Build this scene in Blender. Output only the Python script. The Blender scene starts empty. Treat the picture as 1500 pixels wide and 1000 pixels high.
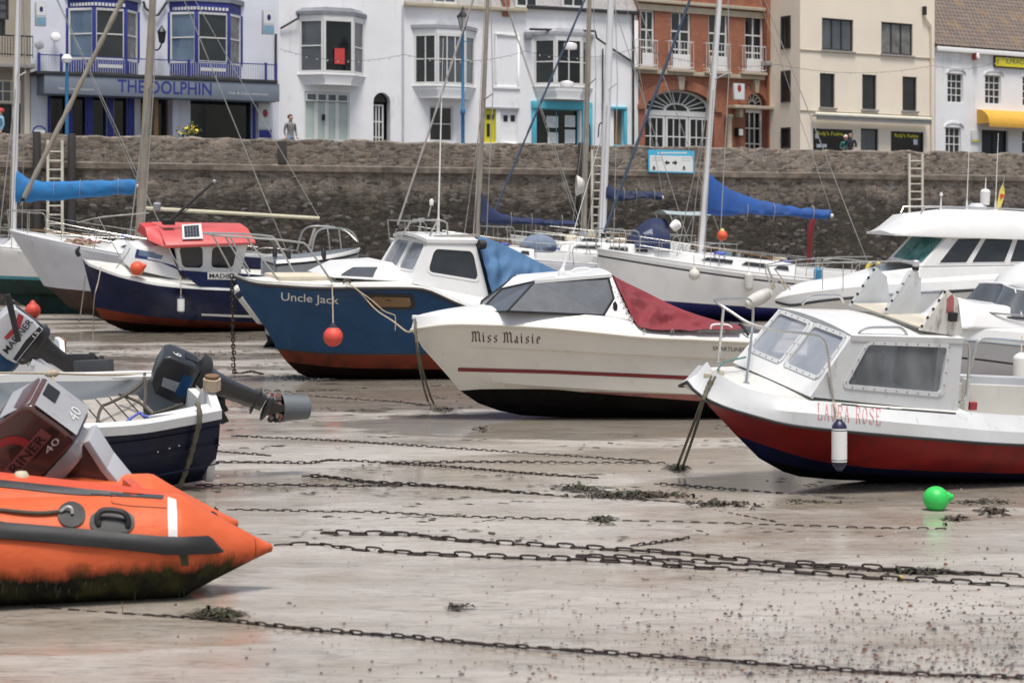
import bpy, bmesh, math, random
from mathutils import Vector, Matrix, noise as mnoise
from mathutils.bvhtree import BVHTree
R = math.radians
random.seed(7)
scene = bpy.context.scene
COL = scene.collection
V = Vector
# ---- camera constants: eye height, focal length and the photograph's own 1500 x 1000 grid (used to measure places on known planes)
EYE, FOC, CX, HZ = 2.0, 3000.0, 750.0, 362.0

def wpt(x, y, Y):
    """world point at distance Y seen at photo position (x, y)"""
    return V(((x - CX) * Y / FOC, Y, EYE - (y - HZ) * Y / FOC))

def gnd(x, y, z=0.0):
    Y = FOC * (EYE - z) / (y - HZ)
    return V(((x - CX) * Y / FOC, Y, z))

# ------------------------------------------------------------------ materials
MATS = {}

def _nt(name):
    m = bpy.data.materials.new(name)
    m.use_nodes = True
    nt = m.node_tree
    return m, nt, nt.nodes, nt.links, nt.nodes['Principled BSDF']

def mixc(N, L, fac, a, b):
    n = N.new('ShaderNodeMix'); n.data_type = 'RGBA'
    for sock, val in ((n.inputs[0], fac), (n.inputs[6], a), (n.inputs[7], b)):
        if hasattr(val, 'is_output'): L.new(val, sock)
        elif isinstance(val, (tuple, list)): sock.default_value = (*val[:3], 1)
        else: sock.default_value = val
    return n.outputs[2]

def ramp(N, L, src, p0, p1, v0=0.0, v1=1.0):
    n = N.new('ShaderNodeMapRange'); n.clamp = True
    n.inputs[1].default_value = p0; n.inputs[2].default_value = p1
    n.inputs[3].default_value = v0; n.inputs[4].default_value = v1
    L.new(src, n.inputs[0]); return n.outputs[0]

def coords(N, L, scale=(1, 1, 1), loc=(0, 0, 0), swap=False):
    tc = N.new('ShaderNodeTexCoord'); out = tc.outputs['Object']
    if swap:
        sp = N.new('ShaderNodeSeparateXYZ'); L.new(out, sp.inputs[0])
        cb = N.new('ShaderNodeCombineXYZ')
        L.new(sp.outputs[0], cb.inputs[0]); L.new(sp.outputs[2], cb.inputs[1]); L.new(sp.outputs[1], cb.inputs[2])
        out = cb.outputs[0]
    mp = N.new('ShaderNodeMapping'); L.new(out, mp.inputs[0])
    mp.inputs['Scale'].default_value = scale; mp.inputs['Location'].default_value = loc
    return mp.outputs[0]

def noise(N, L, vec, sc, det=4, rough=.55):
    n = N.new('ShaderNodeTexNoise'); L.new(vec, n.inputs['Vector'])
    n.inputs['Scale'].default_value = sc; n.inputs['Detail'].default_value = det; n.inputs['Roughness'].default_value = rough
    return n.outputs['Fac']

def bump(N, L, b, h, strength, dist=.01):
    n = N.new('ShaderNodeBump'); n.inputs['Strength'].default_value = strength; n.inputs['Distance'].default_value = dist
    L.new(h, n.inputs['Height']); L.new(n.outputs[0], b.inputs['Normal'])

def mat(name, col, rough=.5, metal=0., var=.12, sc=2.5, dirt=None, bmp=0., bsc=40., alpha=1., coat=0., trans=0., spec=.5, streak=.35):
    """weathered paint / cloth / metal. dirt = (colour, amount 0..1, scale) gives stains that run down"""
    m, nt, N, L, b = _nt(name)
    v = coords(N, L)
    n1 = noise(N, L, v, sc, 5)
    lo = tuple(c * (1 - var) for c in col); hi = tuple(min(1, c * (1 + var)) for c in col)
    c = mixc(N, L, ramp(N, L, n1, .3, .7), lo, hi)
    if dirt:
        v2 = coords(N, L, (1, 1, streak))
        n2 = noise(N, L, v2, dirt[2], 8, .65)
        f = ramp(N, L, n2, .66 - .25 * dirt[1], .80 - .1 * dirt[1], 0, min(1, .35 + dirt[1]))
        c = mixc(N, L, f, c, dirt[0])
    L.new(c, b.inputs['Base Color'])
    r = ramp(N, L, n1, .25, .75, max(.02, rough * .8), min(1, rough * 1.2)); L.new(r, b.inputs['Roughness'])
    b.inputs['Metallic'].default_value = metal
    b.inputs['Specular IOR Level'].default_value = spec
    if coat: b.inputs['Coat Weight'].default_value = coat; b.inputs['Coat Roughness'].default_value = .08
    if trans: b.inputs['Transmission Weight'].default_value = trans; b.inputs['IOR'].default_value = 1.45
    if alpha < 1: b.inputs['Alpha'].default_value = alpha
    if bmp: bump(N, L, b, noise(N, L, v, bsc, 4), bmp)
    MATS[name] = m; return m

def glass_pane(name, tint, alpha, rough=.03, haze=.1):
    """see-through plastic or glass: part tint, part clear, sky on it"""
    m, nt, N, L, b = _nt(name)
    v = coords(N, L, (1, 1, .5))
    n1 = noise(N, L, v, 5, 5)
    L.new(mixc(N, L, ramp(N, L, n1, .35, .7), tint, tuple(min(1, t + haze) for t in tint)), b.inputs['Base Color'])
    b.inputs['Roughness'].default_value = rough
    L.new(ramp(N, L, n1, .3, .75, max(0, alpha - haze), min(1, alpha + haze)), b.inputs['Alpha'])
    MATS[name] = m; return m

# ------------------------------------------------------------------ mesh builder
class MB:
    def __init__(s): s.v, s.f, s.m = [], [], []
    def add(s, vs, fs, m):
        o = len(s.v); s.v += [V(p) for p in vs]
        s.f += [tuple(i + o for i in f) for f in fs]; s.m += [m] * len(fs); return s
    def poly(s, pts, m): return s.add(pts, [tuple(range(len(pts)))], m)
    def prism(s, pts, vec, m, ms=None):
        n = len(pts); vec = V(vec); a = [V(p) for p in pts]; b = [p + vec for p in a]
        s.add(a, [tuple(range(n))], m); s.add(b, [tuple(reversed(range(n)))], m)
        return s.add(a + b, [(i, (i + 1) % n, n + (i + 1) % n, n + i) for i in range(n)], ms or m)
    def box(s, x0, x1, y0, y1, z0, z1, m, M=None):
        p = [V((x, y, z)) for z in (z0, z1) for y in (y0, y1) for x in (x0, x1)]
        if M: p = [M @ q for q in p]
        return s.add(p, [(0, 2, 3, 1), (4, 5, 7, 6), (0, 1, 5, 4), (2, 6, 7, 3), (0, 4, 6, 2), (1, 3, 7, 5)], m)
    def bar(s, a, b, w, h, m, up=V((0, 0, 1))):
        a, b = V(a), V(b); d = (b - a).normalized()
        if abs(d.dot(up)) > .98: up = V((0, 1, 0))
        sd = d.cross(up).normalized() * (w / 2); u = sd.cross(d).normalized() * (h / 2)
        p = [q + i * sd + j * u for q in (a, b) for i, j in ((-1, -1), (1, -1), (1, 1), (-1, 1))]
        return s.add(p, [(0, 1, 2, 3), (7, 6, 5, 4)] + [(i, 4 + i, 4 + (i + 1) % 4, (i + 1) % 4) for i in range(4)], m)
    def tube(s, pts, r, m, n=8, closed=False):
        pts = [V(p) for p in pts]; k = len(pts); rs = r if isinstance(r, (list, tuple)) else [r] * k
        ref = None; rows = []
        for i, p in enumerate(pts):
            a = pts[i - 1] if (i or closed) else p; b = pts[(i + 1) % k] if (i < k - 1 or closed) else p
            t = (b - a)
            t = t.normalized() if t.length > 1e-9 else V((0, 0, 1))
            if ref is None: ref = V((0, 0, 1)) if abs(t.z) < .9 else V((1, 0, 0))
            u = ref - t * ref.dot(t); u = u.normalized() if u.length > 1e-6 else t.orthogonal().normalized()
            w = t.cross(u); ref = u
            rows.append([p + rs[i] * (math.cos(2 * math.pi * j / n) * u + math.sin(2 * math.pi * j / n) * w) for j in range(n)])
        fs = []
        for i in range(k if closed else k - 1):
            i2 = (i + 1) % k
            for j in range(n): fs.append((i * n + j, i * n + (j + 1) % n, i2 * n + (j + 1) % n, i2 * n + j))
        if not closed: fs += [tuple(reversed(range(n))), tuple(range((k - 1) * n, k * n))]
        return s.add([q for r_ in rows for q in r_], fs, m)
    def lathe(s, prof, m, n=16, M=None):
        vs, fs = [], []
        for r, z in prof:
            for j in range(n):
                a = 2 * math.pi * j / n; vs.append(V((r * math.cos(a), r * math.sin(a), z)))
        for i in range(len(prof) - 1):
            for j in range(n): fs.append((i * n + j, i * n + (j + 1) % n, (i + 1) * n + (j + 1) % n, (i + 1) * n + j))
        fs += [tuple(reversed(range(n))), tuple(range((len(prof) - 1) * n, len(prof) * n))]
        if M: vs = [M @ q for q in vs]
        return s.add(vs, fs, m)
    def ball(s, c, r, m, n=14, k=9, sc=(1, 1, 1)):
        M = Matrix.Translation(V(c)) @ Matrix.Diagonal((*sc, 1))
        return s.lathe([(max(1e-4, r * math.sin(math.pi * i / k)), -r * math.cos(math.pi * i / k)) for i in range(k + 1)], m, n, M)
    def grid(s, rows, m, flip=False):
        k, n = len(rows), len(rows[0]); fs = []
        for i in range(k - 1):
            for j in range(n - 1): fs.append((i * n + j, i * n + j + 1, (i + 1) * n + j + 1, (i + 1) * n + j))
        return s.add([q for r in rows for q in r], fs, m)
    def loft(s, rings, m, cap=True):
        k, n = len(rings), len(rings[0]); fs = []
        for i in range(k - 1):
            for j in range(n): fs.append((i * n + j, i * n + (j + 1) % n, (i + 1) * n + (j + 1) % n, (i + 1) * n + j))
        if cap: fs += [tuple(reversed(range(n))), tuple(range((k - 1) * n, k * n))]
        return s.add([q for r in rings for q in r], fs, m)
    def puff(s, pts, axis, layers, m):
        """an outline given depth: layers = (offset along axis, scale about the centre)"""
        pts = [V(p) for p in pts]; c = sum(pts, V()) / len(pts); axis = V(axis).normalized()
        return s.loft([[c + (p - c) * k + axis * o for p in pts] for o, k in layers], m)
    def build(s, name, parent=None, label=None, cat=None, group=None, kind=None, origin=None, bev=0, seg=2, flat=False, angle=38, norm=True, mtx=None, sides=False):
        if sides:          # port and starboard pieces as two parts
            A = [MB(), MB()]
            for f, m in zip(s.f, s.m): k = A[sum(s.v[i].y for i in f) < 0]; k.add([s.v[i] for i in f], [tuple(range(len(f)))], m)
            for k in A[::-1]: o = k.build(name, parent, label, bev=bev, seg=seg, flat=flat, angle=angle, norm=norm)
            return o
        o0 = V(origin) if origin is not None else V()
        me = bpy.data.meshes.new(name); bm = bmesh.new()
        vs = [bm.verts.new(p - o0) for p in s.v]; slots = []
        for f, m in zip(s.f, s.m):
            try: fc = bm.faces.new([vs[i] for i in f])
            except ValueError: continue
            if m not in slots: slots.append(m)
            fc.material_index = slots.index(m); fc.smooth = not flat
        bmesh.ops.remove_doubles(bm, verts=bm.verts, dist=1e-5)
        if norm: bmesh.ops.recalc_face_normals(bm, faces=bm.faces)
        if bev:
            es = [e for e in bm.edges if len(e.link_faces) == 2 and e.calc_face_angle(0) > R(30)]
            bmesh.ops.bevel(bm, geom=es, offset=bev, segments=seg, affect='EDGES', clamp_overlap=True, profile=.6)
            for fc in bm.faces: fc.smooth = not flat
        bm.to_mesh(me); bm.free()
        for m in slots: me.materials.append(MATS[m])
        if not flat: me.set_sharp_from_angle(angle=R(angle))
        ob = bpy.data.objects.new(name, me); COL.objects.link(ob)
        if origin is not None: ob.location = o0
        if mtx is not None: ob.matrix_basis = mtx
        if parent: ob.parent = parent
        tag(ob, label, cat, group, kind); return ob

def tag(o, label=None, cat=None, group=None, kind=None):
    if label: o['label'] = label
    if cat: o['category'] = cat
    if group: o['group'] = group
    if kind: o['kind'] = kind
    return o

def thing(name, label, cat, mtx=None, group=None):
    o = bpy.data.objects.new(name, None); COL.objects.link(o); o.empty_display_size = .2
    if mtx is not None: o.matrix_basis = mtx if isinstance(mtx, Matrix) else Matrix.Translation(V(mtx))
    return tag(o, label, cat, group)

# ------------------------------------------------------------------ frames
class Frame:
    """a thing's own axes in the world; at() measures a local point on one of its planes along a sight line from the eye"""
    def __init__(s, M): s.M = M; s.I = M.inverted()
    def ray(s, x, y):
        c = s.I @ V((0, 0, EYE)); d = s.I.to_3x3() @ V(((x - CX) / FOC, 1, -(y - HZ) / FOC)); return c, d
    def at(s, x, y, yy=0.0):
        c, d = s.ray(x, y)
        if not callable(yy): return c + d * ((yy - c.y) / d.y)
        f = lambda t: (c + d * t).y - yy((c + d * t).x)
        Y0 = (s.M.translation - V((0, 0, EYE))).y
        t0, t1 = Y0 - 6, Y0 + 6; n = 240; best = None; prev = f(t0); tp = t0
        for i in range(1, n + 1):
            t = t0 + (t1 - t0) * i / n; v = f(t)
            if prev > 0 >= v:
                a, b = tp, t
                for _ in range(30):
                    m_ = (a + b) / 2
                    if f(m_) > 0: a = m_
                    else: b = m_
                return c + d * ((a + b) / 2)
            if best is None or abs(v) < best[0]: best = (abs(v), t)
            prev, tp = v, t
        return c + d * best[1]
    def atx(s, x, y, xx): c, d = s.ray(x, y); return c + d * ((xx - c.x) / d.x)
    def atz(s, x, y, zz): c, d = s.ray(x, y); return c + d * ((zz - c.z) / d.z)
    def tr(s, pts, yy=0.0): return [s.at(x, y, yy) for x, y in pts]

def boat_frame(x, y, yaw, roll=0, pitch=0, z=0.0):
    """bow towards -X turned `yaw` degrees to the viewer; +x forward, +y port (the viewer's side), roll>0 leans to port, pitch>0 bow up"""
    return Frame(Matrix.Translation(gnd(x, y, 0) + V((0, 0, z))) @ Matrix.Rotation(math.pi + R(yaw), 4, 'Z') @ Matrix.Rotation(R(-pitch), 4, 'Y') @ Matrix.Rotation(R(-roll), 4, 'X'))

def cr(pts, n):
    """smooth curve through the points, n samples evenly by length"""
    pts = [V(p) for p in pts]
    if len(pts) == 2: dense = [pts[0].lerp(pts[1], i / 40) for i in range(41)]
    else:
        P = [pts[0] * 2 - pts[1]] + pts + [pts[-1] * 2 - pts[-2]]; dense = []
        for i in range(1, len(P) - 2):
            p0, p1, p2, p3 = P[i - 1:i + 3]
            for k in range(16):
                t = k / 16
                dense.append(.5 * (2 * p1 + (p2 - p0) * t + (2 * p0 - 5 * p1 + 4 * p2 - p3) * t * t + (3 * p1 - p0 - 3 * p2 + p3) * t ** 3))
        dense.append(pts[-1])
    return even(dense, n)

def even(pts, n):
    ds = [0]
    for a, b in zip(pts, pts[1:]): ds.append(ds[-1] + (b - a).length)
    out = []; j = 0
    for i in range(n):
        d = ds[-1] * i / (n - 1)
        while j < len(ds) - 2 and ds[j + 1] < d: j += 1
        w = ds[j + 1] - ds[j]; out.append(pts[j].lerp(pts[j + 1], (d - ds[j]) / w if w > 1e-9 else 0))
    return out

def mir(p): return V((p.x, -p.y, p.z))

def hull_mb(rails, mats, mb=None, sub=2):
    """rails: port-side curves (same sample count) from the sheer down to the keel; mats: one per strip. Both sides and the transom."""
    mb = mb or MB()
    for a, b, m in zip(rails, rails[1:], mats):
        for fn in (lambda p: p, mir):
            mb.grid([[fn(a[i].lerp(b[i], k / sub)) for i in range(len(a))] for k in range(sub + 1)], m)
        mb.poly([a[-1], b[-1], mir(b[-1]), mir(a[-1])], m)
    return mb

def deck_mb(rail, m, mb=None, camber=.03, i0=0, i1=None, dz=0.0, k=6):
    mb = mb or MB(); i1 = i1 or len(rail)
    rows = []
    for p in rail[i0:i1]:
        rows.append([V((p.x, p.y * (1 - 2 * j / k), p.z + dz + camber * (1 - (1 - 2 * j / k) ** 2) * min(1, p.y * 2))) for j in range(k + 1)])
    return mb.grid(rows, m)

def bvh_of(mb): return BVHTree.FromPolygons([tuple(p) for p in mb.v], mb.f)

def on_side(bvh, x, z, off=.004, y0=4.0):
    h = bvh.ray_cast(V((x, y0, z)), V((0, -1, 0)))
    if h[0] is None: return None
    n = h[1]; n = n if n.y > 0 else -n
    return h[0] + n * off

# ------------------------------------------------------------------ lettering
def text2d(body, size=1.0, bold=0.0):
    c = bpy.data.curves.new('lettering', 'FONT'); c.body = body; c.size = size; c.offset = bold; c.resolution_u = 3
    o = bpy.data.objects.new('lettering', c); COL.objects.link(o)
    dg = bpy.context.evaluated_depsgraph_get(); dg.update()
    me = bpy.data.meshes.new_from_object(o.evaluated_get(dg))
    vs = [(v.co.x, v.co.y) for v in me.vertices]; fs = [tuple(p.vertices) for p in me.polygons]
    bpy.data.objects.remove(o); bpy.data.curves.remove(c); bpy.data.meshes.remove(me)
    if vs:
        x0 = min(v[0] for v in vs); x1 = max(v[0] for v in vs); y0 = min(v[1] for v in vs); y1 = max(v[1] for v in vs)
        vs = [((x - x0) / (x1 - x0), (y - y0) / (y1 - y0)) for x, y in vs]
    return vs, fs

def lay(mb, vf, fn, m):
    vs, fs = vf; pts = [fn(u, v) for u, v in vs]
    bad = {i for i, p in enumerate(pts) if p is None}
    fs = [f for f in fs if not bad & set(f)]
    pts = [p if p is not None else V() for p in pts]
    return mb.add(pts, fs, m)

def strokes2d(lines, nib):
    """broad-nib lettering: each polyline swept with a fixed nib vector, normalised 0..1"""
    vs, fs = [], []
    for ln in lines:
        for (a, b) in zip(ln, ln[1:]):
            o = len(vs); n = 4
            for i in range(n + 1):
                x = a[0] + (b[0] - a[0]) * i / n; y = a[1] + (b[1] - a[1]) * i / n
                vs += [(x - nib[0] / 2, y - nib[1] / 2), (x + nib[0] / 2, y + nib[1] / 2)]
            for i in range(n): fs.append((o + 2 * i, o + 2 * i + 2, o + 2 * i + 3, o + 2 * i + 1))
    return vs, fs
def quadmap(p00, p10, p11, p01):
    return lambda u, v: p00 * (1 - u) * (1 - v) + p10 * u * (1 - v) + p11 * u * v + p01 * (1 - u) * v

# ------------------------------------------------------------------ glazed panels used on houses and boats
def glazed(fm, gm, A, B, z0, z1, nx=1, ny=1, border=.07, bar=.035, thick=.06, mf='white_frame', mg='dark_glass', out=None):
    """frame + bars into fm, glass into gm. A,B: ends of the foot line, left to right as seen from outside"""
    A, B = V(A), V(B); d = B - A; w = d.length; d.normalize(); n = out or V((d.y, -d.x, 0))
    def bx(u0, u1, h0, h1, y0, y1, mb, m):
        p = [A + d * u + V((0, 0, h)) + n * y for h in (h0, h1) for y in (y0, y1) for u in (u0, u1)]
        mb.add(p, [(0, 2, 3, 1), (4, 5, 7, 6), (0, 1, 5, 4), (2, 6, 7, 3), (0, 4, 6, 2), (1, 3, 7, 5)], m)
    b = border
    bx(0, b, z0, z1, 0, thick, fm, mf); bx(w - b, w, z0, z1, 0, thick, fm, mf)
    bx(b, w - b, z0, z0 + b, 0, thick, fm, mf); bx(b, w - b, z1 - b, z1, 0, thick, fm, mf)
    for i in range(1, nx):
        u = b + (w - 2 * b) * i / nx; bx(u - bar / 2, u + bar / 2, z0 + b, z1 - b, .002, thick * .8, fm, mf)
    for i in range(1, ny):
        h = z0 + b + (z1 - z0 - 2 * b) * i / ny
        for k in range(nx):
            ua = b + (w - 2 * b) * k / nx + (bar / 2 if k else 0); ub = b + (w - 2 * b) * (k + 1) / nx - (bar / 2 if k < nx - 1 else 0)
            bx(ua, ub, h - bar / 2, h + bar / 2, .004, thick * .75, fm, mf)
    p = [A + d * u + V((0, 0, h)) + n * (thick * .25) for u, h in ((b * .8, z0 + b * .8), (w - b * .8, z0 + b * .8), (w - b * .8, z1 - b * .8), (b * .8, z1 - b * .8))]
    gm.poly(p, mg)
# ------------------------------------------------------------------ palette
GRIME = (.10, .085, .065); ALGAE = (.035, .04, .015); RUST = (.16, .06, .025)
mat('gel_white', (.68, .68, .675), .32, dirt=((.46, .43, .37), .2, 6), var=.05, coat=.2)
mat('gel_cream', (.62, .595, .535), .3, dirt=((.45, .42, .35), .15, 6), var=.05, coat=.25)
mat('worn_white', (.52, .53, .54), .45, dirt=((.27, .24, .20), .3, 9), var=.08)
mat('dirty_white', (.60, .59, .55), .55, dirt=((.12, .10, .08), .65, 16), var=.12)
mat('deck_white', (.58, .58, .55), .6, dirt=((.28, .25, .19), .45, 14), var=.1)
mat('frame_white', (.68, .68, .67), .4, var=.04)
mat('white_frame', (.80, .80, .80), .45, var=.05)
mat('hull_navy', (.008, .013, .050), .3, dirt=((.04, .04, .06), .25, 6), var=.3, spec=.2)
mat('hull_blue', (.012, .055, .135), .3, dirt=((.03, .075, .14), .3, 5), var=.15, spec=.25)
mat('hull_blue_dark', (.010, .014, .036), .4, spec=.2, dirt=((.03, .03, .03), .4, 5), var=.25)
mat('antifoul_red', (.17, .035, .018), .75, spec=.2, dirt=((.03, .02, .015), .6, 3.5), var=.25, bmp=.3)
mat('hull_red', (.20, .014, .013), .35, dirt=((.08, .018, .018), .5, 5), var=.3, spec=.2)
mat('antifoul_black', (.007, .006, .006), .8, dirt=((.022, .02, .016), .4, 7), var=.4, bmp=.5, spec=.08)
mat('antifoul_dark', (.018, .009, .007), .8, spec=.08, dirt=((.01, .01, .008), .6, 5), var=.4, bmp=.5)
mat('antifoul_navy', (.008, .010, .045), .7, spec=.15, dirt=((.012, .012, .012), .6, 4), var=.4, bmp=.3)
mat('antifoul_green', (.008, .030, .026), .8, dirt=((.01, .20, .22), .35, 2.2), var=.6, bmp=.6, streak=1.)
mat('boot_turquoise', (.05, .30, .40), .4, var=.1)
mat('boot_pink', (.34, .14, .13), .6, dirt=((.05, .04, .035), .6, 7), var=.2)
mat('stripe_maroon', (.16, .012, .014), .4, var=.1)
mat('stripe_dark', (.012, .014, .022), .4, var=.1)
mat('stripe_green', (.05, .20, .20), .4, var=.1)
mat('rubber_black', (.016, .016, .018), .6, var=.2)
mat('rubber_grey', (.045, .048, .055), .6, var=.15, dirt=((.10, .09, .08), .2, 9))
mat('grey_paint', (.27, .295, .32), .45, dirt=((.18, .18, .17), .3, 6), var=.08)
mat('grey_pale', (.50, .51, .55), .4, dirt=((.30, .28, .25), .3, 4), var=.06)
mat('brown_bottom', (.06, .035, .026), .8, dirt=((.02, .02, .015), .6, 3), var=.3, bmp=.4)
mat('steel', (.55, .55, .53), .28, metal=.9, var=.1)
mat('steel_dull', (.42, .42, .40), .4, metal=.6, var=.15, dirt=((.14, .08, .05), .2, 12))
mat('alloy', (.50, .51, .53), .42, metal=.35, var=.08, sc=1.2)
mat('alloy_white', (.66, .67, .69), .45, var=.06, sc=1.)
mat('wood_mast', (.28, .25, .21), .7, var=.15, dirt=((.14, .11, .08), .3, 5))
mat('boom_cream', (.52, .48, .36), .55, var=.1, dirt=((.25, .2, .13), .3, 4))
mat('wood_grey', (.34, .31, .28), .75, var=.2, sc=9, dirt=((.12, .10, .08), .3, 8))
mat('wood_brown', (.20, .11, .05), .6, var=.2)
mat('ply_cream', (.58, .52, .40), .65, var=.12, dirt=((.3, .22, .14), .3, 6))
mat('rope_tan', (.40, .33, .24), .9, var=.25, sc=60, bmp=.6, bsc=120)
mat('rope_dark', (.075, .065, .05), .9, var=.3, sc=40, bmp=.6, bsc=120)
mat('rope_weed', (.10, .095, .065), .9, var=.4, sc=14, bmp=.6, bsc=90)
mat('rope_green', (.10, .22, .20), .9, var=.3, sc=40, bmp=.6, bsc=120)
mat('rope_blue', (.08, .12, .45), .9, var=.3, sc=40)
mat('chain_iron', (.034, .025, .023), .75, metal=.25, var=.45, sc=25, dirt=((.10, .045, .025), .4, 30), bmp=.5, bsc=90)
mat('weed', (.026, .021, .011), .6, var=.5, sc=9, spec=.6)
mat('weed_green', (.030, .034, .012), .6, var=.5, sc=9)
mat('weed_brown', (.040, .024, .014), .55, var=.5, sc=9)
mat('pebble', (.12, .10, .095), .6, var=.5, sc=6)
mat('tarp_blue', (.055, .130, .25), .75, var=.14, sc=2, bmp=.25, bsc=8, dirt=((.15, .22, .32), .25, 4))
mat('tarp_red', (.19, .022, .030), .8, var=.16, sc=2, bmp=.25, bsc=8, dirt=((.12, .02, .025), .3, 4))
mat('sail_blue', (.016, .075, .28), .8, var=.2, sc=3, bmp=.4, bsc=9)
mat('sail_bright', (.016, .15, .38), .8, var=.18, sc=3, bmp=.4, bsc=9)
mat('sail_navy', (.012, .022, .07), .8, var=.25, sc=3, bmp=.4, bsc=9)
mat('furl_blue', (.045, .07, .115), .8, var=.2, sc=5)
mat('furl_grey', (.34, .32, .31), .8, var=.15, sc=5)
mat('canvas_grey', (.30, .36, .38), .8, var=.15, bmp=.3, bsc=9)
mat('cloth_blue_grey', (.16, .20, .28), .85, var=.2, bmp=.3, bsc=9)
mat('buoy_red', (.60, .065, .045), .55, var=.18, sc=5, dirt=((.26, .06, .04), .6, 9))
mat('buoy_orange', (.62, .085, .03), .5, var=.15, dirt=((.30, .06, .03), .4, 8))
mat('buoy_green', (.03, .52, .09), .42, var=.15, sc=9, dirt=((.04, .30, .06), .5, 14))
mat('fender_white', (.70, .70, .68), .4, var=.06, dirt=((.35, .33, .28), .25, 12))
mat('fender_dirty', (.55, .54, .50), .55, var=.1, dirt=((.2, .18, .14), .4, 9))
mat('fender_blue', (.04, .20, .36), .45, var=.1)
mat('fender_navy', (.012, .016, .05), .4, var=.15)
mat('rib_tube', (.72, .125, .030), .42, var=.07, dirt=((.42, .08, .03), .2, 7))
mat('rib_flange', (.60, .075, .025), .5, var=.12)
mat('rib_algae', (.010, .010, .006), .85, var=.6, sc=8, bmp=.6)
mat('cowl_brown', (.09, .042, .037), .3, var=.2, sc=1.6, coat=.3)
mat('cowl_brown_dark', (.040, .022, .018), .35, var=.2)
mat('cowl_silver', (.42, .42, .43), .35, metal=.3, var=.1, dirt=((.18, .17, .16), .3, 14))
mat('cowl_grey', (.50, .51, .54), .35, metal=.25, var=.08)
mat('cowl_black', (.018, .019, .022), .35, var=.25, coat=.2)
mat('decal_red', (.33, .035, .04), .4, var=.08)
mat('decal_pink', (.22, .075, .075), .4, var=.08)
mat('decal_white', (.60, .60, .58), .4, var=.05)
mat('decal_black', (.015, .012, .012), .5, var=.1)
mat('decal_maroon', (.055, .012, .014), .5, var=.1)
mat('decal_faded_red', (.45, .14, .14), .5, var=.25, sc=20)
mat('bucket', (.10, .115, .125), .55, var=.1)
mat('dark_glass', (.018, .021, .024), .06, var=.4, sc=.8, spec=.7)
mat('shop_glass', (.010, .012, .014), .06, var=.5, sc=.8, spec=.5)
mat('sky_glass', (.10, .15, .22), .05, var=.35, sc=.6, spec=.8)  # reflected sky put into the pane's base blue
mat('grey_glass', (.075, .085, .10), .06, var=.3, sc=.9, spec=.8)
mat('curtain_glass', (.17, .17, .165), .25, var=.35, sc=3)
mat('boat_glass', (.020, .022, .024), .08, var=.4, sc=3, spec=.6)
mat('screen_grey', (.085, .095, .11), .10, var=.25, sc=4, spec=.7)
glass_pane('perspex', (.50, .54, .62), .50, .12, .05)
glass_pane('perspex_clear', (.52, .56, .60), .24, .12, .08)
glass_pane('window_tint', (.42, .44, .50), .42, .06, .06)
glass_pane('green_tint', (.05, .22, .22), .72, .05, .12)
mat('interior_dark', (.05, .05, .055), .8, var=.3)
mat('roof_red', (.50, .085, .085), .5, var=.06, dirt=((.5, .15, .15), .2, 5))
mat('roof_red_shaded', (.52, .045, .05), .5, var=.08)  # roof red darkened: the front facet's shade put into the colour
mat('solar', (.02, .022, .04), .2, var=.2)
mat('skin', (.50, .28, .20), .6, var=.08)
mat('hair_dark', (.03, .02, .015), .8, var=.2)
mat('hair_white', (.6, .58, .55), .8, var=.1)
mat('cloth_grey', (.20, .19, .19), .9, var=.12)
mat('cloth_jean', (.22, .30, .42), .9, var=.12)
mat('cloth_dark', (.02, .022, .035), .9, var=.2)
mat('cloth_teal', (.03, .16, .14), .9, var=.15)
mat('cloth_sky', (.18, .33, .45), .9, var=.12)
mat('cap_red', (.5, .05, .05), .8, var=.1)
# houses
mat('stucco_white', (.80, .80, .82), .85, var=.05, sc=.8, dirt=((.50, .49, .46), .42, 1.3), bmp=.15, bsc=18)
mat('stucco_lilac', (.68, .70, .78), .85, var=.05, sc=.8, dirt=((.40, .41, .46), .2, 1.4), bmp=.15, bsc=18)
mat('stucco_beige', (.36, .32, .26), .85, var=.1, sc=1.2, dirt=((.2, .17, .13), .35, 1.5), bmp=.2, bsc=18)
mat('stucco_cream', (.80, .71, .59), .85, var=.04, sc=.7, dirt=((.42, .35, .25), .14, 1.2), bmp=.12, bsc=18)
mat('trim_white', (.82, .82, .82), .6, var=.04)
mat('trim_grey', (.33, .34, .37), .7, var=.1)
mat('stone_sill', (.30, .28, .27), .85, var=.12)
mat('stone_trim', (.44, .38, .29), .85, var=.12, dirt=((.2, .16, .12), .3, 3))
mat('pub_blue', (.020, .030, .22), .5, var=.12)
mat('pub_blue_deep', (.012, .018, .13), .5, var=.12)
mat('fascia_grey', (.17, .20, .25), .6, var=.06, dirt=((.16, .17, .2), .25, 2))
mat('turquoise', (.085, .44, .58), .55, var=.07)
mat('lamp_blue', (.03, .15, .32), .45, var=.1)
mat('door_yellow', (.62, .55, .03), .45, var=.06)
mat('sign_yellow', (.72, .63, .03), .5, var=.05)
mat('lead_grey', (.20, .21, .24), .7, var=.15)
mat('slate', (.30, .29, .29), .8, var=.2, sc=6)
mat('pipe_dark', (.03, .03, .033), .5, var=.2)
mat('iron_black', (.014, .014, .016), .5, var=.2)
mat('door_dark', (.016, .018, .026), .4, var=.2)
mat('door_mint', (.45, .52, .48), .5, var=.08)
mat('awning_yellow', (.62, .34, .045), .75, var=.08, sc=3)
mat('awning_cream', (.60, .58, .48), .7, var=.08)
mat('awning_grey', (.16, .16, .16), .8, var=.2, sc=8)
mat('sign_cyan', (.05, .42, .68), .5, var=.04)
mat('sign_pale', (.66, .68, .68), .5, var=.05)
mat('poster', (.62, .66, .70), .6, var=.2, sc=9)
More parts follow.
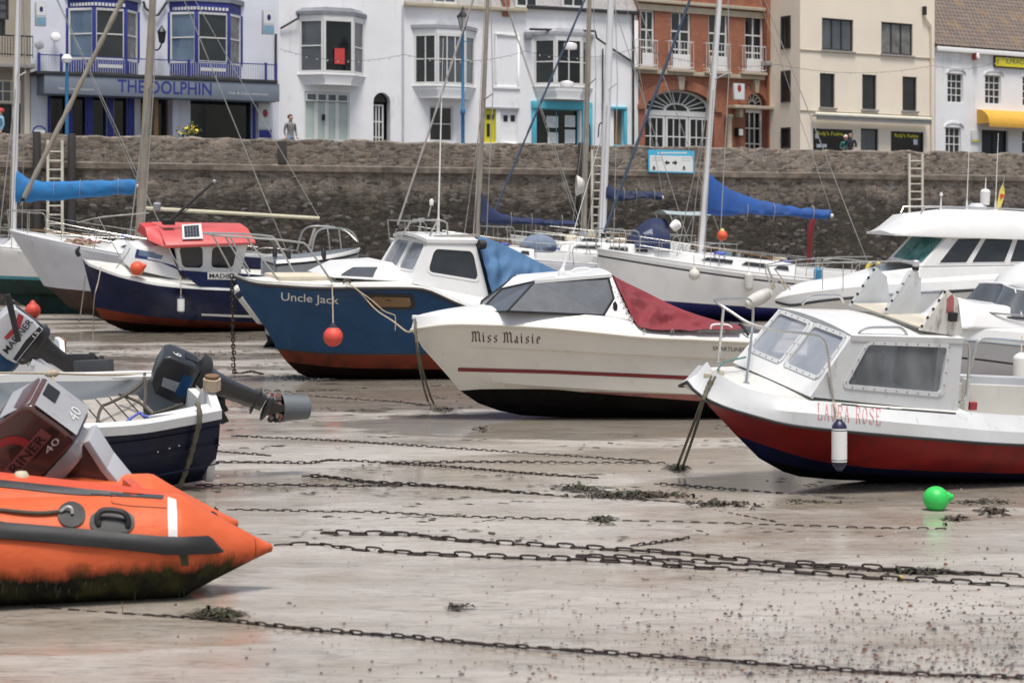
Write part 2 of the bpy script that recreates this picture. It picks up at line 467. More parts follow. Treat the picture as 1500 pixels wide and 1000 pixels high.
mat('poster_red', (.55, .05, .05), .6, var=.15, sc=7)
mat('flower_yellow', (.70, .50, .03), .8, var=.2, sc=20)
mat('leaf', (.04, .07, .02), .8, var=.4, sc=20)
mat('lamp_glass', (.55, .56, .55), .3, var=.1)
mat('ladder_pale', (.56, .54, .47), .6, var=.12, dirt=((.25, .2, .15), .4, 6))
mat('ladder_dark', (.035, .033, .033), .8, var=.3, dirt=((.06, .055, .04), .4, 3))
mat('asphalt', (.09, .09, .09), .9, var=.2)
mat('flag_yellow', (.66, .54, .12), .8, var=.1)
mat('flag_red', (.55, .05, .05), .8, var=.1)

def brick_mat():
    m, nt, N, L, b = _nt('brick_red'); v = coords(N, L, swap=True)
    t = N.new('ShaderNodeTexBrick'); L.new(v, t.inputs['Vector'])
    t.inputs['Color1'].default_value = (.36, .105, .048, 1); t.inputs['Color2'].default_value = (.26, .07, .035, 1); t.inputs['Mortar'].default_value = (.30, .20, .14, 1)
    t.inputs['Scale'].default_value = 1.; t.inputs['Brick Width'].default_value = .23; t.inputs['Row Height'].default_value = .078; t.inputs['Mortar Size'].default_value = .010
    n = noise(N, L, v, 1.6, 6)
    L.new(mixc(N, L, ramp(N, L, n, .45, .75, 0, .55), t.outputs['Color'], (.22, .075, .045)), b.inputs['Base Color'])
    b.inputs['Roughness'].default_value = .85; bump(N, L, b, t.outputs['Fac'], -.25); MATS['brick_red'] = m
brick_mat()

def tile_mat():
    m, nt, N, L, b = _nt('roof_tiles'); tc = N.new('ShaderNodeTexCoord'); v = tc.outputs['Object']
    t = N.new('ShaderNodeTexBrick'); L.new(v, t.inputs['Vector'])
    t.inputs['Color1'].default_value = (.20, .155, .13, 1); t.inputs['Color2'].default_value = (.145, .12, .105, 1); t.inputs['Mortar'].default_value = (.045, .035, .03, 1)
    t.inputs['Scale'].default_value = 1.; t.inputs['Brick Width'].default_value = .26; t.inputs['Row Height'].default_value = .31; t.inputs['Mortar Size'].default_value = .035; t.inputs['Mortar Smooth'].default_value = .6
    n = noise(N, L, v, .9, 8, .7)
    c = mixc(N, L, ramp(N, L, n, .52, .68, 0, .7), t.outputs['Color'], (.27, .17, .06))
    n2 = noise(N, L, v, 2.2, 6, .7)
    c = mixc(N, L, ramp(N, L, n2, .58, .7, 0, .5), c, (.27, .09, .06))
    L.new(c, b.inputs['Base Color']); b.inputs['Roughness'].default_value = .9; bump(N, L, b, t.outputs['Fac'], -.6, .03); MATS['roof_tiles'] = m
tile_mat()

def wall_mat():
    """rubble harbour wall: stones, pale mortar, lime streaks under the ledge, tide-darkened foot"""
    m, nt, N, L, b = _nt('harbour_stone')
    tc = N.new('ShaderNodeTexCoord'); sp = N.new('ShaderNodeSeparateXYZ'); L.new(tc.outputs['Object'], sp.inputs[0])
    z = sp.outputs[2]
    v = coords(N, L, (3.8, 3.8, 9.0), swap=False)
    wob = noise(N, L, coords(N, L), 2.6, 5, .65)
    va = N.new('ShaderNodeVectorMath'); va.operation = 'ADD'; L.new(v, va.inputs[0])
    cb = N.new('ShaderNodeCombineXYZ'); L.new(wob, cb.inputs[0]); L.new(wob, cb.inputs[2]); L.new(cb.outputs[0], va.inputs[1])
    def voro(feat, sc):
        t = N.new('ShaderNodeTexVoronoi'); t.feature = feat; t.inputs['Scale'].default_value = sc; L.new(va.outputs[0], t.inputs['Vector']); return t
    cell = voro('F1', 1.15); edge = voro('DISTANCE_TO_EDGE', 1.15)
    hs = N.new('ShaderNodeSeparateColor'); L.new(cell.outputs['Color'], hs.inputs[0])
    up = mixc(N, L, hs.outputs[0], (.058, .047, .038), (.31, .258, .212))
    up = mixc(N, L, ramp(N, L, hs.outputs[1], .86, .99, 0, .7), up, (.15, .085, .06))
    up = mixc(N, L, ramp(N, L, hs.outputs[2], .80, .95), up, (.22, .20, .19))
    lo = mixc(N, L, hs.outputs[0], (.004, .0034, .003), (.075, .060, .049))
    lo = mixc(N, L, ramp(N, L, hs.outputs[1], .86, .97), lo, (.16, .145, .14))
    zz = N.new('ShaderNodeMath'); zz.operation = 'ADD'; L.new(z, zz.inputs[0]); nz = noise(N, L, coords(N, L, (.7, .7, .7)), 1.0, 6, .65)
    nm = ramp(N, L, nz, .2, .8, -.9, .9); L.new(nm, zz.inputs[1])
    low = ramp(N, L, zz.outputs[0], 3.6, 4.6)
    c = mixc(N, L, low, lo, up)
    mort = ramp(N, L, edge.outputs['Distance'], .015, .06)
    c = mixc(N, L, mort, mixc(N, L, low, (.006, .005, .0045), (.20, .17, .145)), c)
    # lime that has run down from the ledge
    lime = noise(N, L, coords(N, L, (1.2, 1.2, .45)), 1.6, 7, .7)
    band = ramp(N, L, z, 3.5, 4.6); band2 = ramp(N, L, z, 4.55, 4.75, 1, 0)
    mm = N.new('ShaderNodeMath'); mm.operation = 'MULTIPLY'; L.new(band, mm.inputs[0]); L.new(band2, mm.inputs[1])
    m2 = N.new('ShaderNodeMath'); m2.operation = 'MULTIPLY'; L.new(mm.outputs[0], m2.inputs[0]); L.new(ramp(N, L, lime, .52, .66, 0, .75), m2.inputs[1])
    c = mixc(N, L, m2.outputs[0], c, (.34, .31, .27))
    big = noise(N, L, coords(N, L, (.25, .25, .5)), 1., 5, .6)
    c = mixc(N, L, ramp(N, L, big, .45, .72, 0, .5), c, (.060, .052, .034))
    fine = noise(N, L, coords(N, L), 13, 9, .78)
    c = mixc(N, L, ramp(N, L, fine, .50, .62, 0, .6), c, (.03, .026, .022))
    c = mixc(N, L, ramp(N, L, noise(N, L, coords(N, L, (1, 1, 1.6)), 5, 8, .78), .60, .72, 0, .5), c, (.30, .27, .235))
    L.new(c, b.inputs['Base Color']); b.inputs['Roughness'].default_value = .85
    h = N.new('ShaderNodeMath'); h.operation = 'MULTIPLY_ADD'; L.new(ramp(N, L, edge.outputs['Distance'], 0, .16), h.inputs[0]); h.inputs[1].default_value = 1.; L.new(fine, h.inputs[2])
    bump(N, L, b, h.outputs[0], .3, .04); MATS['harbour_stone'] = m
wall_mat()
mat('ledge_stone', (.16, .135, .112), .9, var=.45, sc=2.2, dirt=((.06, .05, .04), .75, 1.6), bmp=.6, bsc=6, streak=1)

def sand_mat():
    POOLS = [(*gnd(x, y)[:2], rx, ry) for x, y, rx, ry in ((850, 622, 3.0, 1.9), (1330, 718, 2.6, 1.3), (150, 900, 1.5, 1.1), (560, 572, 3.6, 3.6), (250, 492, 4, 3), (270, 706, 1.4, 1.2))]
    m, nt, N, L, b = _nt('wet_sand')
    geo = N.new('ShaderNodeNewGeometry'); pos = geo.outputs['Position']
    def mp(sc, loc=(0, 0, 0), rot=0.):
        n = N.new('ShaderNodeMapping'); L.new(pos, n.inputs[0]); n.inputs['Scale'].default_value = sc; n.inputs['Location'].default_value = loc; n.inputs['Rotation'].default_value = (0, 0, R(rot)); return n.outputs[0]
    def mul(a, k):
        n = N.new('ShaderNodeMath'); n.operation = 'MULTIPLY'; L.new(a, n.inputs[0])
        if hasattr(k, 'is_output'): L.new(k, n.inputs[1])
        else: n.inputs[1].default_value = k
        return n.outputs[0]
    big = noise(N, L, mp((.20, .42, 1), (2, 5, 0), -8), 1.0, 7, .66)
    mid = noise(N, L, mp((.8, 1.9, 1), (3, 7, 0), -6), 1.3, 10, .72)
    fine = noise(N, L, mp((2.4, 8, 1), (1, 2, 0), -5), 1.6, 8, .70)
    grain = noise(N, L, mp((1, 1, 1)), 70, 5, .75)
    silt = noise(N, L, mp((.75, 3.0, 1), (9, 1, 0), -5), 1.2, 11, .74)
    film = ramp(N, L, big, .42, .58)
    wob = noise(N, L, mp((.8, 2.2, 1)), 1., 5, .6)
    for x, y, rx, ry in POOLS:
        vm = N.new('ShaderNodeVectorMath'); vm.operation = 'MULTIPLY'; L.new(mp((1, 1, 1), (-x, -y, 0)), vm.inputs[0]); vm.inputs[1].default_value = (1 / rx, 1 / ry, 0)
        ln = N.new('ShaderNodeVectorMath'); ln.operation = 'LENGTH'; L.new(vm.outputs[0], ln.inputs[0]); ad = N.new('ShaderNodeMath'); ad.operation = 'MULTIPLY_ADD'; L.new(wob, ad.inputs[0]); ad.inputs[1].default_value = .9; L.new(ln.outputs['Value'], ad.inputs[2])
        m_ = N.new('ShaderNodeMath'); m_.operation = 'MAXIMUM'; L.new(film, m_.inputs[0]); L.new(ramp(N, L, ad.outputs[0], 1.48, 1.36), m_.inputs[1]); film = m_.outputs[0]
    c = mixc(N, L, ramp(N, L, mid, .34, .66), (.350, .315, .275), (.470, .435, .395))
    c = mixc(N, L, mul(film, ramp(N, L, mid, .35, .65, .65, .15)), c, (.23, .178, .118))
    c = mixc(N, L, ramp(N, L, fine, .56, .70, 0, .5), c, (.15, .13, .115))
    c = mixc(N, L, ramp(N, L, silt, .57, .68, 0, .55), c, (.095, .082, .073))
    sp = N.new('ShaderNodeSeparateXYZ'); L.new(pos, sp.inputs[0])
    far = ramp(N, L, sp.outputs[1], 19, 42)
    drt = noise(N, L, mp((.7, 1.8, 1), (4, 4, 0)), 1.6, 9, .74)
    c = mixc(N, L, mul(far, ramp(N, L, drt, .49, .60, 0, .8)), c, (.085, .072, .045))
    c = mixc(N, L, ramp(N, L, grain, .56, .72, 0, .5), c, (.17, .13, .11))
    for sc_, lo_, hi_, k in (((.35, 1.5, 1), .003, .014, .42), ((1.1, 3.4, 1), .003, .013, .36)):      # thin drainage lines
        q = N.new('ShaderNodeMath'); q.operation = 'SUBTRACT'; L.new(noise(N, L, mp(sc_, (5, 3, 0), -4), 1.3, 6, .55), q.inputs[0]); q.inputs[1].default_value = .5
        a_ = N.new('ShaderNodeMath'); a_.operation = 'ABSOLUTE'; L.new(q.outputs[0], a_.inputs[0]); c = mixc(N, L, ramp(N, L, a_.outputs[0], lo_, hi_, k, 0), c, (.12, .10, .085))
    L.new(c, b.inputs['Base Color'])
    rr = N.new('ShaderNodeMath'); rr.operation = 'SUBTRACT'; rr.use_clamp = True
    L.new(ramp(N, L, mid, .25, .8, .52, .26), rr.inputs[0]); L.new(mul(film, .32), rr.inputs[1])
    mx = N.new('ShaderNodeMath'); mx.operation = 'MAXIMUM'; L.new(rr.outputs[0], mx.inputs[0]); mx.inputs[1].default_value = .07
    L.new(mx.outputs[0], b.inputs['Roughness'])
    hh = N.new('ShaderNodeMath'); hh.operation = 'MULTIPLY_ADD'; L.new(fine, hh.inputs[0]); hh.inputs[1].default_value = .5; L.new(mid, hh.inputs[2])
    n = N.new('ShaderNodeBump'); n.inputs['Distance'].default_value = .05; L.new(ramp(N, L, film, 0, 1, .22, .03), n.inputs['Strength']); L.new(hh.outputs[0], n.inputs['Height'])
    n2 = N.new('ShaderNodeBump'); n2.inputs['Distance'].default_value = .004; L.new(ramp(N, L, film, 0, 1, .35, .05), n2.inputs['Strength']); L.new(grain, n2.inputs['Height']); L.new(n.outputs[0], n2.inputs['Normal']); L.new(n2.outputs[0], b.inputs['Normal'])
    MATS['wet_sand'] = m
sand_mat()
# ------------------------------------------------------------------ ground, street, harbour wall
def ground():
    mb = MB(); rnd = random.Random(3)
    xs = [-260, -120, -60] + [-40 + 1.0 * i for i in range(81)] + [60, 120, 260]
    ys = [-60, -20, 0] + [4 + .5 * i for i in range(60)] + [34 + 1.5 * i for i in range(40)] + [120, 300]
    def h(x, y):
        a = .5 * math.sin(x * .9 + y * .35) + .5 * math.sin(x * .37 - y * .8 + 1) + .4 * math.sin(y * 1.7 + .4 * math.sin(x * .5))
        return .012 * a * (1 if 4 < y < 90 else 0)
    mb.grid([[V((x, y, h(x, y))) for x in xs] for y in ys], 'wet_sand')
    mb.build('beach_sand', kind='structure', angle=180)
ground()

A_, B_ = V((-17.5, 70, 0)), V((21.25, 85, 0)); WD = (B_ - A_).normalized(); WALL_TOP = 5.94; STREET = 5.15
WF = Frame(Matrix(((WD.x, -WD.y, 0, A_.x), (WD.y, WD.x, 0, A_.y), (0, 0, 1, 0), (0, 0, 0, 1))))
MB().box(-45, 100, .45, 70, -.5, STREET, 'asphalt').build('street', kind='structure', mtx=WF.M)

def harbour_wall():
    root = thing('harbour_wall', 'long rubble stone harbour wall darkened by the tide below its pale ledge', 'wall', WF.M)
    rnd = random.Random(5); mb = MB()
    us = [-45 + .42 * i for i in range(int(145 / .42))]
    zs = [-.4, 0, .5, 1, 1.5, 2, 2.5, 3, 3.5, 4, 4.4, 4.72]
    mb.grid([[V((u, rnd.uniform(-.025, .025) - .10 * (1 - z / 5), z)) for u in us] for z in zs], 'harbour_stone')
    top = [WALL_TOP - .05 + rnd.uniform(-.05, .05) for _ in us]
    mb.grid([[V((u, -.02 + rnd.uniform(-.02, .02), 4.95)) for u in us], [V((u, rnd.uniform(-.03, .03), 5.4)) for u in us], [V((u, rnd.uniform(-.03, .03), t - .06)) for u, t in zip(us, top)],
             [V((u, .05, t)) for u, t in zip(us, top)], [V((u, .38, t)) for u, t in zip(us, top)], [V((u, .43, t - .06)) for u, t in zip(us, top)], [V((u, .44, 4.7)) for u in us]], 'harbour_stone')
    mb.build('stonework', root, angle=30)
    lg = MB()
    lg.grid([[V((u, -.02, 4.70)) for u in us], [V((u, -.13 + rnd.uniform(-.02, .02), 4.73)) for u in us], [V((u, -.14 + rnd.uniform(-.02, .02), 4.92)) for u in us], [V((u, 0, 4.97 + rnd.uniform(-.015, .015))) for u in us]], 'ledge_stone')
    lg.build('ledge', root)
    pl = MB()
    for x in (413,):
        p = WF.at(x, 210); pl.box(p.x - .16, p.x + .16, -.10, -.035, 4.98, 5.8, 'ladder_dark')
    pl.build('pilaster', root, bev=.03)
harbour_wall()

def ladder(x0, x1, ytop, label, m='ladder_pale', hoop=False, lo=.3):
    a, b = WF.at(x0, ytop, -.3), WF.at(x1, ytop, -.3); zt = a.z
    root = thing('wall_ladder', label, 'ladder', WF.M @ Matrix.Translation(V(((a.x + b.x) / 2, -.3, lo))), 'ladders on the harbour wall')
    w = (b.x - a.x) / 2; h = zt - lo
    for s in (-1, 1):
        MB().bar((s * w, 0, 0), (s * w, 0, h), .09, .06, m, up=V((0, 1, 0))).build('side_rail', root)
    n = int(h / .31)
    for i in range(n):
        z = .12 + i * .31; MB().tube([(-w, 0, z), (w, 0, z)], .024, m if z > 1.6 else 'ladder_dark', 6).build('rung', root)
    for s in (-1, 1):
        for z in (h - .5, h - 2.6):
            MB().bar((s * w, 0, z), (s * w, .3, z), .05, .04, 'ladder_dark').build('bracket', root)
    if hoop:
        for s in (-1, 1):
            MB().tube(cr([(s * w * 1.25, .05, h - .1), (s * w * 1.3, 0, h + .5), (s * w * 1.2, .12, h + .95), (s * w * 1.1, .5, h + 1.0), (s * w * 1.1, .62, h + .5)], 14), .028, 'iron_black', 6).build('grab_rail', root)
ladder(70, 91, 205, 'pale ladder between two dark timber piles on the stone wall', lo=.2)
ladder(867, 885, 219, 'pale ladder with black hooped handrails beside the turquoise shop', hoop=True)
ladder(1332, 1351, 225, 'tall pale ladder below the fudge shop window', lo=.4)

def pile(x0, x1, ytop, label):
    a, b = WF.at(x0, ytop, -.35), WF.at(x1, ytop, -.35); r = (b.x - a.x) / 2
    rnd = random.Random(x0)
    mb = MB(); mb.lathe([(r * rnd.uniform(.96, 1.04), z) for z in [0, .8, 1.6, 2.4, 3.2, 4.0, 4.8, a.z - .04]] + [(r * .9, a.z)], 'ladder_dark', 12)
    mb.build('timber_pile', label=label, cat='pile', group='dark piles on the harbour wall', mtx=WF.M @ Matrix.Translation(V(((a.x + b.x) / 2, -.35, 0))))
pile(48, 60, 193, 'dark timber pile on the side of the pale ladder near the beige house')
pile(99, 111, 196, 'dark timber pile on the pub side of the pale ladder')
pile(847, 858, 209, 'dark timber pile next to the hooped ladder')

# ---- direction board on the wall
def dir_board():
    y = -.2; f = lambda px, py, yy=y: WF.at(px, py, yy)
    c = f(983, 237); root = thing('direction_sign', 'white harbour direction board with cyan header and two black arrows', 'sign', WF.M @ Matrix.Translation(c))
    q = lambda px, py, d: f(px, py, y - d) - c
    a = [q(950, 219, 0), q(1017, 221, 0), q(1016.5, 254, 0), q(950, 252, 0)]
    MB().prism(a, (0, .06, 0), 'sign_cyan').build('board', root)
    MB().poly([q(952, 227.5, .004), q(1015, 229, .004), q(1015, 252.3, .004), q(952, 250.3, .004)], 'sign_pale').build('panel', root)
    for s in (-1, 1):
        x = 983 + s * 5.2; yy = 238.5
        p = [(x + s * 4.2, yy), (x + s * .5, yy - 4), (x + s * .5, yy - 1.6), (x - s * 3.2, yy - 1.6), (x - s * 3.2, yy + 1.6), (x + s * .5, yy + 1.6), (x + s * .5, yy + 4)]
        MB().poly([q(*t, .008) for t in p], 'decal_black').build('arrow', root)
    mk = MB()
    for x in (958, 1002):
        mk.poly([q(x, 242, .008), q(x - 2.3, 247, .008), q(x + 2.3, 247, .008)], 'decal_black'); mk.poly([q(x - 2.6, 247.6, .008), q(x + 2.6, 247.6, .008), q(x + 1.6, 249, .008), q(x - 1.6, 249, .008)], 'decal_black')
    mk.build('boat_symbol', root)
    ln = MB()
    rr = random.Random(2)
    for x0, x1, yy in ((956, 966, 231.2), (956, 969, 234.8), (998, 1011, 232), (999, 1010, 235.6)):
        x = x0
        while x < x1:
            w = rr.uniform(1, 2.4); ln.poly([q(x, yy - .6, .008), q(x + w, yy - .6, .008), q(x + w, yy + .5, .008), q(x, yy + .5, .008)], 'trim_grey'); x += w + .6
    x = 963
    while x < 1004:
        w = rr.uniform(1.4, 3); ln.poly([q(x, 222.8, .004), q(x + w, 222.8, .004), q(x + w, 225.4, .004), q(x, 225.4, .004)], 'sign_pale'); x += w + .7
    ln.build('small_print', root)
dir_board()
# ------------------------------------------------------------------ the row of houses
class House:
    def __init__(s, name, label, xl, Yl, xr, Yr, cat='building'):
        a = wpt(xl, HZ, Yl); b = wpt(xr, HZ, Yr); a.z = b.z = STREET; d = (b - a).normalized(); s.w = (b - a).length
        s.fr = Frame(Matrix(((d.x, -d.y, 0, a.x), (d.y, d.x, 0, a.y), (0, 0, 1, a.z), (0, 0, 0, 1))))
        s.root = thing(name, label, cat, s.fr.M); s.holes = []
    def p(s, x, y, yy=0.): return s.fr.at(x, y, yy)
    def rect(s, x0, y0, x1, y1, yy=0.):
        a = s.p(x0, y0, yy); b = s.p(x1, y0, yy); c = s.p(x0, y1, yy); return a.x, b.x, c.z, a.z
    def part(s, mb, name, parent=None, label=None, **k): return mb.build(name, parent or s.root, label, **k)
    def window(s, r, nx=2, ny=2, mf='white_frame', mg='dark_glass', depth=.13, border=.07, bar=.04, name='window', sill=None, label=None, hole=True):
        u0, u1, z0, z1 = s.rect(*r)
        if hole: s.holes.append((u0, u1, max(z0, 0), z1))
        fm, gm = MB(), MB(); glazed(fm, gm, (u0 + .003, depth, 0), (u1 - .003, depth, 0), max(z0, 0) + .003, z1 - .003, nx, ny, border, bar, .06, mf, mg, V((0, -1, 0)))
        w = s.part(fm, name, label=label); s.part(gm, 'pane', w)
        if sill: s.part(MB().box(u0 - .08, u1 + .08, -.09, depth, z0 - .09, z0 - .004, sill), 'sill', w, bev=.01)
        return w
    def box(s, x0, y0, x1, y1, d0, d1, m, name, parent=None, bev=.012, label=None):
        """box on the facade, from d0 to d1 in front of it"""
        u0, u1, z0, z1 = s.rect(x0, y0, x1, y1, -d1); return s.part(MB().box(u0, u1, -d1, -d0, z0, z1, m), name, parent, label, bev=bev)
    def wall(s, top, m, deep=7., name='wall', reveal=.16, below=0.):
        mb = MB(); us = sorted({0., s.w} | {u for h in s.holes for u in h[:2]}); zs = sorted({below, top} | {z for h in s.holes for z in h[2:]})
        us = [u for u in us if 0 <= u <= s.w]
        inside = lambda u, z: any(h[0] - 1e-6 < u < h[1] + 1e-6 and h[2] - 1e-6 < z < h[3] + 1e-6 for h in s.holes)
        for i in range(len(us) - 1):
            for j in range(len(zs) - 1):
                if not inside((us[i] + us[i + 1]) / 2, (zs[j] + zs[j + 1]) / 2):
                    mb.poly([(us[i], 0, zs[j]), (us[i + 1], 0, zs[j]), (us[i + 1], 0, zs[j + 1]), (us[i], 0, zs[j + 1])], m)
        for u0, u1, z0, z1 in s.holes:
            for p in (((u0, z0), (u0, z1)), ((u0, z1), (u1, z1)), ((u1, z1), (u1, z0)), ((u1, z0), (u0, z0))):
                (a, b), (c, d) = p; mb.poly([(a, 0, b), (c, 0, d), (c, reveal, d), (a, reveal, b)], m)
        mb.poly([(0, 0, below), (0, deep, below), (0, deep, top), (0, 0, top)], m); mb.poly([(s.w, 0, below), (s.w, deep, below), (s.w, deep, top), (s.w, 0, top)], m)
        mb.poly([(0, deep, below), (s.w, deep, below), (s.w, deep, top), (0, deep, top)], m); mb.poly([(0, 0, top), (s.w, 0, top), (s.w, deep, top), (0, deep, top)], m)
        s.top = top; return s.part(mb, name, flat=True)
    def room(s, m='interior_dark'):
        return s.part(MB().box(.15, s.w - .15, 1.2, 1.3, .05, s.top - .1, m), 'inner_wall')
    def roof(s, top, m, rise=2.6, deep=7., over=.25):
        mb = MB(); o = over
        f = [(-.02, -o, top), (s.w + .02, -o, top), (s.w + .02, deep / 2, top + rise), (-.02, deep / 2, top + rise)]
        mb.prism([V(q) for q in f], (0, 0, .12), m)
        mb.prism([V(q) for q in [(-.02, deep + o, top), (s.w + .02, deep + o, top), (s.w + .02, deep / 2 + .003, top + rise - .003), (-.02, deep / 2 + .003, top + rise - .003)]], (0, 0, .12), m)
        for u in (.05, s.w - .05): mb.prism([V((u, 0, top)), V((u, deep, top)), V((u, deep / 2, top + rise))], (.04, 0, 0), 'stucco_beige')
        return s.part(mb, 'roof')
    def bay(s, xs, ytop, ybot, depth, ywin0, ywin1, spec, mbody, mf, mg, cap='lead_grey', base=None, name='bay_window', hood=.14, posts=None):
        """canted bay: xs = four photo columns of its plan corners; spec = (nx, ny) per side"""
        P = [s.p(xs[0], ytop), s.p(xs[1], ytop, -depth), s.p(xs[2], ytop, -depth), s.p(xs[3], ytop)]; zt = s.p(xs[1], ytop, -depth).z; zb = s.p(xs[1], ybot, -depth).z
        w0 = s.p(xs[1], ywin0, -depth).z; w1 = s.p(xs[1], ywin1, -depth).z
        pl = [V((q.x, q.y, 0)) for q in P]
        body = MB()
        body.prism([q + V((0, 0, zb)) for q in pl], (0, 0, w1 - zb), mbody)
        b = s.part(body, name, bev=.01); s.part(MB().prism([q + V((0, 0, w0)) for q in pl], (0, 0, zt - w0), mbody), 'head', b, bev=.01)
        for k in range(3):
            A, B = pl[k], pl[k + 1]; d = (B - A).normalized(); n = V((d.y, -d.x, 0))
            fm, gm = MB(), MB()
            A2, B2 = A - n * .055 + d * .012, B - n * .055 - d * .012
            glazed(fm, gm, A2, B2, w1 + .003, w0 - .003, *spec[k], border=.09, bar=.045, thick=.06, mf=mf[k] if isinstance(mf, (list, tuple)) else mf, mg=mg[k] if isinstance(mg, (list, tuple)) else mg, out=n)
            f = s.part(fm, 'sash', b); s.part(gm, 'pane', b)
        if posts:
            for q in pl: s.part(MB().box(q.x - .07, q.x + .07, q.y - .03, q.y + .09, w1 + .004, w0 - .004, posts), 'corner_post', b, bev=.01)
        c = sum(pl, V()) / 4
        big = [c + (q - c) * 1.10 for q in pl]; big[0].y = big[3].y = 0
        cp = MB(); top2 = [c + (q - c) * .9 for q in pl]; top2[0].y = top2[3].y = 0
        cp.prism([q + V((0, 0, zt)) for q in big], (0, 0, hood), cap)
        cp.loft([[q + V((0, 0, zt + hood + .001)) for q in big], [q + V((0, 0, zt + hood + .16)) for q in top2]], cap)
        s.part(cp, 'bay_roof', b)
        if base:
            sm = [c + (q - c) * .86 for q in pl]; sm[0].y = sm[3].y = 0
            mb = MB(); mb.loft([[q + V((0, 0, zb - .001)) for q in pl], [q + V((0, 0, zb - .22)) for q in sm], [q + V((0, 0, zb - .34)) for q in sm]], base); s.part(mb, 'corbel', b)
            lip = [c + (q - c) * 1.06 for q in pl]; lip[0].y = lip[3].y = 0
            s.part(MB().prism([q + V((0, 0, w1 - .10)) for q in lip], (0, 0, .08), base), 'sill', b, bev=.01)
        return b
    def letters(s, body, x0, ytop, x1, ybot, d, m, name='lettering', bold=.0, parent=None, vf=None):
        a, b = s.p(x0, ybot, -d), s.p(x1, ybot, -d); zt = s.p(x0, ytop, -d).z
        f = quadmap(V((a.x, -d, a.z)), V((b.x, -d, a.z)), V((b.x, -d, zt)), V((a.x, -d, zt)))
        return s.part(lay(MB(), vf or text2d(body, 1, bold), f, m), name, parent, flat=True)

def FY(x): return 77 * math.exp(.00016 * x)

# ---------- beige house at the edge
h = House('beige_house', 'beige rendered house with iron balcony at the edge of the row', -140, FY(-140), 45, FY(45))
h.window((-14, -12, 13, 28), 2, 3, 'pipe_dark', 'grey_glass'); h.window((-8, 28, 8, 52), 1, 1, 'pipe_dark'); h.window((-10, 116, 32, 150), 3, 2, 'stucco_cream', 'grey_glass')
h.window((-10, 152, 30, 196), 3, 1, 'door_dark', 'shop_glass'); h.window((-90, 10, -50, 60), 2, 2); h.window((-90, 116, -50, 190), 2, 2)
h.wall(8.8, 'stucco_beige'); h.roof(8.8, 'slate'); h.room()
bal = h.box(-120, 86, 52, 93, 0, .8, 'stone_sill', 'balcony')
rl = MB(); a, b = h.p(-118, 54, -.75), h.p(48, 54, -.75); zb = h.p(48, 86, -.75).z
rl.bar((a.x, -.75, b.z), (b.x, -.75, b.z), .05, .05, 'iron_black'); rl.bar((a.x, -.75, zb + .12), (b.x, -.75, zb + .12), .04, .04, 'iron_black')
n = 40
for i in range(n + 1): u = a.x + (b.x - a.x) * i / n; rl.tube([(u, -.75, zb + .01), (u, -.75, b.z)], .014, 'iron_black', 5)
h.part(rl, 'balcony_railing', bal)
h.box(36, 96, 44, 200, 0, .10, 'stucco_cream', 'pilaster'); h.box(-20, 96, 44, 101, 0, .14, 'stone_trim', 'cornice')

# ---------- the pub
h = House('pub_building', 'white public house with royal blue bay windows above a grey fascia', 45, FY(45), 408, FY(408)); PUB = h
sp = [(1, 2), (1, 2), (1, 2)]
for xs, yt, yb, w0, w1 in (([99, 138, 184, 202], -2, 105, 11, 87), ([248, 288, 335, 353], 2, 110, 17, 92)):
    b = h.bay(xs, yt, yb, .75, w0, w1, sp, 'pub_blue', ['frame_white'] * 3, ['sky_glass', 'dark_glass', 'curtain_glass'], cap='lead_grey', hood=.18, posts='pub_blue')
    dn = MB(); A, B = h.p(xs[1], w0 - 5, -.78), h.p(xs[2], w0 - 5, -.78)
    for i in range(9): u = A.x + (B.x - A.x) * (i + .5) / 9; dn.box(u - .045, u + .045, -.80, -.752, A.z - .06, A.z + .06, 'frame_white')
    A2, B2 = h.p(xs[0] + 3, w0 - 5, 0), h.p(xs[1], w0 - 5, -.75)
    for i in range(8):
        q = V((A2.x, 0, A.z)).lerp(V((A.x, -.75, A.z)), (i + .6) / 8); dd = (V((A.x, -.75, 0)) - V((A2.x, 0, 0))).normalized(); nn = V((dd.y, -dd.x, 0)) * .05
        dn.prism([q - dd * .045 + V((0, 0, -.06)), q + dd * .045 + V((0, 0, -.06)), q + dd * .045 + V((0, 0, .06)), q - dd * .045 + V((0, 0, .06))], nn, 'frame_white')
    h.part(dn, 'dentil_band', b)
    u0, u1, z0, z1 = h.rect(xs[1] + 6, w1 + 7, xs[2] - 4, yb - 6, -.753); h.part(MB().box(u0, u1, -.765, -.752, z0, z1, 'frame_white'), 'apron_panel', b)
# balcony and fascia
bal = h.box(54, 103.5, 407, 108.5, 0, 1.15, 'pipe_dark', 'balcony')
rl = MB(); a, b = h.p(57, 80, -1.1), h.p(404, 80, -1.1); zt = a.z; zb = h.p(57, 103.5, -1.15).z + .005
rl.bar((a.x, -1.1, zt), (b.x, -1.1, zt), .035, .035, 'pub_blue')
for i in range(101): u = a.x + (b.x - a.x) * i / 100; rl.tube([(u, -1.1, zb), (u, -1.1, zt)], .013, 'grey_pale', 4)
for t in (0, .09, .355, .62, .955, 1.): u = a.x + (b.x - a.x) * t; rl.box(u - .045, u + .045, -1.15, -1.05, zb, zt + .06, 'pub_blue')
h.part(rl, 'balcony_railing', bal)
fa = h.box(65, 109.5, 409.5, 137, .02, 1.12, 'fascia_grey', 'fascia')
vf = text2d('THE DOLPHIN', 1, .012); ft = h.letters('THE DOLPHIN', 172.5, 116.3, 310, 135.3, 1.126, 'pub_blue', parent=fa, vf=vf)
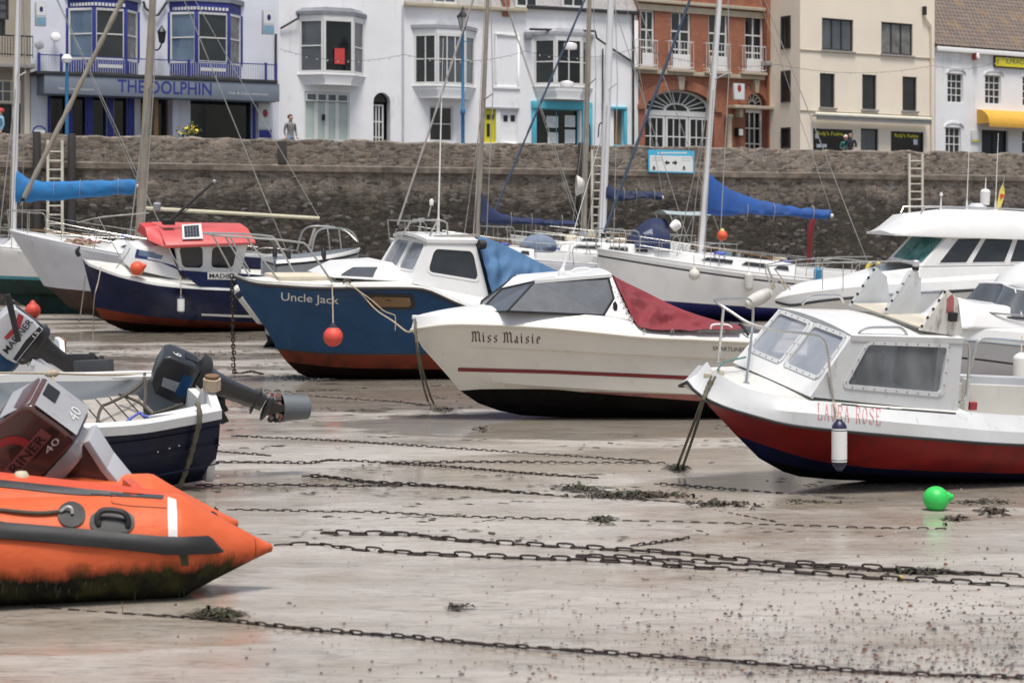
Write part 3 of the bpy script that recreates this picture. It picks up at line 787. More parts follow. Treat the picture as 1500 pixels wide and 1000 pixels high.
h.letters('Fish & chips restaurant', 86, 127.5, 138, 132.5, 1.126, 'decal_white', 'lettering', parent=fa); h.letters('Fish & chips restaurant', 336, 134.5, 393, 139.5, 1.126, 'decal_white', 'lettering', parent=fa)
# ground floor
for x0, x1 in ((74, 100), (105, 128), (136, 158), (167, 188)):
    h.window((x0, 137, x1, 200), 1, 1, 'pub_blue', 'shop_glass', .25, border=.05)
h.window((206, 140, 252, 203), 1, 1, 'wood_brown', 'shop_glass', .6, border=.06, name='door')
h.window((279, 143, 371, 206), 1, 1, 'pub_blue_deep', 'shop_glass', .35, border=.06)
for x in (102.5, 132, 162.5, 192): h.box(x - 4.2, 137, x + 4.2, 202, .0, .12, 'pub_blue', 'pilaster')
h.box(70.5, 137, 74, 202, 0, .10, 'pub_blue', 'pilaster'); h.box(197, 140, 204.5, 203, 0, .1, 'grey_pale', 'pilaster'); h.box(253, 141, 262, 204, 0, .15, 'stucco_lilac', 'pilaster'); h.box(371.5, 145, 375, 206, 0, .1, 'pub_blue', 'pilaster')
h.wall(8.9, 'stucco_lilac', reveal=.7); h.roof(8.9, 'slate')
wp = h.box(226, 142, 232, 203, .5, .75, 'wood_brown', 'porch_post')
# framed notices and box signs
def board(h, x0, y0, x1, y1, d, label, m1='sign_pale', m2='pub_blue', split=.7, thick=.08, name='notice_board', cat='sign', emblem=True):
    u0, u1, z0, z1 = h.rect(x0, y0, x1, y1, -d); c = V(((u0 + u1) / 2, -d, z0))
    root = thing(name, label, cat, h.fr.M @ Matrix.Translation(c)); w = (u1 - u0) / 2; H = z1 - z0
    MB().box(-w, w, 0, thick, 0, H, 'grey_pale').build('casing', root, bev=.01)
    MB().poly([(-w * .88, -.004, H * (1 - split)), (w * .88, -.004, H * (1 - split)), (w * .88, -.004, H * .96), (-w * .88, -.004, H * .96)], m1).build('poster', root)
    MB().poly([(-w * .88, -.004, H * .03), (w * .88, -.004, H * .03), (w * .88, -.004, H * (1 - split) * .8), (-w * .88, -.004, H * (1 - split) * .8)], m2).build('poster', root)
    if emblem: MB().poly([(w * .35 * math.cos(t * .5236), -.007, H * (.70) + w * .55 * math.sin(t * .5236)) for t in range(12)], 'decal_red' if split > .6 else 'pub_blue_deep').build('emblem', root)
    return root
board(h, 378, 150, 399, 203, .12, 'tall white and blue notice board on the pub pier beside the dark window')
board(h, 53, 3, 68, 38, 1.0, 'hanging box sign with dark emblem over the pub, beside the beige house', split=.55, m2='cloth_sky', thick=.22)
board(h, 386, 15, 402, 50, 1.0, 'hanging box sign with dark emblem near the pub corner pipe', split=.55, m2='cloth_sky', thick=.22)
def aboard():
    c = WF.at(58, 203, 4.0); c = V((c.x, 4.0, STREET)); root = thing('pavement_sign', 'blue and white pavement board with rounded top outside the pub', 'sign', WF.M @ Matrix.Translation(c))
    fr_ = MB(); fr_.tube(cr([(-.24, 0, 0), (-.24, .05, .8), (-.2, .06, 1.15), (0, .06, 1.25), (.2, .06, 1.15), (.24, .05, .8), (.24, 0, 0)], 20), .03, 'pub_blue_deep', 6); fr_.build('frame', root)
    MB().box(-.2, .2, .03, .05, .55, 1.1, 'sign_pale').build('panel', root); MB().box(-.2, .2, .03, .05, .1, .53, 'pub_blue').build('panel', root)
aboard()
# round flood lights and bracket lantern
for i, (x, y) in enumerate(((81, 55), (57, 66))):
    p = h.p(x, y, -.22); root = thing('wall_light', ['round white floodlight on the pub wall under its box sign', 'round grey floodlight on the pub wall near the beige balcony'][i], 'lamp', h.fr.M @ Matrix.Translation(p))
    MB().lathe([(.16, .0), (.19, .05), (.17, .12), (.06, .16)], 'grey_pale' if i else 'trim_white', 14, Matrix.Rotation(R(80), 4, 'X')).build('housing', root)
    MB().tube([(0, .05, 0), (0, .2, .05)], .03, 'pipe_dark', 6).build('bracket', root)
p = h.p(237, 52, -.5); root = thing('wall_lantern', 'black bracket lantern on the wall between the blue bays', 'lamp', h.fr.M @ Matrix.Translation(p))
MB().lathe([(.05, -.32), (.12, -.26), (.17, .1), (.2, .12), (.08, .28), (.03, .38)], 'iron_black', 8).build('lantern', root)
MB().tube(cr([(0, 0, -.3), (-.1, .1, -.55), (-.3, .3, -.5), (-.4, .48, -.1)], 12), .035, 'iron_black', 6).build('bracket', root)
# rainwater pipe
MB().tube([h.p(210, 2, -.1), h.p(213, 12, -.1), h.p(225, 24, -.12), h.p(232, 22, -.12), h.p(244, 4, -.1)], .05, 'pipe_dark', 6).build('rainwater_pipe', h.root)
MB().tube([h.p(404, 50, -.1), h.p(404, 100, -.1)], .05, 'pipe_dark', 6).build('rainwater_pipe', h.root)

# ---------- white house with the red poster
h = House('white_house', 'plain white house with a red poster in its projecting bay', 408, FY(408), 592, FY(592))
b = h.bay([438, 474, 518, 533], 21, 111, .7, 27, 106, [(1, 2), (1, 1), (1, 2)], 'trim_white', 'frame_white', ['grey_glass', 'shop_glass', 'grey_glass'], cap='lead_grey', base='trim_white')
u0, u1, z0, z1 = h.rect(489, 71, 504, 94, -.66); h.part(MB().box(u0, u1, -.735, -.725, z0, z1, 'poster_red'), 'poster', b)
dd = h.window((446, 134, 512, 206), 4, 1, 'frame_white', 'door_mint', .1, border=.06, bar=.16, name='door')
u0, u1, z0, z1 = h.rect(448, 136, 510, 148, -.0); 
fm, gm = MB(), MB(); glazed(fm, gm, (u0, .03, 0), (u1, .03, 0), z0, z1, 4, 1, .05, .1, .06, 'frame_white', 'grey_glass', V((0, -1, 0))); h.part(fm, 'fanlight', dd); h.part(gm, 'pane', dd)
p = h.p(474, 172, .02); h.part(MB().box(p.x - .06, p.x + .06, -.0, .04, p.z - .12, p.z + .12, 'iron_black'), 'letter_plate', dd)
# arched side door
u0, u1, z0, z1 = h.rect(547, 149, 572, 204); h.holes.append((u0, u1, 0, z1 + (u1 - u0) / 2))
fm, gm = MB(), MB(); glazed(fm, gm, (u0 + .02, .28, 0), (u1 - .22, .28, 0), .02, z1 - .1, 3, 4, .06, .05, .06, 'frame_white', 'shop_glass', V((0, -1, 0))); d2 = h.part(fm, 'door'); h.part(gm, 'pane', d2)
h.wall(8.9, 'stucco_white', reveal=.4); h.roof(8.9, 'slate')
r = (u1 - u0) / 2; c = V(((u0 + u1) / 2, 0, z1)); arc = [c + V((r * math.cos(math.pi * i / 12), .28, r * math.sin(math.pi * i / 12))) for i in range(13)]
h.part(MB().poly(arc, 'shop_glass'), 'fanlight', d2)
sd = MB()
for s_ in (0, 1):
    pts = [c + V((r * math.cos(math.pi * i / 12), .002, r * math.sin(math.pi * i / 12))) for i in (range(0, 7) if s_ else range(6, 13))]
    cor = V((c.x + (r if s_ else -r), .002, c.z + r)); sd.prism(pts + [cor] if s_ else pts + [cor], (0, .34, 0), 'stucco_white')
h.part(sd, 'arch', d2)
h.part(MB().tube([h.p(437, 20, -.2), h.p(437, 27, -.2), h.p(411, 42, -.08)], .045, 'pipe_dark', 6), 'rainwater_pipe')
h.part(MB().tube([h.p(590.5, 8, -.07), h.p(590.5, 204, -.07)], .04, 'grey_pale', 6), 'rainwater_pipe')

# ---------- white house with the yellow door
h = House('white_house', 'white house with a bright yellow door and rounded grey-capped bay', 592, FY(592), 770, FY(770))
h.bay([606, 640, 682, 695], 41, 131, .65, 49, 123, [(2, 2), (3, 2), (1, 2)], 'trim_white', 'frame_white', ['dark_glass', 'grey_glass', 'grey_glass'], cap='trim_grey', base='trim_white')
h.window((629, 155, 664, 207), 2, 2, 'frame_white', 'dark_glass', sill='trim_white')
yd = h.window((707, 159, 727, 209), 1, 1, 'door_yellow', 'door_yellow', .12, border=.04, name='door', label='bright yellow front door with small panes')
pn = MB()
for r_ in ((713, 168, 717.5, 175), (713, 181, 717.5, 200), (719, 168, 723, 175)):
    u0, u1, z0, z1 = h.rect(*r_, .1); pn.box(u0, u1, .09, .12, z0, z1, 'iron_black')
h.part(pn, 'door_pane', yd)
wd = h.window((733, 160, 758, 210), 1, 1, 'trim_white', 'trim_white', .12, border=.04, name='door')
pn = MB()
for r_ in ((737.5, 169, 743.5, 178), (748, 169, 754, 178)):
    u0, u1, z0, z1 = h.rect(*r_, .1); pn.box(u0, u1, .09, .12, z0, z1, 'iron_black')
h.part(pn, 'door_pane', wd)
h.part(MB().box(*h.rect(705, 156.5, 760, 159)[:2], -.06, .0, *h.rect(705, 156.5, 760, 159)[2:], 'trim_grey'), 'lintel')
ZT = h.p(592, 9).z; h.wall(ZT, 'stucco_white')
bl = h.rect(727, 52, 757, 126)
fm = MB(); u0, u1, z0, z1 = bl; w_ = .1
for q in ((u0 - w_, u0, z0, z1), (u1, u1 + w_, z0, z1), (u0 - w_, u1 + w_, z1, z1 + w_), (u0 - w_ * 1.4, u1 + w_ * 1.4, z0 - .12, z0)): fm.box(q[0], q[1], -.05, 0, q[2], q[3], 'trim_white')
h.part(fm, 'blind_window', bev=.01)
h.part(MB().box(-.02, h.w - .01, -.22, .3, ZT, ZT + .16, 'stone_trim'), 'cornice', bev=.02)
mr = MB().prism([V((0, -.05, ZT + .165)), V((h.w, -.05, ZT + .165)), V((h.w, 2.2, ZT + 3.4)), V((0, 2.2, ZT + 3.4))], (0, .1, 0), 'slate'); mr.poly([V((0, 2.2, ZT + 3.4)), V((h.w, 2.2, ZT + 3.4)), V((h.w, 7, ZT + 3.4)), V((0, 7, ZT + 3.4))], 'slate'); mr.poly([V((0, 7, 0)), V((h.w, 7, 0)), V((h.w, 7, ZT + 3.4)), V((0, 7, ZT + 3.4))], 'slate'); h.part(mr, 'roof')
fm, gm = MB(), MB(); a = h.rect(634, -30, 668, 5, -.02); glazed(fm, gm, (a[0], -.02, 0), (a[1], -.02, 0), a[2], a[3], 2, 1, .09, .05, .07, 'frame_white', 'grey_glass', V((0, -1, 0))); fm.box(a[0], a[1], .05, 1.3, a[2] - .05, a[3], 'trim_white'); d_ = h.part(fm, 'dormer'); h.part(gm, 'pane', d_)
a = h.rect(737, -40, 747, 24, -.1); h.part(MB().box(a[0], a[1], -.12, 1.2, a[2], a[3], 'brick_red'), 'chimney', bev=.02)

# ---------- white house with the turquoise shop
h = House('white_house', 'white house above a turquoise painted shop front', 770, FY(770), 934, FY(934))
h.bay([782, 814, 853, 866], 51, 133, .65, 56, 124, [(1, 2), (2, 2), (1, 2)], 'trim_white', 'frame_white', ['dark_glass', 'shop_glass', 'grey_glass'], cap='trim_grey', base='trim_white')
sw = h.window((786, 159, 849, 212), 2, 1, 'turquoise', 'shop_glass', .22, border=.03, bar=.03, name='shop_window')
sf = h.box(780, 147.5, 868, 158.5, 0, .16, 'turquoise', 'shop_fascia'); h.box(780, 158.6, 786, 212, 0, .10, 'turquoise', 'pilaster'); h.box(854, 158.6, 868, 216, 0, .20, 'turquoise', 'pilaster'); h.box(849.5, 158.6, 853.8, 212, 0, .08, 'frame_white', 'pilaster')
for r_ in ((801, 170, 818, 187), (828, 169, 843, 186), (803, 194, 818, 210), (828, 190, 843, 210)):
    u0, u1, z0, z1 = h.rect(*r_, .15); q = h.part(MB().box(u0, u1, .18, .2, z0, z1, 'frame_white'), 'hanging_print', sw); 
    h.part(MB().box(u0 + .1, u1 - .1, .17, .179, z0 + .1, z1 - .1, 'poster'), 'print_image', sw)
dr = h.window((899, 160, 914, 214), 1, 1, 'turquoise', 'wood_brown', .2, border=.06, name='door'); h.box(894, 156, 919, 159.5, 0, .14, 'turquoise', 'door_hood'); h.box(914.5, 160, 919, 214, 0, .1, 'turquoise', 'pilaster')
ZT = h.p(770, 13).z; h.wall(ZT, 'stucco_white', reveal=.25)
h.part(MB().box(.0, h.w, -.2, .3, ZT, ZT + .14, 'pipe_dark'), 'gutter', bev=.02)
mr = MB().prism([V((0, -.05, ZT + .145)), V((h.w, -.05, ZT + .145)), V((h.w, 2.2, ZT + 3.4)), V((0, 2.2, ZT + 3.4))], (0, .1, 0), 'slate'); mr.poly([V((0, 2.2, ZT + 3.4)), V((h.w, 2.2, ZT + 3.4)), V((h.w, 7, ZT + 3.4)), V((0, 7, ZT + 3.4))], 'slate'); h.part(mr, 'roof')
for x0, x1 in ((754, 787), (822, 856)):
    fm, gm = MB(), MB(); a = h.rect(x0, -34, x1, 11, -.02); glazed(fm, gm, (a[0], -.02, 0), (a[1], -.02, 0), a[2], a[3], 2, 1, .10, .06, .07, 'frame_white', 'dark_glass', V((0, -1, 0))); fm.box(a[0], a[1], .05, 1.3, a[2] - .05, a[3], 'trim_white'); d_ = h.part(fm, 'dormer'); h.part(gm, 'pane', d_)
h.part(MB().tube([h.p(776, 43, -.5), h.p(872, 46, -.5), h.p(874, 56, -.4), h.p(900, 74, -.08), h.p(927, 91, -.06)], .05, 'pipe_dark', 6), 'rainwater_pipe')
h.part(MB().tube([h.p(883, 72, -.06), h.p(883, 214, -.06)], .035, 'pipe_dark', 6), 'rainwater_pipe'); h.part(MB().tube([h.p(927.5, 20, -.06), h.p(927.5, 212, -.06)], .05, 'pipe_dark', 6), 'rainwater_pipe')
p = h.p(774, 58, -.1); h.part(MB().lathe([(.16, 0), (.2, .1), (.2, .3), (.1, .42)], 'trim_grey', 10, Matrix.Translation(p)), 'alarm_box')
h.box(929.5, 30, 935, 213, -.4, .12, 'trim_white', 'pilaster')

# ---------- brick building with the great arch
h = House('brick_building', 'red brick building with a wide arched doorway and sunburst fanlight', 936, 89.3, 1142, 93.6); ZT = 9.6
for x0, y0, x1, y1 in ((938, 14, 959, 98), (983, 16, 1012, 101), (1038, 19, 1066, 104), (1091, 23, 1118, 105)):
    w = h.window((x0, y0, x1, y1), 2, 3, 'frame_white', 'dark_glass', .14, border=.08, bar=.07, name='french_window')
    u0, u1, z0, z1 = h.rect(x0, y0 + 58, x1, y1, .1); h.part(MB().box(u0 + .08, u1 - .08, .055, .075, z0 + .02, z1 - .15, 'trim_white'), 'lower_panel', w)
    a = h.rect(x0 - 3, y0 + 44, x1 + 4, y1, -.25); rb = MB(); rb.bar((a[0], -.25, a[3]), (a[1], -.25, a[3]), .04, .04, 'frame_white'); rb.bar((a[0], -.25, a[2] + .1), (a[1], -.25, a[2] + .1), .04, .04, 'frame_white')
    for i in range(9): u = a[0] + (a[1] - a[0]) * i / 8; rb.tube([(u, -.25, a[2]), (u, -.25, a[3])], .012, 'frame_white', 5)
    for u in (a[0], a[1]): rb.bar((u, -.25, a[3]), (u, 0, a[3]), .03, .03, 'frame_white'); rb.bar((u, -.25, a[2] + .1), (u, 0, a[2] + .1), .03, .03, 'frame_white')
    h.part(rb, 'balcony_rail', w); h.part(MB().box(a[0] - .05, a[1] + .05, -.32, 0, a[2] - .12, a[2] - .003, 'stone_trim'), 'sill', w, bev=.015)
# great arch: centre, springing line, radius
def arch(h, xa, xb, yspring, rise, ydoor, nx, ny, ng, spokes, mring):
    A, B = h.p(xa, yspring), h.p(xb, yspring); zs = A.z; r = (B.x - A.x) / 2; c = V(((A.x + B.x) / 2, 0, zs)); N = 24
    ell = lambda k, y, n=N: [c + V((r * k * math.cos(math.pi * i / n), y, rise * k * math.sin(math.pi * i / n))) for i in range(n + 1)]
    h.holes.append((A.x, B.x, 0, zs + rise)); dep = .3
    fm, gm = MB(), MB(); wseg = (2 * r) / ng
    zt = zs - .12
    for k in range(ng): glazed(fm, gm, (A.x + wseg * k + .02, dep, 0), (A.x + wseg * (k + 1) - .02, dep, 0), .02, zt - .12, nx, ny, .11, .05, .07, 'frame_white', 'shop_glass', V((0, -1, 0)))
    fm.box(A.x, B.x, dep - .09, dep, zt - .11, zs, 'frame_white')
    d = h.part(fm, 'arched_door'); h.part(gm, 'pane', d)
    h.part(MB().poly(ell(1, dep - .005), 'shop_glass'), 'fanlight_glass', d)
    sp = MB()
    for i in range(N):
        a1, a2 = ell(1, dep - .06), ell(.9, dep - .06); sp.prism([a1[i], a1[i + 1], a2[i + 1], a2[i]], (0, .05, 0), 'frame_white')
        a1, a2 = ell(.38, dep - .06), ell(.31, dep - .06); sp.prism([a1[i], a1[i + 1], a2[i + 1], a2[i]], (0, .05, 0), 'frame_white')
    for i in range(1, spokes):
        t = math.pi * i / spokes; e = V((math.cos(t) * r, 0, math.sin(t) * rise)); sp.bar(c + e * .36 + V((0, dep - .035, 0)), c + e * .93 + V((0, dep - .035, 0)), .045, .05, 'frame_white', up=V((0, 1, 0)))
    h.part(sp, 'fanlight', d)
    # brick ring and the spandrels
    rg = MB(); o1, o2 = ell(1.0, -.08), [c + V(((r + .42) * math.cos(math.pi * i / N), -.08, (rise + .42) * math.sin(math.pi * i / N))) for i in range(N + 1)]
    for i in range(N): rg.prism([o1[i], o1[i + 1], o2[i + 1], o2[i]], (0, .4, 0), mring)
    h.part(rg, 'brick_arch', d)
    sd = MB(); e = ell(1, 0); half = N // 2
    sd.prism([e[i] for i in range(0, half + 1)] + [c + V((r, 0, rise))], (0, .3, 0), 'brick_red'); sd.prism([e[i] for i in range(half, N + 1)] + [c + V((-r, 0, rise))], (0, .3, 0), 'brick_red')
    h.part(sd, 'spandrel', d); return c, r, zs, d
c, r, zs, ad = arch(h, 945, 1046, 160, .92, 170, 3, 3, 3, 11, 'brick_red')
ks = [c + V((-.13, -.14, .90)), c + V((.13, -.14, .90)), c + V((.2, -.14, 1.5)), c + V((-.2, -.14, 1.5))]; h.part(MB().prism(ks, (0, .3, 0), 'stone_trim'), 'keystone', ad, bev=.015)
c, r, zs, ad = arch(h, 1092, 1121, 153, .55, 166, 3, 4, 1, 7, 'brick_red')
ks = [c + V((-.1, -.14, .53)), c + V((.1, -.14, .53)), c + V((.15, -.14, 1.1)), c + V((-.15, -.14, 1.1))]; h.part(MB().prism(ks, (0, .3, 0), 'stone_trim'), 'keystone', ad, bev=.015)
h.wall(ZT, 'brick_red', reveal=.34, deep=8); h.roof(ZT, 'slate', deep=8)
h.box(1077, 153.5, 1149, 158, 0, .55, 'stone_trim', 'door_hood'); h.box(1084, 158.2, 1089, 172, 0, .35, 'stone_trim', 'corbel'); h.box(1132, 159, 1137, 175, 0, .35, 'stone_trim', 'corbel')
h.box(936.5, 101, 1121, 107, 0, .16, 'stone_trim', 'string_course'); h.box(936.5, 5, 1123, 14, 0, .07, 'stone_trim', 'string_course'); h.box(936.5, -3, 1123, 2, 0, .2, 'stone_trim', 'string_course')
h.box(1124, -20, 1141.5, 88, 0, .3, 'brick_red', 'pilaster'); h.box(1123, 89, 1142.5, 96, 0, .4, 'stone_sill', 'capital'); h.box(1126, 97, 1141, 216, 0, .25, 'brick_red', 'pilaster')
cl = MB(); p = h.p(1069, 214, -.25); zt = h.p(1069, 168, -.25).z; cl.lathe([(.19, .0), (.19, .25), (.14, .32), (.12, zt - .2), (.18, zt - .1), (.2, zt)], 'stone_trim', 12, Matrix.Translation(V((p.x, -.22, 0)))); h.part(cl, 'column')
board(h, 1075, 122, 1091, 146, .5, 'pale square hanging plaque between the two brick arches', split=.95, m2='sign_pale', thick=.08)
for x, w_ in ((1085.5, 'the brick pier by the great arch'), (1136, 'the brick pier by the cream building')):
    a = h.rect(x - 4, 187, x + 4, 200, -.3); root = thing('wall_lamp', 'small dark lamp box on ' + w_, 'lamp', h.fr.M @ Matrix.Translation(V(((a[0] + a[1]) / 2, -.3, a[2])))); w = (a[1] - a[0]) / 2; H = a[3] - a[2]
    MB().box(-w, w, 0, .26, 0, H, 'iron_black').build('casing', root, bev=.02); MB().box(-w * .7, w * .7, -.01, .0, H * .12, H * .85, 'lamp_glass').build('lamp_pane', root)

# ---------- cream building
h = House('cream_building', 'cream rendered building with dark windows over a fudge shop', 1172, 91.2, 1369, 95.6)
for r_, nx in (((1204, 26, 1250, 73), 3), ((1291, 32, 1337, 79), 3)): h.window(r_, nx, 1, 'pipe_dark', 'curtain_glass' if r_[0] > 1250 else 'grey_glass', .12, border=.07, bar=.08, sill='stone_sill')
for r_ in ((1201, 107, 1223, 157), (1263, 109, 1284, 160), (1322, 112, 1343, 162)): h.window(r_, 1, 1, 'pipe_dark', 'dark_glass', .12, border=.08, sill='stone_sill')
sw1 = h.window((1191, 188, 1249, 222), 1, 1, 'door_dark', 'shop_glass', .1, border=.05, name='shop_window'); h.window((1261, 188, 1287, 224), 1, 1, 'door_dark', 'grey_glass', .14, border=.07, name='door'); sw2 = h.window((1305, 192, 1353, 224), 1, 1, 'door_dark', 'shop_glass', .1, border=.05, name='shop_window')
h.wall(9.15, 'stucco_cream', deep=8); h.part(MB().box(-.1, h.w + .1, -.15, 8.1, 9.152, 9.45, 'stone_sill'), 'parapet', bev=.02)
vf = text2d("Roly's Fudge", 1, .02); h.letters('', 1197, 192, 1235, 199.5, -.07, 'sign_yellow', parent=sw1, vf=vf); h.letters('', 1310.5, 195.5, 1345, 202.5, -.07, 'sign_yellow', parent=sw2, vf=vf)
for r_ in ((1194, 195, 1199, 203), (1338, 204, 1344, 212), (1196, 211, 1203, 216), (1205, 211, 1211, 216)):
    u0, u1, z0, z1 = h.rect(*r_, .08); h.part(MB().box(u0, u1, .075, .08, z0, z1, 'poster'), 'notice', sw1 if r_[0] < 1250 else sw2)
h.box(1172.5, 72, 1368, 74, 0, .04, 'stone_trim', 'string_course', bev=.005); h.box(1172.5, 161, 1368, 162.5, 0, .04, 'stone_trim', 'string_course', bev=.005)
aw = MB(); u0, u1, z0, z1 = h.rect(1193, 164, 1362, 171, -.3); aw.tube([(u0, -.32, (z0 + z1) / 2), (u1, -.32, (z0 + z1) / 2)], (z1 - z0) / 2, 'awning_cream', 10); ab = h.part(aw, 'awning')
n = 60; sc_ = MB()
for i in range(n): ua = u0 + (u1 - u0) * i / n; ub = u0 + (u1 - u0) * (i + 1) / n; sc_.poly([(ua, -.42, z0 + .02), (ub, -.42, z0 + .02), (ub, -.43, z0 - .10), ((ua + ub) / 2, -.43, z0 - .19), (ua, -.43, z0 - .10)], 'awning_grey')
sc_.box(u0, u1, -.43, -.1, z0 + .02, z0 + .06, 'awning_grey'); h.part(sc_, 'valance', ab)
h.part(MB().tube([h.p(1354, 14, -.08), h.p(1354, 24, -.08), h.p(1364, 38, -.08), h.p(1365.5, 222, -.08)], .06, 'stucco_cream', 7), 'rainwater_pipe')
p = h.p(1354, 13, -.1); h.part(MB().box(p.x - .06, p.x + .06, -.2, -.02, p.z - .3, p.z + .1, 'iron_black'), 'vent_pipe')
# windows on its flank: dark, on the wall that turns away
for ya, yb in ((24, 72), (104, 150), (187, 217)):
    z1 = h.fr.atx(1151, ya, 0.).z; z0 = h.fr.atx(1151, yb, 0.).z; q0 = h.fr.atx(1158.5, ya, 0.).y; q1 = h.fr.atx(1145, ya, 0.).y
    fm, gm = MB(), MB(); glazed(fm, gm, (-.01, q1, 0), (-.01, q0, 0), z0, z1, 1, 1, .09, .05, .05, 'pipe_dark', 'dark_glass', V((-1, 0, 0))); w = h.part(fm, 'window'); h.part(gm, 'pane', w)
CREAM = h

# ---------- white shop with the tiled roof
h = House('white_shop', 'low white shop with arched windows under a mossy tiled roof', 1370, 96.4, 1720, 105.8)
def awin(x0, y0, x1, y1, ny):
    w = h.window((x0, y0, x1, y1), 3, ny, 'frame_white', 'dark_glass', .16, border=.04, bar=.045)
    u0, u1, z0, z1 = h.rect(x0, y0, x1, y1); ar = MB(); r = (u1 - u0) / 2 + .14; c = V(((u0 + u1) / 2 + .03, -.03, z1 - .02)); N = 10
    e = [c + V((r * math.cos(math.pi * i / N), 0, .30 * math.sin(math.pi * i / N))) for i in range(N + 1)]; e2 = [c + V(((r - .09) * math.cos(math.pi * i / N), 0, .20 * math.sin(math.pi * i / N))) for i in range(N + 1)]
    for i in range(N): ar.prism([e[i], e[i + 1], e2[i + 1], e2[i]], (0, .034, 0), 'trim_grey' if i < 3 else 'trim_white')
    h.part(ar, 'arch', w)
awin(1388, 107, 1411, 150, 4); awin(1443, 109.5, 1466.5, 152, 4); awin(1498, 112, 1520, 155, 4); awin(1385, 186, 1408, 224, 3)
h.window((1438, 190, 1477, 226), 2, 1, 'door_dark', 'door_dark', .2, border=.05, name='door'); h.window((1497, 190, 1520, 226), 2, 2); awin(1552, 114.5, 1575, 157, 4); awin(1606, 117, 1629, 160, 4); h.window((1560, 192, 1590, 228), 3, 2); h.window((1640, 194, 1665, 232), 1, 1, 'door_dark', 'door_dark', .2, name='door')
ZT = h.p(1370, 75).z; h.wall(ZT, 'stucco_white', deep=8)
h.part(MB().box(-.05, h.w, -.22, .1, ZT + .0, ZT + .22, 'trim_white'), 'gutter', bev=.02)
# roof mesh in its own axes so that the tile courses follow the slope
sl = math.hypot(4.2, 3.9); rm = MB().box(-.1, h.w + .1, 0, sl, -.1, 0, 'roof_tiles'); rf = h.part(rm, 'roof'); rf.matrix_basis = Matrix.Translation(V((0, -.2, ZT + .30))) @ Matrix.Rotation(math.atan2(3.9, 4.2), 4, 'X')
rm = MB().box(-.1, h.w + .1, 0, sl, -.1, 0, 'roof_tiles'); rf = h.part(rm, 'roof'); rf.matrix_basis = Matrix.Translation(V((h.w, 8.2, ZT + .30))) @ Matrix.Rotation(math.pi, 4, 'Z') @ Matrix.Rotation(math.atan2(3.9, 4.2), 4, 'X')
u0, u1, z0, z1 = h.rect(1457, 82, 1540, 98.5, -.1); sg = h.part(MB().box(u0, u1, -.12, -.02, z0, z1, 'pipe_dark'), 'fascia_sign', bev=.01)
h.part(MB().poly([(u0 + .06, -.124, z0 + .06), (u1 - .06, -.124, z0 + .06), (u1 - .06, -.124, z1 - .06), (u0 + .06, -.124, z1 - .06)], 'sign_yellow'), 'sign_face', sg)
h.letters('ILFRACOMBE', 1474, 86.2, 1520, 93.2, .128, 'pub_blue_deep', parent=sg); u, _, za, zb_ = h.rect(1461, 86, 1464, 95, -.13); h.part(MB().poly([(u, -.128, za), (u + .09, -.128, za + .02), (u + .05, -.128, za + .14), (u + .1, -.128, zb_), (u, -.128, zb_ - .03)], 'decal_red'), 'emblem', sg)
# dutch awning
A, B = h.p(1431, 161, 0), h.p(1506, 163, 0); zt = A.z + .02; D = 1.0; H_ = A.z - h.p(1431, 187, 0).z
aw = MB(); rows = []
for i in range(9):
    t = math.pi / 2 * i / 8; y = -D * math.sin(t); z = zt - H_ * .82 * (1 - math.cos(t)) ; ins = .0
    rows.append([V((A.x - .22 * math.sin(t) + (B.x - A.x + .3) * k / 8, y, z - (0 if k else 0))) for k in range(9)])
aw.grid(rows, 'awning_yellow')
for k in (0, 8): aw.poly([r_[k] for r_ in rows] + [V((rows[0][k].x, -.02, rows[-1][k].z))], 'awning_yellow')
y = -D; zb = rows[-1][0].z
n = 40; xa, xb = rows[-1][0].x, rows[-1][8].x
for i in range(n): ua = xa + (xb - xa) * i / n; ub = xa + (xb - xa) * (i + 1) / n; aw.poly([(ua, y - .005, zb), (ub, y - .005, zb), (ub, y - .005, zb - .12), ((ua + ub) / 2, y - .005, zb - .22), (ua, y - .005, zb - .12)], 'awning_yellow')
h.part(aw, 'awning', label='bright yellow curved shop awning')
board(h, 1423, 191, 1437, 208, .06, 'yellow framed menu board beside the dark shop door', m1='sign_pale', m2='sign_yellow', split=.8, thick=.05, emblem=False)
p = h.p(1430, 83, -.15); root = thing('alarm_box', 'small red and white alarm box under the tiled eaves', 'alarm', h.fr.M @ Matrix.Translation(p)); MB().lathe([(.15, 0), (.16, .08), (.1, .14)], 'trim_white', 10, Matrix.Rotation(R(90), 4, 'X')).build('casing', root); MB().box(-.16, -.06, -.12, .1, -.17, .17, 'decal_red').build('cover', root, bev=.02)

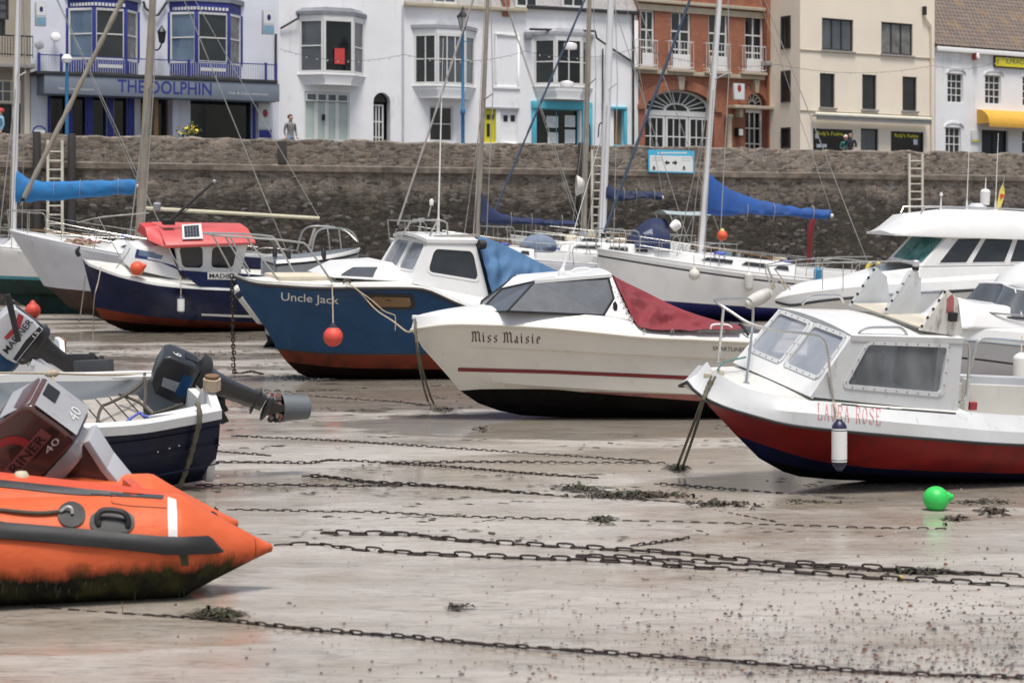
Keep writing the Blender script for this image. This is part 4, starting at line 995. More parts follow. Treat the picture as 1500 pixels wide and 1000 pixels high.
# ------------------------------------------------------------------ street lamps, flowers, string lights, people
def street_lamp(x, ytop, off, label, kind):
    p = WF.at(x, 205, off); c = V((p.x, off, STREET)); root = thing('street_lamp', label, 'street lamp', WF.M @ Matrix.Translation(c)); zt = WF.at(x, ytop, off).z - STREET
    if kind:
        pole = MB().lathe([(.14, 0), (.14, .5), (.10, .55), (.075, .9), (.07, 1.9), (.10, 1.95), (.10, 2.1), (.065, 2.15), (.055, zt - .9), (.09, zt - .82)], 'lamp_blue', 10).build('pole', root)
        MB().tube([(-.28, 0, zt - 1.25), (.28, 0, zt - 1.25)], .02, 'lamp_blue', 6).build('ladder_bar', root)
        MB().lathe([(.08, zt - .8), (.20, zt - .34)], 'lamp_glass', 6).build('lantern', root)
        fr_ = MB(); fr_.lathe([(.25, zt - .34), (.24, zt - .28), (.08, zt - .12), (.05, zt), (.01, zt + .1)], 'iron_black', 6)
        for i in range(6): a = i * math.pi / 3; fr_.bar((.085 * math.cos(a), .085 * math.sin(a), zt - .8), (.21 * math.cos(a), .21 * math.sin(a), zt - .34), .025, .025, 'iron_black')
        fr_.build('lantern_frame', root)
    else:
        MB().lathe([(.10, 0), (.07, .5), (.055, zt)], 'lamp_blue', 10).build('pole', root)
        MB().lathe([(.02, zt - .02), (.16, zt), (.20, zt + .14), (.12, zt + .27), (.02, zt + .3)], 'trim_white', 10).build('lantern', root)
street_lamp(678, 13, 2.2, 'blue lamp post with black framed lantern before the yellow door house', 1)
street_lamp(98, 92, 2.4, 'slim blue lamp post with a white globe outside the pub', 0)

def flowers():
    p = WF.at(278, 172, 5.2); root = thing('flower_planter', 'tall dark planter of yellow flowers at the pub doorway', 'planter', WF.M @ Matrix.Translation(V((p.x, 5.2, STREET))))
    MB().lathe([(.2, 0), (.26, .9), (.28, .95)], 'cloth_dark', 10).build('pot', root)
    rnd = random.Random(1); lf, fl_ = MB(), MB()
    for i in range(120):
        c = V((rnd.gauss(0, .17), rnd.gauss(0, .15), 1.1 + rnd.gauss(.12, .14))); d = V((rnd.uniform(-1, 1), rnd.uniform(-1, 1), rnd.uniform(-.3, 1))).normalized() * .09; e = d.orthogonal().normalized() * .05
        (fl_ if i % 2 and c.z > 1.15 else lf).add([c - d, c + e, c + d, c - e], [(0, 1, 2, 3)], 'flower_yellow' if i % 2 and c.z > 1.15 else 'leaf')
    lf.build('leaves', root, flat=True); fl_.build('flowers', root, flat=True)
flowers()

def festoon():
    pts = []
    anch = [(410, 72), (592, 80), (770, 75), (934, 70), (1140, 95), (1368, 96), (1480, 82)]
    Ys = [80, 83, 85, 86, 90, 92, 95]
    w = [wpt(x, y, Y) for (x, y), Y in zip(anch, Ys)]
    root = thing('festoon_lights', 'thin drooping string of small bulbs along the house fronts', 'string lights', w[0]); o = w[0]; mb, bl = MB(), MB()
    for a, b in zip(w, w[1:]):
        line = [a.lerp(b, i / 24) - V((0, 0, .35 * 4 * (i / 24) * (1 - i / 24))) - o for i in range(25)]; mb.tube(line, .008, 'pipe_dark', 4)
        for q in line[1::2]: bl.ball(q - V((0, 0, .05)), .03, 'lamp_glass', 6, 4)
    mb.build('cable', root); bl.build('bulbs', root)
festoon()

def person(loc, face, label, top, bottom, hair, pose=0, h=1.74, cap=None):
    """one skinned body; facing angle `face` about Z"""
    S = h / 1.74
    P = {'pel': (0, 0, .95, .14), 'wst': (0, 0, 1.08, .13), 'chs': (0, .01, 1.30, .155), 'nk': (0, .01, 1.47, .055), 'jaw': (0, -.02, 1.55, .075), 'hd': (0, -.01, 1.64, .095), 'crn': (0, 0, 1.70, .075)}
    E = [('pel', 'wst'), ('wst', 'chs'), ('chs', 'nk'), ('nk', 'jaw'), ('jaw', 'hd'), ('hd', 'crn')]
    for s_, n in ((-1, 'l'), (1, 'r')):
        bend = .22 if pose else .03
        P.update({n + 'sh': (s_ * .19, .01, 1.40, .062), n + 'el': (s_ * .25, .03, 1.13, .046), n + 'wr': (s_ * (.20 if pose else .25), -.04 - bend, .98 + (.14 if pose else -.08), .034), n + 'ha': (s_ * (.16 if pose else .25), -.09 - bend, .95 + (.15 if pose else -.12), .04),
                  n + 'hp': (s_ * .09, 0, .9, .10), n + 'kn': (s_ * .10, -.03, .50, .062), n + 'an': (s_ * .10, .02, .09, .045), n + 'to': (s_ * .11, -.15, .04, .04)})
        E += [('chs', n + 'sh'), (n + 'sh', n + 'el'), (n + 'el', n + 'wr'), (n + 'wr', n + 'ha'), ('pel', n + 'hp'), (n + 'hp', n + 'kn'), (n + 'kn', n + 'an'), (n + 'an', n + 'to')]
    ks = list(P); me = bpy.data.meshes.new('person'); me.from_pydata([tuple(c * S for c in P[k][:3]) for k in ks], [(ks.index(a), ks.index(b)) for a, b in E], [])
    ob = bpy.data.objects.new('person', me); COL.objects.link(ob)
    md = ob.modifiers.new('skin', 'SKIN'); lay_ = me.skin_vertices[0].data
    for i, k in enumerate(ks): lay_[i].radius = (P[k][3] * S, P[k][3] * S * (.72 if k in ('chs', 'wst', 'pel') else 1)); lay_[i].use_root = (k == 'pel')
    ob.modifiers.new('sub', 'SUBSURF').levels = 2; ob.modifiers['sub'].render_levels = 2
    dg = bpy.context.evaluated_depsgraph_get(); dg.update(); m2 = bpy.data.meshes.new_from_object(ob.evaluated_get(dg)); bpy.data.objects.remove(ob)
    for m in (top, bottom, 'skin', 'cloth_dark'): m2.materials.append(MATS[m])
    for p in m2.polygons:
        c = p.center / S; p.use_smooth = True
        p.material_index = 3 if c.z < .09 else 1 if c.z < .96 and abs(c.x) < .2 and (abs(c.x) < .17 or c.z < .9) and not (pose and c.y < -.12 and c.z > .8) else 2 if c.z > 1.50 or (math.hypot(c.x, c.y + .0) > .1 and c.z < 1.02 + (.1 if pose else -.06) and abs(c.x) > .1) else 0
    o = bpy.data.objects.new('person', m2); COL.objects.link(o); o.matrix_basis = Matrix.Translation(loc) @ Matrix.Rotation(R(face), 4, 'Z'); tag(o, label, 'person')
    hr = MB()
    rows = []
    for i in range(8):
        t = math.pi * .56 * i / 7; rows.append([V((.105 * math.sin(t) * math.cos(a), .012 + .118 * math.sin(t) * math.sin(a) + (.0 if math.sin(a) > -.2 else .028 * math.sin(t)), 1.655 + .105 * math.cos(t) + (-.03 if math.sin(a) > 0 and i > 5 else .0))) * S for a in [2 * math.pi * k / 14 for k in range(15)]])
    hr.grid(rows, cap or hair); hr.build('cap' if cap else 'hair', o)
    fc = MB()
    for s_ in (-1, 1): fc.ball(V((s_ * .035, -.098, 1.645)) * S, .011 * S, 'iron_black', 8, 5); 
    fc.build('eyes', o); fc = MB(); fc.loft([[V((-.012, -.10, 1.645)) * S, V((.012, -.10, 1.645)) * S, V((0, -.106, 1.65)) * S], [V((-.017, -.098, 1.61)) * S, V((.017, -.098, 1.61)) * S, V((0, -.128, 1.612)) * S]], 'skin'); fc.build('nose', o)
    return o
def street_pt(x, off): p = WF.at(x, 210, off); q = WF.M @ V((p.x, off, STREET)); return q
person(street_pt(425.5, 1.6), 40, 'man in a grey t-shirt strolling behind the parapet by the white house', 'cloth_grey', 'cloth_jean', 'hair_dark', h=1.72)
person(street_pt(1239, 4.6), 10, 'white haired person in teal top outside the fudge shop window', 'cloth_teal', 'cloth_dark', 'hair_white', 1, h=1.62)
person(street_pt(1246, 4.2), -20, 'person in a dark jacket standing at the fudge shop window', 'cloth_dark', 'cloth_dark', 'hair_dark', 1, h=1.70)
person(street_pt(1, 2.0), -60, 'person in sky blue shirt and red cap outside the beige house', 'cloth_sky', 'cloth_dark', 'hair_dark', h=1.72, cap='cap_red')
# ------------------------------------------------------------------ boat building tools
def atp(fr, x, y, P, n):
    c, d = fr.ray(x, y); return c + d * ((P - c).dot(n) / d.dot(n))

def beam(B, xb, L, p=2., q=.6, taper=.0):
    def f(x):
        u = min(1., max(0., (xb - x) / L)); return B * max(0., 1 - (1 - u) ** p) ** q * (1 - taper * max(0., (xb - x) / L - 1))
    return f

def rail(fr, pts, B, L, p=2., q=.6, xend=None, N=46, zend=None, taper=0.):
    """one line of a hull from the stem aft: first place on the centreline, the others out on the beam curve"""
    t = fr.at(*pts[0], 0.); f = beam(B, t.x, L, p, q, taper); out = [t]
    for q_ in pts[1:]:
        r = fr.at(*q_, f); r.y = max(r.y, 0.); out.append(r)
    if xend is not None:
        a, b = out[-2], out[-1]; k = (xend - b.x) / min(-1e-3, b.x - a.x); z = b.z + (b.z - a.z) * k * .6 if zend is None else zend
        out.append(V((xend, f(xend), z)))
    return cr(out, N)

def hit(fr, bvh, x, y, off=.004):
    c, d = fr.ray(x, y); h = bvh.ray_cast(c, d.normalized())
    if h[0] is None: return None
    n = h[1]; n = -n if n.dot(d) > 0 else n
    return h[0] + n * off

def decal(fr, bvh, vf, quad, m, parent, name='lettering', off=.004):
    a, b, c, d = [V((*q, 0)) for q in quad]
    def fn(u, v):
        p = a * (1 - u) * (1 - v) + b * u * (1 - v) + c * u * v + d * (1 - u) * v; return hit(fr, bvh, p.x, p.y, off)
    return lay(MB(), vf, fn, m).build(name, parent, flat=True, norm=False)

def stripe(fr, bvh, top, bot, m, parent, name='stripe', n=40, k=2, off=.005, mirror=True):
    t = even([V((*p, 0)) for p in top], n); b = even([V((*p, 0)) for p in bot], n); rows = []
    for j in range(k + 1):
        r = []
        for i in range(n):
            p = t[i].lerp(b[i], j / k); r.append(hit(fr, bvh, p.x, p.y, off))
        rows.append(r)
    mb = MB()
    for fn in ((lambda p: p), mir) if mirror else ((lambda p: p),):
        for j in range(k):
            for i in range(n - 1):
                q = [rows[j][i], rows[j][i + 1], rows[j + 1][i + 1], rows[j + 1][i]]
                if all(z is not None for z in q): mb.poly([fn(z) for z in q], m)
    return mb.build(name, parent, norm=False)

def inv_bil(q, P):
    u = v = .5
    for _ in range(40):
        p = q[0] * (1 - u) * (1 - v) + q[1] * u * (1 - v) + q[2] * u * v + q[3] * (1 - u) * v
        du = (q[1] - q[0]) * (1 - v) + (q[2] - q[3]) * v; dv = (q[3] - q[0]) * (1 - u) + (q[2] - q[1]) * u; e = P - p
        a, b, c = du.dot(du), du.dot(dv), dv.dot(dv); r, s = e.dot(du), e.dot(dv); D = a * c - b * b
        u += (r * c - s * b) / D; v += (a * s - b * r) / D
    return u, v

def rrect(u0, u1, v0, v1, ru, rv, n=5):
    out = []
    for cu, cv, a0 in ((u1 - ru, v1 - rv, 0), (u0 + ru, v1 - rv, 90), (u0 + ru, v0 + rv, 180), (u1 - ru, v0 + rv, 270)):
        for i in range(n): a = R(a0 + 90 * i / (n - 1)); out.append((cu + ru * math.cos(a), cv + rv * math.sin(a)))
    return out

def panel(q, holes, m, root, outward, name='cabin_side', thick=.03, mf='frame_white', mg='boat_glass', fw=.035, bolts=0, rad=.06, wname='window', parent=None, proud=.008, bm='iron_black', frame=True, bolt_r=.009):
    """a cabin wall q=[foot a, foot b, top b, top a] with window openings (u0,u1,v0,v1), each window a part with its pane"""
    q = [V(p) for p in q]; n = (q[1] - q[0]).cross(q[3] - q[0]).normalized(); n = n if n.dot(V(outward)) > 0 else -n
    P = lambda u, v, o=0.: q[0] * (1 - u) * (1 - v) + q[1] * u * (1 - v) + q[2] * u * v + q[3] * (1 - u) * v + n * o
    us = sorted({0., 1.} | {u for h in holes for u in h[:2]}); vs = sorted({0., 1.} | {v for h in holes for v in h[2:]}); mb = MB()
    ins = lambda u, v: any(h[0] - 1e-6 < u < h[1] + 1e-6 and h[2] - 1e-6 < v < h[3] + 1e-6 for h in holes)
    for i in range(len(us) - 1):
        for j in range(len(vs) - 1):
            if not ins((us[i] + us[i + 1]) / 2, (vs[j] + vs[j + 1]) / 2):
                for o in (0, -thick): mb.poly([P(us[i], vs[j], o), P(us[i + 1], vs[j], o), P(us[i + 1], vs[j + 1], o), P(us[i], vs[j + 1], o)], m)
    loops = [[(0, 0), (1, 0), (1, 1), (0, 1)]] + [[(h[0], h[2]), (h[1], h[2]), (h[1], h[3]), (h[0], h[3])] for h in holes]
    for lp in loops:
        for a, b in zip(lp, lp[1:] + lp[:1]): mb.poly([P(*a), P(*b), P(*b, -thick), P(*a, -thick)], m)
    w = mb.build(name, parent or root, flat=True)
    W, H = (q[1] - q[0]).length, (q[3] - q[0]).length
    for h in holes:
        fu, fv = fw / W, fw / H; ru, rv = rad / W, rad / H
        inn = rrect(h[0] + .004, h[1] - .004, h[2] + .004, h[3] - .004, ru, rv); out = rrect(h[0] - fu, h[1] + fu, h[2] - fv, h[3] + fv, ru + fu, rv + fv)
        g = MB().poly([P(u, v, -thick * .4) for u, v in rrect(h[0], h[1], h[2], h[3], .0001, .0001, 2)], mg)
        if not frame: g.build(wname, root, flat=True); continue
        fm = MB(); k = len(inn)
        for i in range(k):
            j = (i + 1) % k
            fm.poly([P(*out[i], proud), P(*out[j], proud), P(*inn[j], proud), P(*inn[i], proud)], mf); fm.poly([P(*out[i], proud), P(*out[j], proud), P(*out[j], .001), P(*out[i], .001)], mf); fm.poly([P(*inn[i], proud), P(*inn[j], proud), P(*inn[j], -thick * .4), P(*inn[i], -thick * .4)], mf)
        if bolts:
            mid = rrect(h[0] - fu * .5, h[1] + fu * .5, h[2] - fv * .5, h[3] + fv * .5, ru * .5, rv * .5, 2)
            pts = [P(u, v, proud + .002) for u, v in mid]; per = sum((pts[(i + 1) % len(pts)] - pts[i]).length for i in range(len(pts)))
            for b in even(pts + pts[:1], max(4, int(per / bolts)) + 1)[:-1]: fm.ball(b, bolt_r, bm, 7, 4)
        f = fm.build(wname, root, angle=25); g.build('pane', f, flat=True)
    return w

def uvh(q, pts):
    """photo-measured corners (local points) of an opening -> its (u0,u1,v0,v1) on the wall q"""
    s = [inv_bil([V(p) for p in q], p) for p in pts]; us = sorted(a for a, _ in s); vs = sorted(b for _, b in s)
    return ((us[0] + us[1]) / 2, (us[-1] + us[-2]) / 2, (vs[0] + vs[1]) / 2, (vs[-1] + vs[-2]) / 2)

def fabric(top, low, m, folds=.02, n=30, k=10, seed=1, top_y0=True, freq=9., sag=.05):
    """a cover hung between a ridge and its lower edge, with creases; mirrored"""
    rnd = random.Random(seed); t, l = cr(top, n), cr(low, n); mb = MB(); ph = [rnd.uniform(0, 6) for _ in range(4)]
    rows = []
    for j in range(k + 1):
        v = j / k; r = []
        for i in range(n):
            u = i / (n - 1); p = t[i].lerp(l[i], v)
            w = math.sin(freq * u + 5 * v + ph[0]) * .6 + math.sin(freq * 2.1 * u - 7 * v + ph[1]) * .4 + math.sin(freq * .6 * u + 11 * v + ph[2]) * .4
            e = math.sin(math.pi * v) * math.sin(math.pi * min(1, u * 1.1 + .02)) ** .5 if 0 < v < 1 else (.25 if v == 1 else 0)
            w = w * .5 + 1.6 * (.45 - abs(mnoise.noise(V((u * 5 + seed, v * 1.6 + u * 3, seed))))) + .5 * mnoise.noise(V((u * 14, v * 5, seed))); p = p + V((0, folds * w * e, folds * .8 * w * e - sag * math.sin(math.pi * v) * math.sin(math.pi * u))); r.append(p)
        rows.append(r)
    mb.grid(rows, m); mb.grid([[mir(p) for p in r] for r in rows], m)
    return mb

def rubrail(pts, r, m, root, name='rub_rail'):
    mb = MB()
    mb.tube(pts, r, m, 8); mb.tube([mir(p) for p in pts], r, m, 8); return mb.build(name, root)

# ================================================================== the white and red cuddy boat
fr = LR = boat_frame(1250, 705, 22, 9, 0); XE = fr.at(1500, 650, .8).x - 1.7
r0 = rail(fr, [(1036, 529.5), (1042, 541), (1059, 551), (1087, 566), (1121, 576), (1173, 585), (1213, 589), (1300, 597), (1400, 604), (1500, 612)], .75, 1.15, 2, .44, XE)
r1 = rail(fr, [(1021, 547), (1028, 559), (1052, 574.5), (1087, 588), (1130, 599), (1196, 606), (1300, 617), (1400, 626), (1500, 633)], .86, 1.35, 2, .46, XE)
r2 = rail(fr, [(1007, 557), (1016, 568.5), (1031, 580), (1061, 594), (1104, 607), (1156, 620), (1241, 630), (1365, 641), (1500, 650)], .885, 1.5, 2, .49, XE)
r3 = rail(fr, [(1030, 586), (1061, 598), (1104, 611), (1156, 624), (1241, 634), (1365, 645), (1500, 654)], .84, 1.7, 2, .75, XE)
r35 = rail(fr, [(1054, 611), (1100, 628), (1170, 648), (1260, 660), (1365, 668), (1500, 674)], .80, 2.0, 2, .85, XE)
r4 = rail(fr, [(1078, 637), (1130, 655), (1190, 673), (1242, 681), (1312, 687), (1500, 693)], .72, 2.1, 2, .9, XE)
r5 = rail(fr, [(1112, 671), (1180, 686), (1260, 694), (1380, 699), (1500, 702)], .56, 2.1, 2, .9, XE)
r6 = rail(fr, [(1148, 691), (1220, 701), (1300, 705), (1500, 708)], .36, 1.9, 2, .9, XE)
k0 = fr.at(1172, 698, 0); r7 = cr([k0, V((k0.x - .5, 0, .012)), V((k0.x - 1.2, 0, 0)), V((XE, 0, .02))], 46)
root = thing('cabin_boat', 'red and white cabin boat with bolted perspex windows leaning on the sand', 'boat', fr.M)
hb = hull_mb([r0, r1, r2, r3, r35, r4, r5, r6, r7], ['worn_white', 'worn_white', 'worn_white', 'hull_red', 'hull_red', 'antifoul_navy', 'antifoul_black', 'antifoul_black'])
hull = hb.build('hull', root, angle=22); bv = bvh_of(hb)
rubrail([p + V((0, .0, -.012)) for p in r2], .014, 'rubber_black', hull)
A, B, C, D = fr.at(1187, 581, .66), fr.at(1247, 493, .60), fr.at(1411, 497, .60), fr.at(1402, 603, .66)
i_c = next(i for i, p in enumerate(r0) if p.x < D.x)
dk = deck_mb(r0, 'deck_white', camber=.02, i1=i_c + 1, dz=-.006)
for s in (lambda p: p, mir):           # side decks and cockpit lining aft of the cuddy
    a = r0[i_c:]; b = [V((p.x, p.y - .12, p.z - .004)) for p in a]; c = [V((p.x, p.y - .13, .22)) for p in a]
    dk.grid([[s(p) for p in a], [s(p) for p in b]], 'worn_white'); dk.grid([[s(p) for p in b], [s(p) for p in c]], 'gel_cream')
c = [V((p.x, p.y - .13, .22)) for p in r0[i_c:]]; dk.grid([c, [mir(p) for p in c]], 'worn_white'); dk.poly([r0[-1], V((XE, .6, .2)), V((XE, -.6, .2)), mir(r0[-1])], 'worn_white'); dk.build('deck', root)
gw = MB()
ga = [V((p.x, -p.y + .04, p.z + .03)) for p in r0[i_c:]]
for a, b in zip(ga, ga[1:]): gw.bar(a, b, .09, .07, 'worn_white')
gw.build('gunwale_beam', root)
for x_ in (D.x - .45, D.x - .95):
    MB().box(x_ - .02, x_ + .02, -.64, -.56, .22, r0[i_c].z - .02, 'gel_cream').build('rib', root)
MB().box(D.x - 1.05, D.x - .98, -.58, -.54, .45, .52, 'decal_red').build('reflector', root)
# cabin
q = [A, D, C, B]; hs = [uvh(q, [fr.at(*p, .62) for p in ((1238, 561), (1272, 506), (1386, 507), (1379, 576))])]
panel(q, hs, 'worn_white', root, (0, 1, 0), mf='worn_white', mg='perspex_clear', fw=.038, bolts=.105, rad=.03, bm='cloth_grey', bolt_r=.0065)
panel([mir(p) for p in q], hs, 'worn_white', root, (0, -1, 0), mf='worn_white', mg='perspex_clear', fw=.038, bolts=.105, rad=.03, bm='cloth_grey', bolt_r=.0065)
wq = [mir(A), A, B, mir(B)]
panel(wq, [(.055, .462, .30, .95), (.538, .945, .30, .95)], 'gel_white', root, (1, 0, 0), name='windscreen', mf='worn_white', mg='perspex', fw=.035, bolts=.10, rad=.03, bm='cloth_grey', bolt_r=.0065)
panel([D, mir(D), mir(C), C], [(.25, .75, .02, .85)], 'worn_white', root, (-1, 0, 0), name='rear_bulkhead', mg='interior_dark', fw=.03, wname='hatch_door')
up = (B - A).normalized(); rm = MB()
rows = []
for t in [0, .25, .5, .75, 1]:
    e = B.lerp(C, t); rows.append([V((e.x, y * (e.y + .012), e.z + .012 + .035 * (1 - y * y))) for y in (1, .75, .5, .25, 0, -.25, -.5, -.75, -1)])
rm.grid(rows, 'gel_white'); rm.grid([[p - V((0, 0, .045)) for p in r] for r in rows], 'worn_white')
edge = rows[0] + [r[-1] for r in rows[1:]] + rows[-1][::-1][1:] + [r[0] for r in rows[::-1][1:]]
for a, b in zip(edge, edge[1:]): rm.poly([a, b, b - V((0, 0, .045)), a - V((0, 0, .045))], 'worn_white')
roof = rm.build('roof', root, angle=30)
xw = (A.x + D.x) / 2; MB().box(xw - .02, xw + .02, -.6, .12, r0[i_c].z, B.z - .02, 'grey_pale').build('inner_bulkhead', root); MB().box(xw + .06, A.x - .1, -.55, .3, r0[i_c].z, r0[i_c].z + .22, 'interior_dark').build('console', root, bev=.03); MB().box(D.x + .25, D.x + .5, -.4, -.1, r0[i_c].z, r0[i_c].z + .35, 'interior_dark').build('seat', root, bev=.03)
zt = B.z
ply = [fr.at(1348, 498, .56), fr.at(1385, 497, .3)]
xr0, xr1 = fr.at(1350, 497, .55).x, C.x
pm = MB().box(xr1 + .05, xr0 + .02, -.52, .52, zt + .046, zt + .062, 'ply_cream'); pm.build('roof_board', root)
# three wedge frames with their clear screen
fa, fb, fc, fd = fr.at(1347, 497, .55), fr.at(1388, 424, .55), fr.at(1404, 438, .55), fr.at(1411, 494, .55)
fa.z = max(fa.z, zt + .03)
for y, m, t in ((.55, 'dirty_white', .02), (0., 'worn_white', .022), (-.55, 'worn_white', .02)):
    off = V((0, y - .55, .04 if y == 0 else 0))
    w = MB().prism([p + off for p in ((fa, fb, fc, fd) if y else (fa, fb + V((0, 0, .03)), fc + V((.01, 0, .04)), fd + V((.07, 0, 0))))], (0, -t * 2, 0), m); wo = w.build('screen_wedge', root, label='stained wedge with a red lamp box' if y == .55 else None, bev=.004)
    bm_ = MB()
    for i in range(5): bm_.ball((fa + off).lerp(fb + off, .1 + .21 * i) + V((.004, -.01, 0)), .013, 'iron_black', 8, 5)
    bm_.build('bolts', wo)
    if y == .55:
        c = fr.at(1394, 463, .56); MB().box(c.x - .035, c.x + .035, .553, .60, c.z - .04, c.z + .035, 'iron_black').build('lamp_box', wo, bev=.008)
        rs = MB(); c2 = fr.at(1395, 441, .56); rs.poly([(c2.x - .03, .5525, c2.z - .1), (c2.x + .045, .5525, c2.z - .1), (c2.x + .05, .5525, c2.z + .02), (c2.x + .0, .5525, c2.z + .06), (c2.x - .02, .5525, c2.z + .02)], 'decal_faded_red'); rs.build('red_patch', wo)
    if y == 0:
        c = fr.at(1343, 396, 0.); MB().lathe([(.03, -.10), (.03, -.02), (.022, -.018), (.022, .03), (.028, .032), (.028, .075), (.01, .085)], 'worn_white', 12, Matrix.Translation(V((c.x, -.022, c.z)))).build('mast_light', wo); MB().lathe([(.029, 0), (.029, .03)], 'iron_black', 12, Matrix.Translation(V((c.x, -.022, c.z)))).build('lamp_collar', wo)
for y0, y1, m in ((-.53, -.05, 'perspex_clear'), (-.02, .50, 'perspex_clear')):
    gp = MB().poly([V((fa.x + .006, y0, fa.z)), V((fa.x + .006, y1, fa.z)), V((fb.x + .006, y1, fb.z)), V((fb.x + .006, y0, fb.z))], m); gp.build('clear_screen', root)
# rails
st = .0115; deckz = lambda x, y: fr.atz(x, y, r0[8].z + .01)
tA = [fr.at(1221, 589, .66), fr.at(1217, 560, .66), fr.at(1212, 515, .66), fr.at(1205, 497, .65), fr.at(1190, 489.5, .64), fr.at(1140, 484, .60), fr.at(1100, 474, .52), fr.at(1070, 456, .40), fr.at(1050, 443, .28), fr.at(1047, 439.5, .22)]
MB().tube(cr(tA, 60), st, 'steel', 8).build('bow_rail', root)
tB = [tA[-1], fr.at(1060, 437.6, .0), fr.at(1090, 437.5, -.34), fr.at(1099, 440, -.44), fr.at(1103, 452, -.44), fr.at(1101, 490, -.36), fr.at(1092, 562, -.1)]
tB[-1] = fr.atz(1093, 561, r0[6].z + .012)
MB().tube(cr(tB, 50), st, 'steel', 8).build('bow_rail', root)
MB().tube([fr.at(1060, 449, .34), fr.atz(1052, 533, r0[3].z + .012)], st, 'steel', 8).build('stanchion', root)
for b in (tB[-1], fr.atz(1052, 533, r0[3].z + .012), tA[0]): MB().lathe([(.028, -.004), (.028, .006), (.016, .012)], 'steel', 10, Matrix.Translation(b)).build('rail_foot', root)
MB().tube(cr([fr.at(1257, 491, .56), fr.at(1262, 484, .56), fr.at(1275, 480, .56), fr.at(1300, 479.5, .56), fr.at(1318, 480, .56), fr.at(1326, 486, .56), fr.at(1329, 492, .56)], 30), .012, 'steel', 8).build('grab_rail', root)
MB().tube(cr([fr.at(1175, 446, -.5), fr.at(1180, 439, -.5), fr.at(1190, 434, -.5), fr.at(1215, 433, -.5), fr.at(1230, 434, -.5), fr.at(1236, 443, -.5)], 30), .012, 'steel', 8).build('grab_rail', root)
MB().tube(cr([fr.at(1413, 499, .5), fr.at(1419, 506, .5), fr.at(1419.5, 530, .5), fr.at(1416, 570, .5), fr.at(1413, 584, .52), fr.at(1405, 589, .55)], 30), .012, 'steel', 8).build('grab_rail', root)
MB().tube(cr([fr.at(1422, 542, -.66), fr.at(1426, 520, -.66), fr.at(1432, 502, -.66), fr.at(1447, 497, -.66), fr.at(1500, 501, -.66), fr.at(1560, 505, -.66)], 40), .017, 'steel', 8).build('cockpit_rail', root)
stripe(fr, bv, [(1232, 591), (1300, 597), (1400, 604.5)], [(1232, 592.8), (1300, 599), (1400, 606.5)], 'rubber_black', hull, 'deck_seam', mirror=False)
# painted name, thin roman capitals
ROM = {'L': [[(.18, 0), (.18, 1)], [(0, 0), (.9, 0)], [(0, 1), (.38, 1)], [(.9, 0), (.9, .22)]],
       'A': [[(.1, 0), (.48, 1), (.88, 0)], [(.24, .36), (.74, .36)], [(0, 0), (.24, 0)], [(.72, 0), (1, 0)]],
       'U': [[(.16, 1), (.16, .25), (.3, .04), (.55, 0), (.76, .08), (.84, .28), (.84, 1)], [(0, 1), (.36, 1)], [(.68, 1), (1, 1)]],
       'R': [[(.18, 0), (.18, 1)], [(0, 0), (.38, 0)], [(0, 1), (.6, 1), (.84, .9), (.84, .65), (.6, .52), (.18, .52)], [(.5, .52), (.86, 0), (1, 0)]],
       'O': [[(.5, 1), (.2, .9), (.05, .5), (.2, .1), (.5, 0), (.8, .1), (.95, .5), (.8, .9), (.5, 1)]],
       'S': [[(.88, .78), (.84, .95), (.5, 1), (.18, .92), (.14, .7), (.34, .56), (.7, .44), (.88, .28), (.8, .08), (.5, 0), (.16, .06), (.1, .24)]],
       'E': [[(.18, 0), (.18, 1)], [(0, 0), (.9, 0)], [(0, 1), (.86, 1)], [(.18, .52), (.6, .52)], [(.9, 0), (.9, .2)], [(.86, 1), (.86, .8)]]}
def spell(word, font, nib, gap=.28, wide=.62):
    vs, fs = [], []; x = 0
    for ch in word:
        if ch == ' ': x += .55; continue
        w = wide * font.get(ch + '_w', 1.); a, b = strokes2d([[(x + p[0] * w, p[1]) for p in ln] for ln in font[ch]], nib); o = len(vs); vs += a; fs += [tuple(i + o for i in f) for f in b]; x += w + gap
    return [(u / (x - gap), v) for u, v in vs], fs
decal(fr, bv, spell('LAURA ROSE', ROM, (.085, .05), .22, .60), [(1197.5, 613), (1290, 622), (1290, 599), (1197.5, 591)], 'decal_faded_red', hull)

# ================================================================== the cream day boat with the red cover
fr = MM = boat_frame(770, 612, 12, 3, 0); XE = fr.at(1135, 487, .85).x
g0 = rail(fr, [(606, 464), (626, 462.5), (676, 459.5), (742, 457.5), (820, 459.5), (885, 463), (925, 471), (950, 483), (1022, 486), (1094, 488)], .80, 2.5, 2, .75, XE)
g1 = rail(fr, [(602.6, 481.5), (615, 478), (662, 472.8), (734, 474), (806, 478), (878, 485), (950, 492), (1022, 495), (1094, 498.5)], .92, 2.6, 2, .7, XE)
g1b = rail(fr, [(604, 485), (617, 482), (662, 477), (734, 478), (806, 482), (878, 489), (950, 496), (1022, 499), (1094, 502.5)], .89, 2.6, 2, .72, XE)
g2 = rail(fr, [(617, 506), (641, 505.5), (734, 509), (806, 512), (914, 518), (1022, 523), (1094, 527)], .85, 2.7, 2, .85, XE)
g2b = rail(fr, [(618, 508.5), (641, 508), (734, 511.5), (806, 514.5), (914, 520.5), (1022, 525.5), (1094, 529.5)], .80, 2.7, 2, .85, XE)
g3a = rail(fr, [(644, 537), (671, 540), (734, 543), (806, 546), (914, 551), (1022, 556), (1094, 559)], .80, 2.8, 2, .95, XE)
g3 = rail(fr, [(659, 554), (690, 552), (734, 560), (806, 566), (860, 569), (914, 572), (1022, 577), (1094, 580)], .78, 2.6, 2, .95, XE)
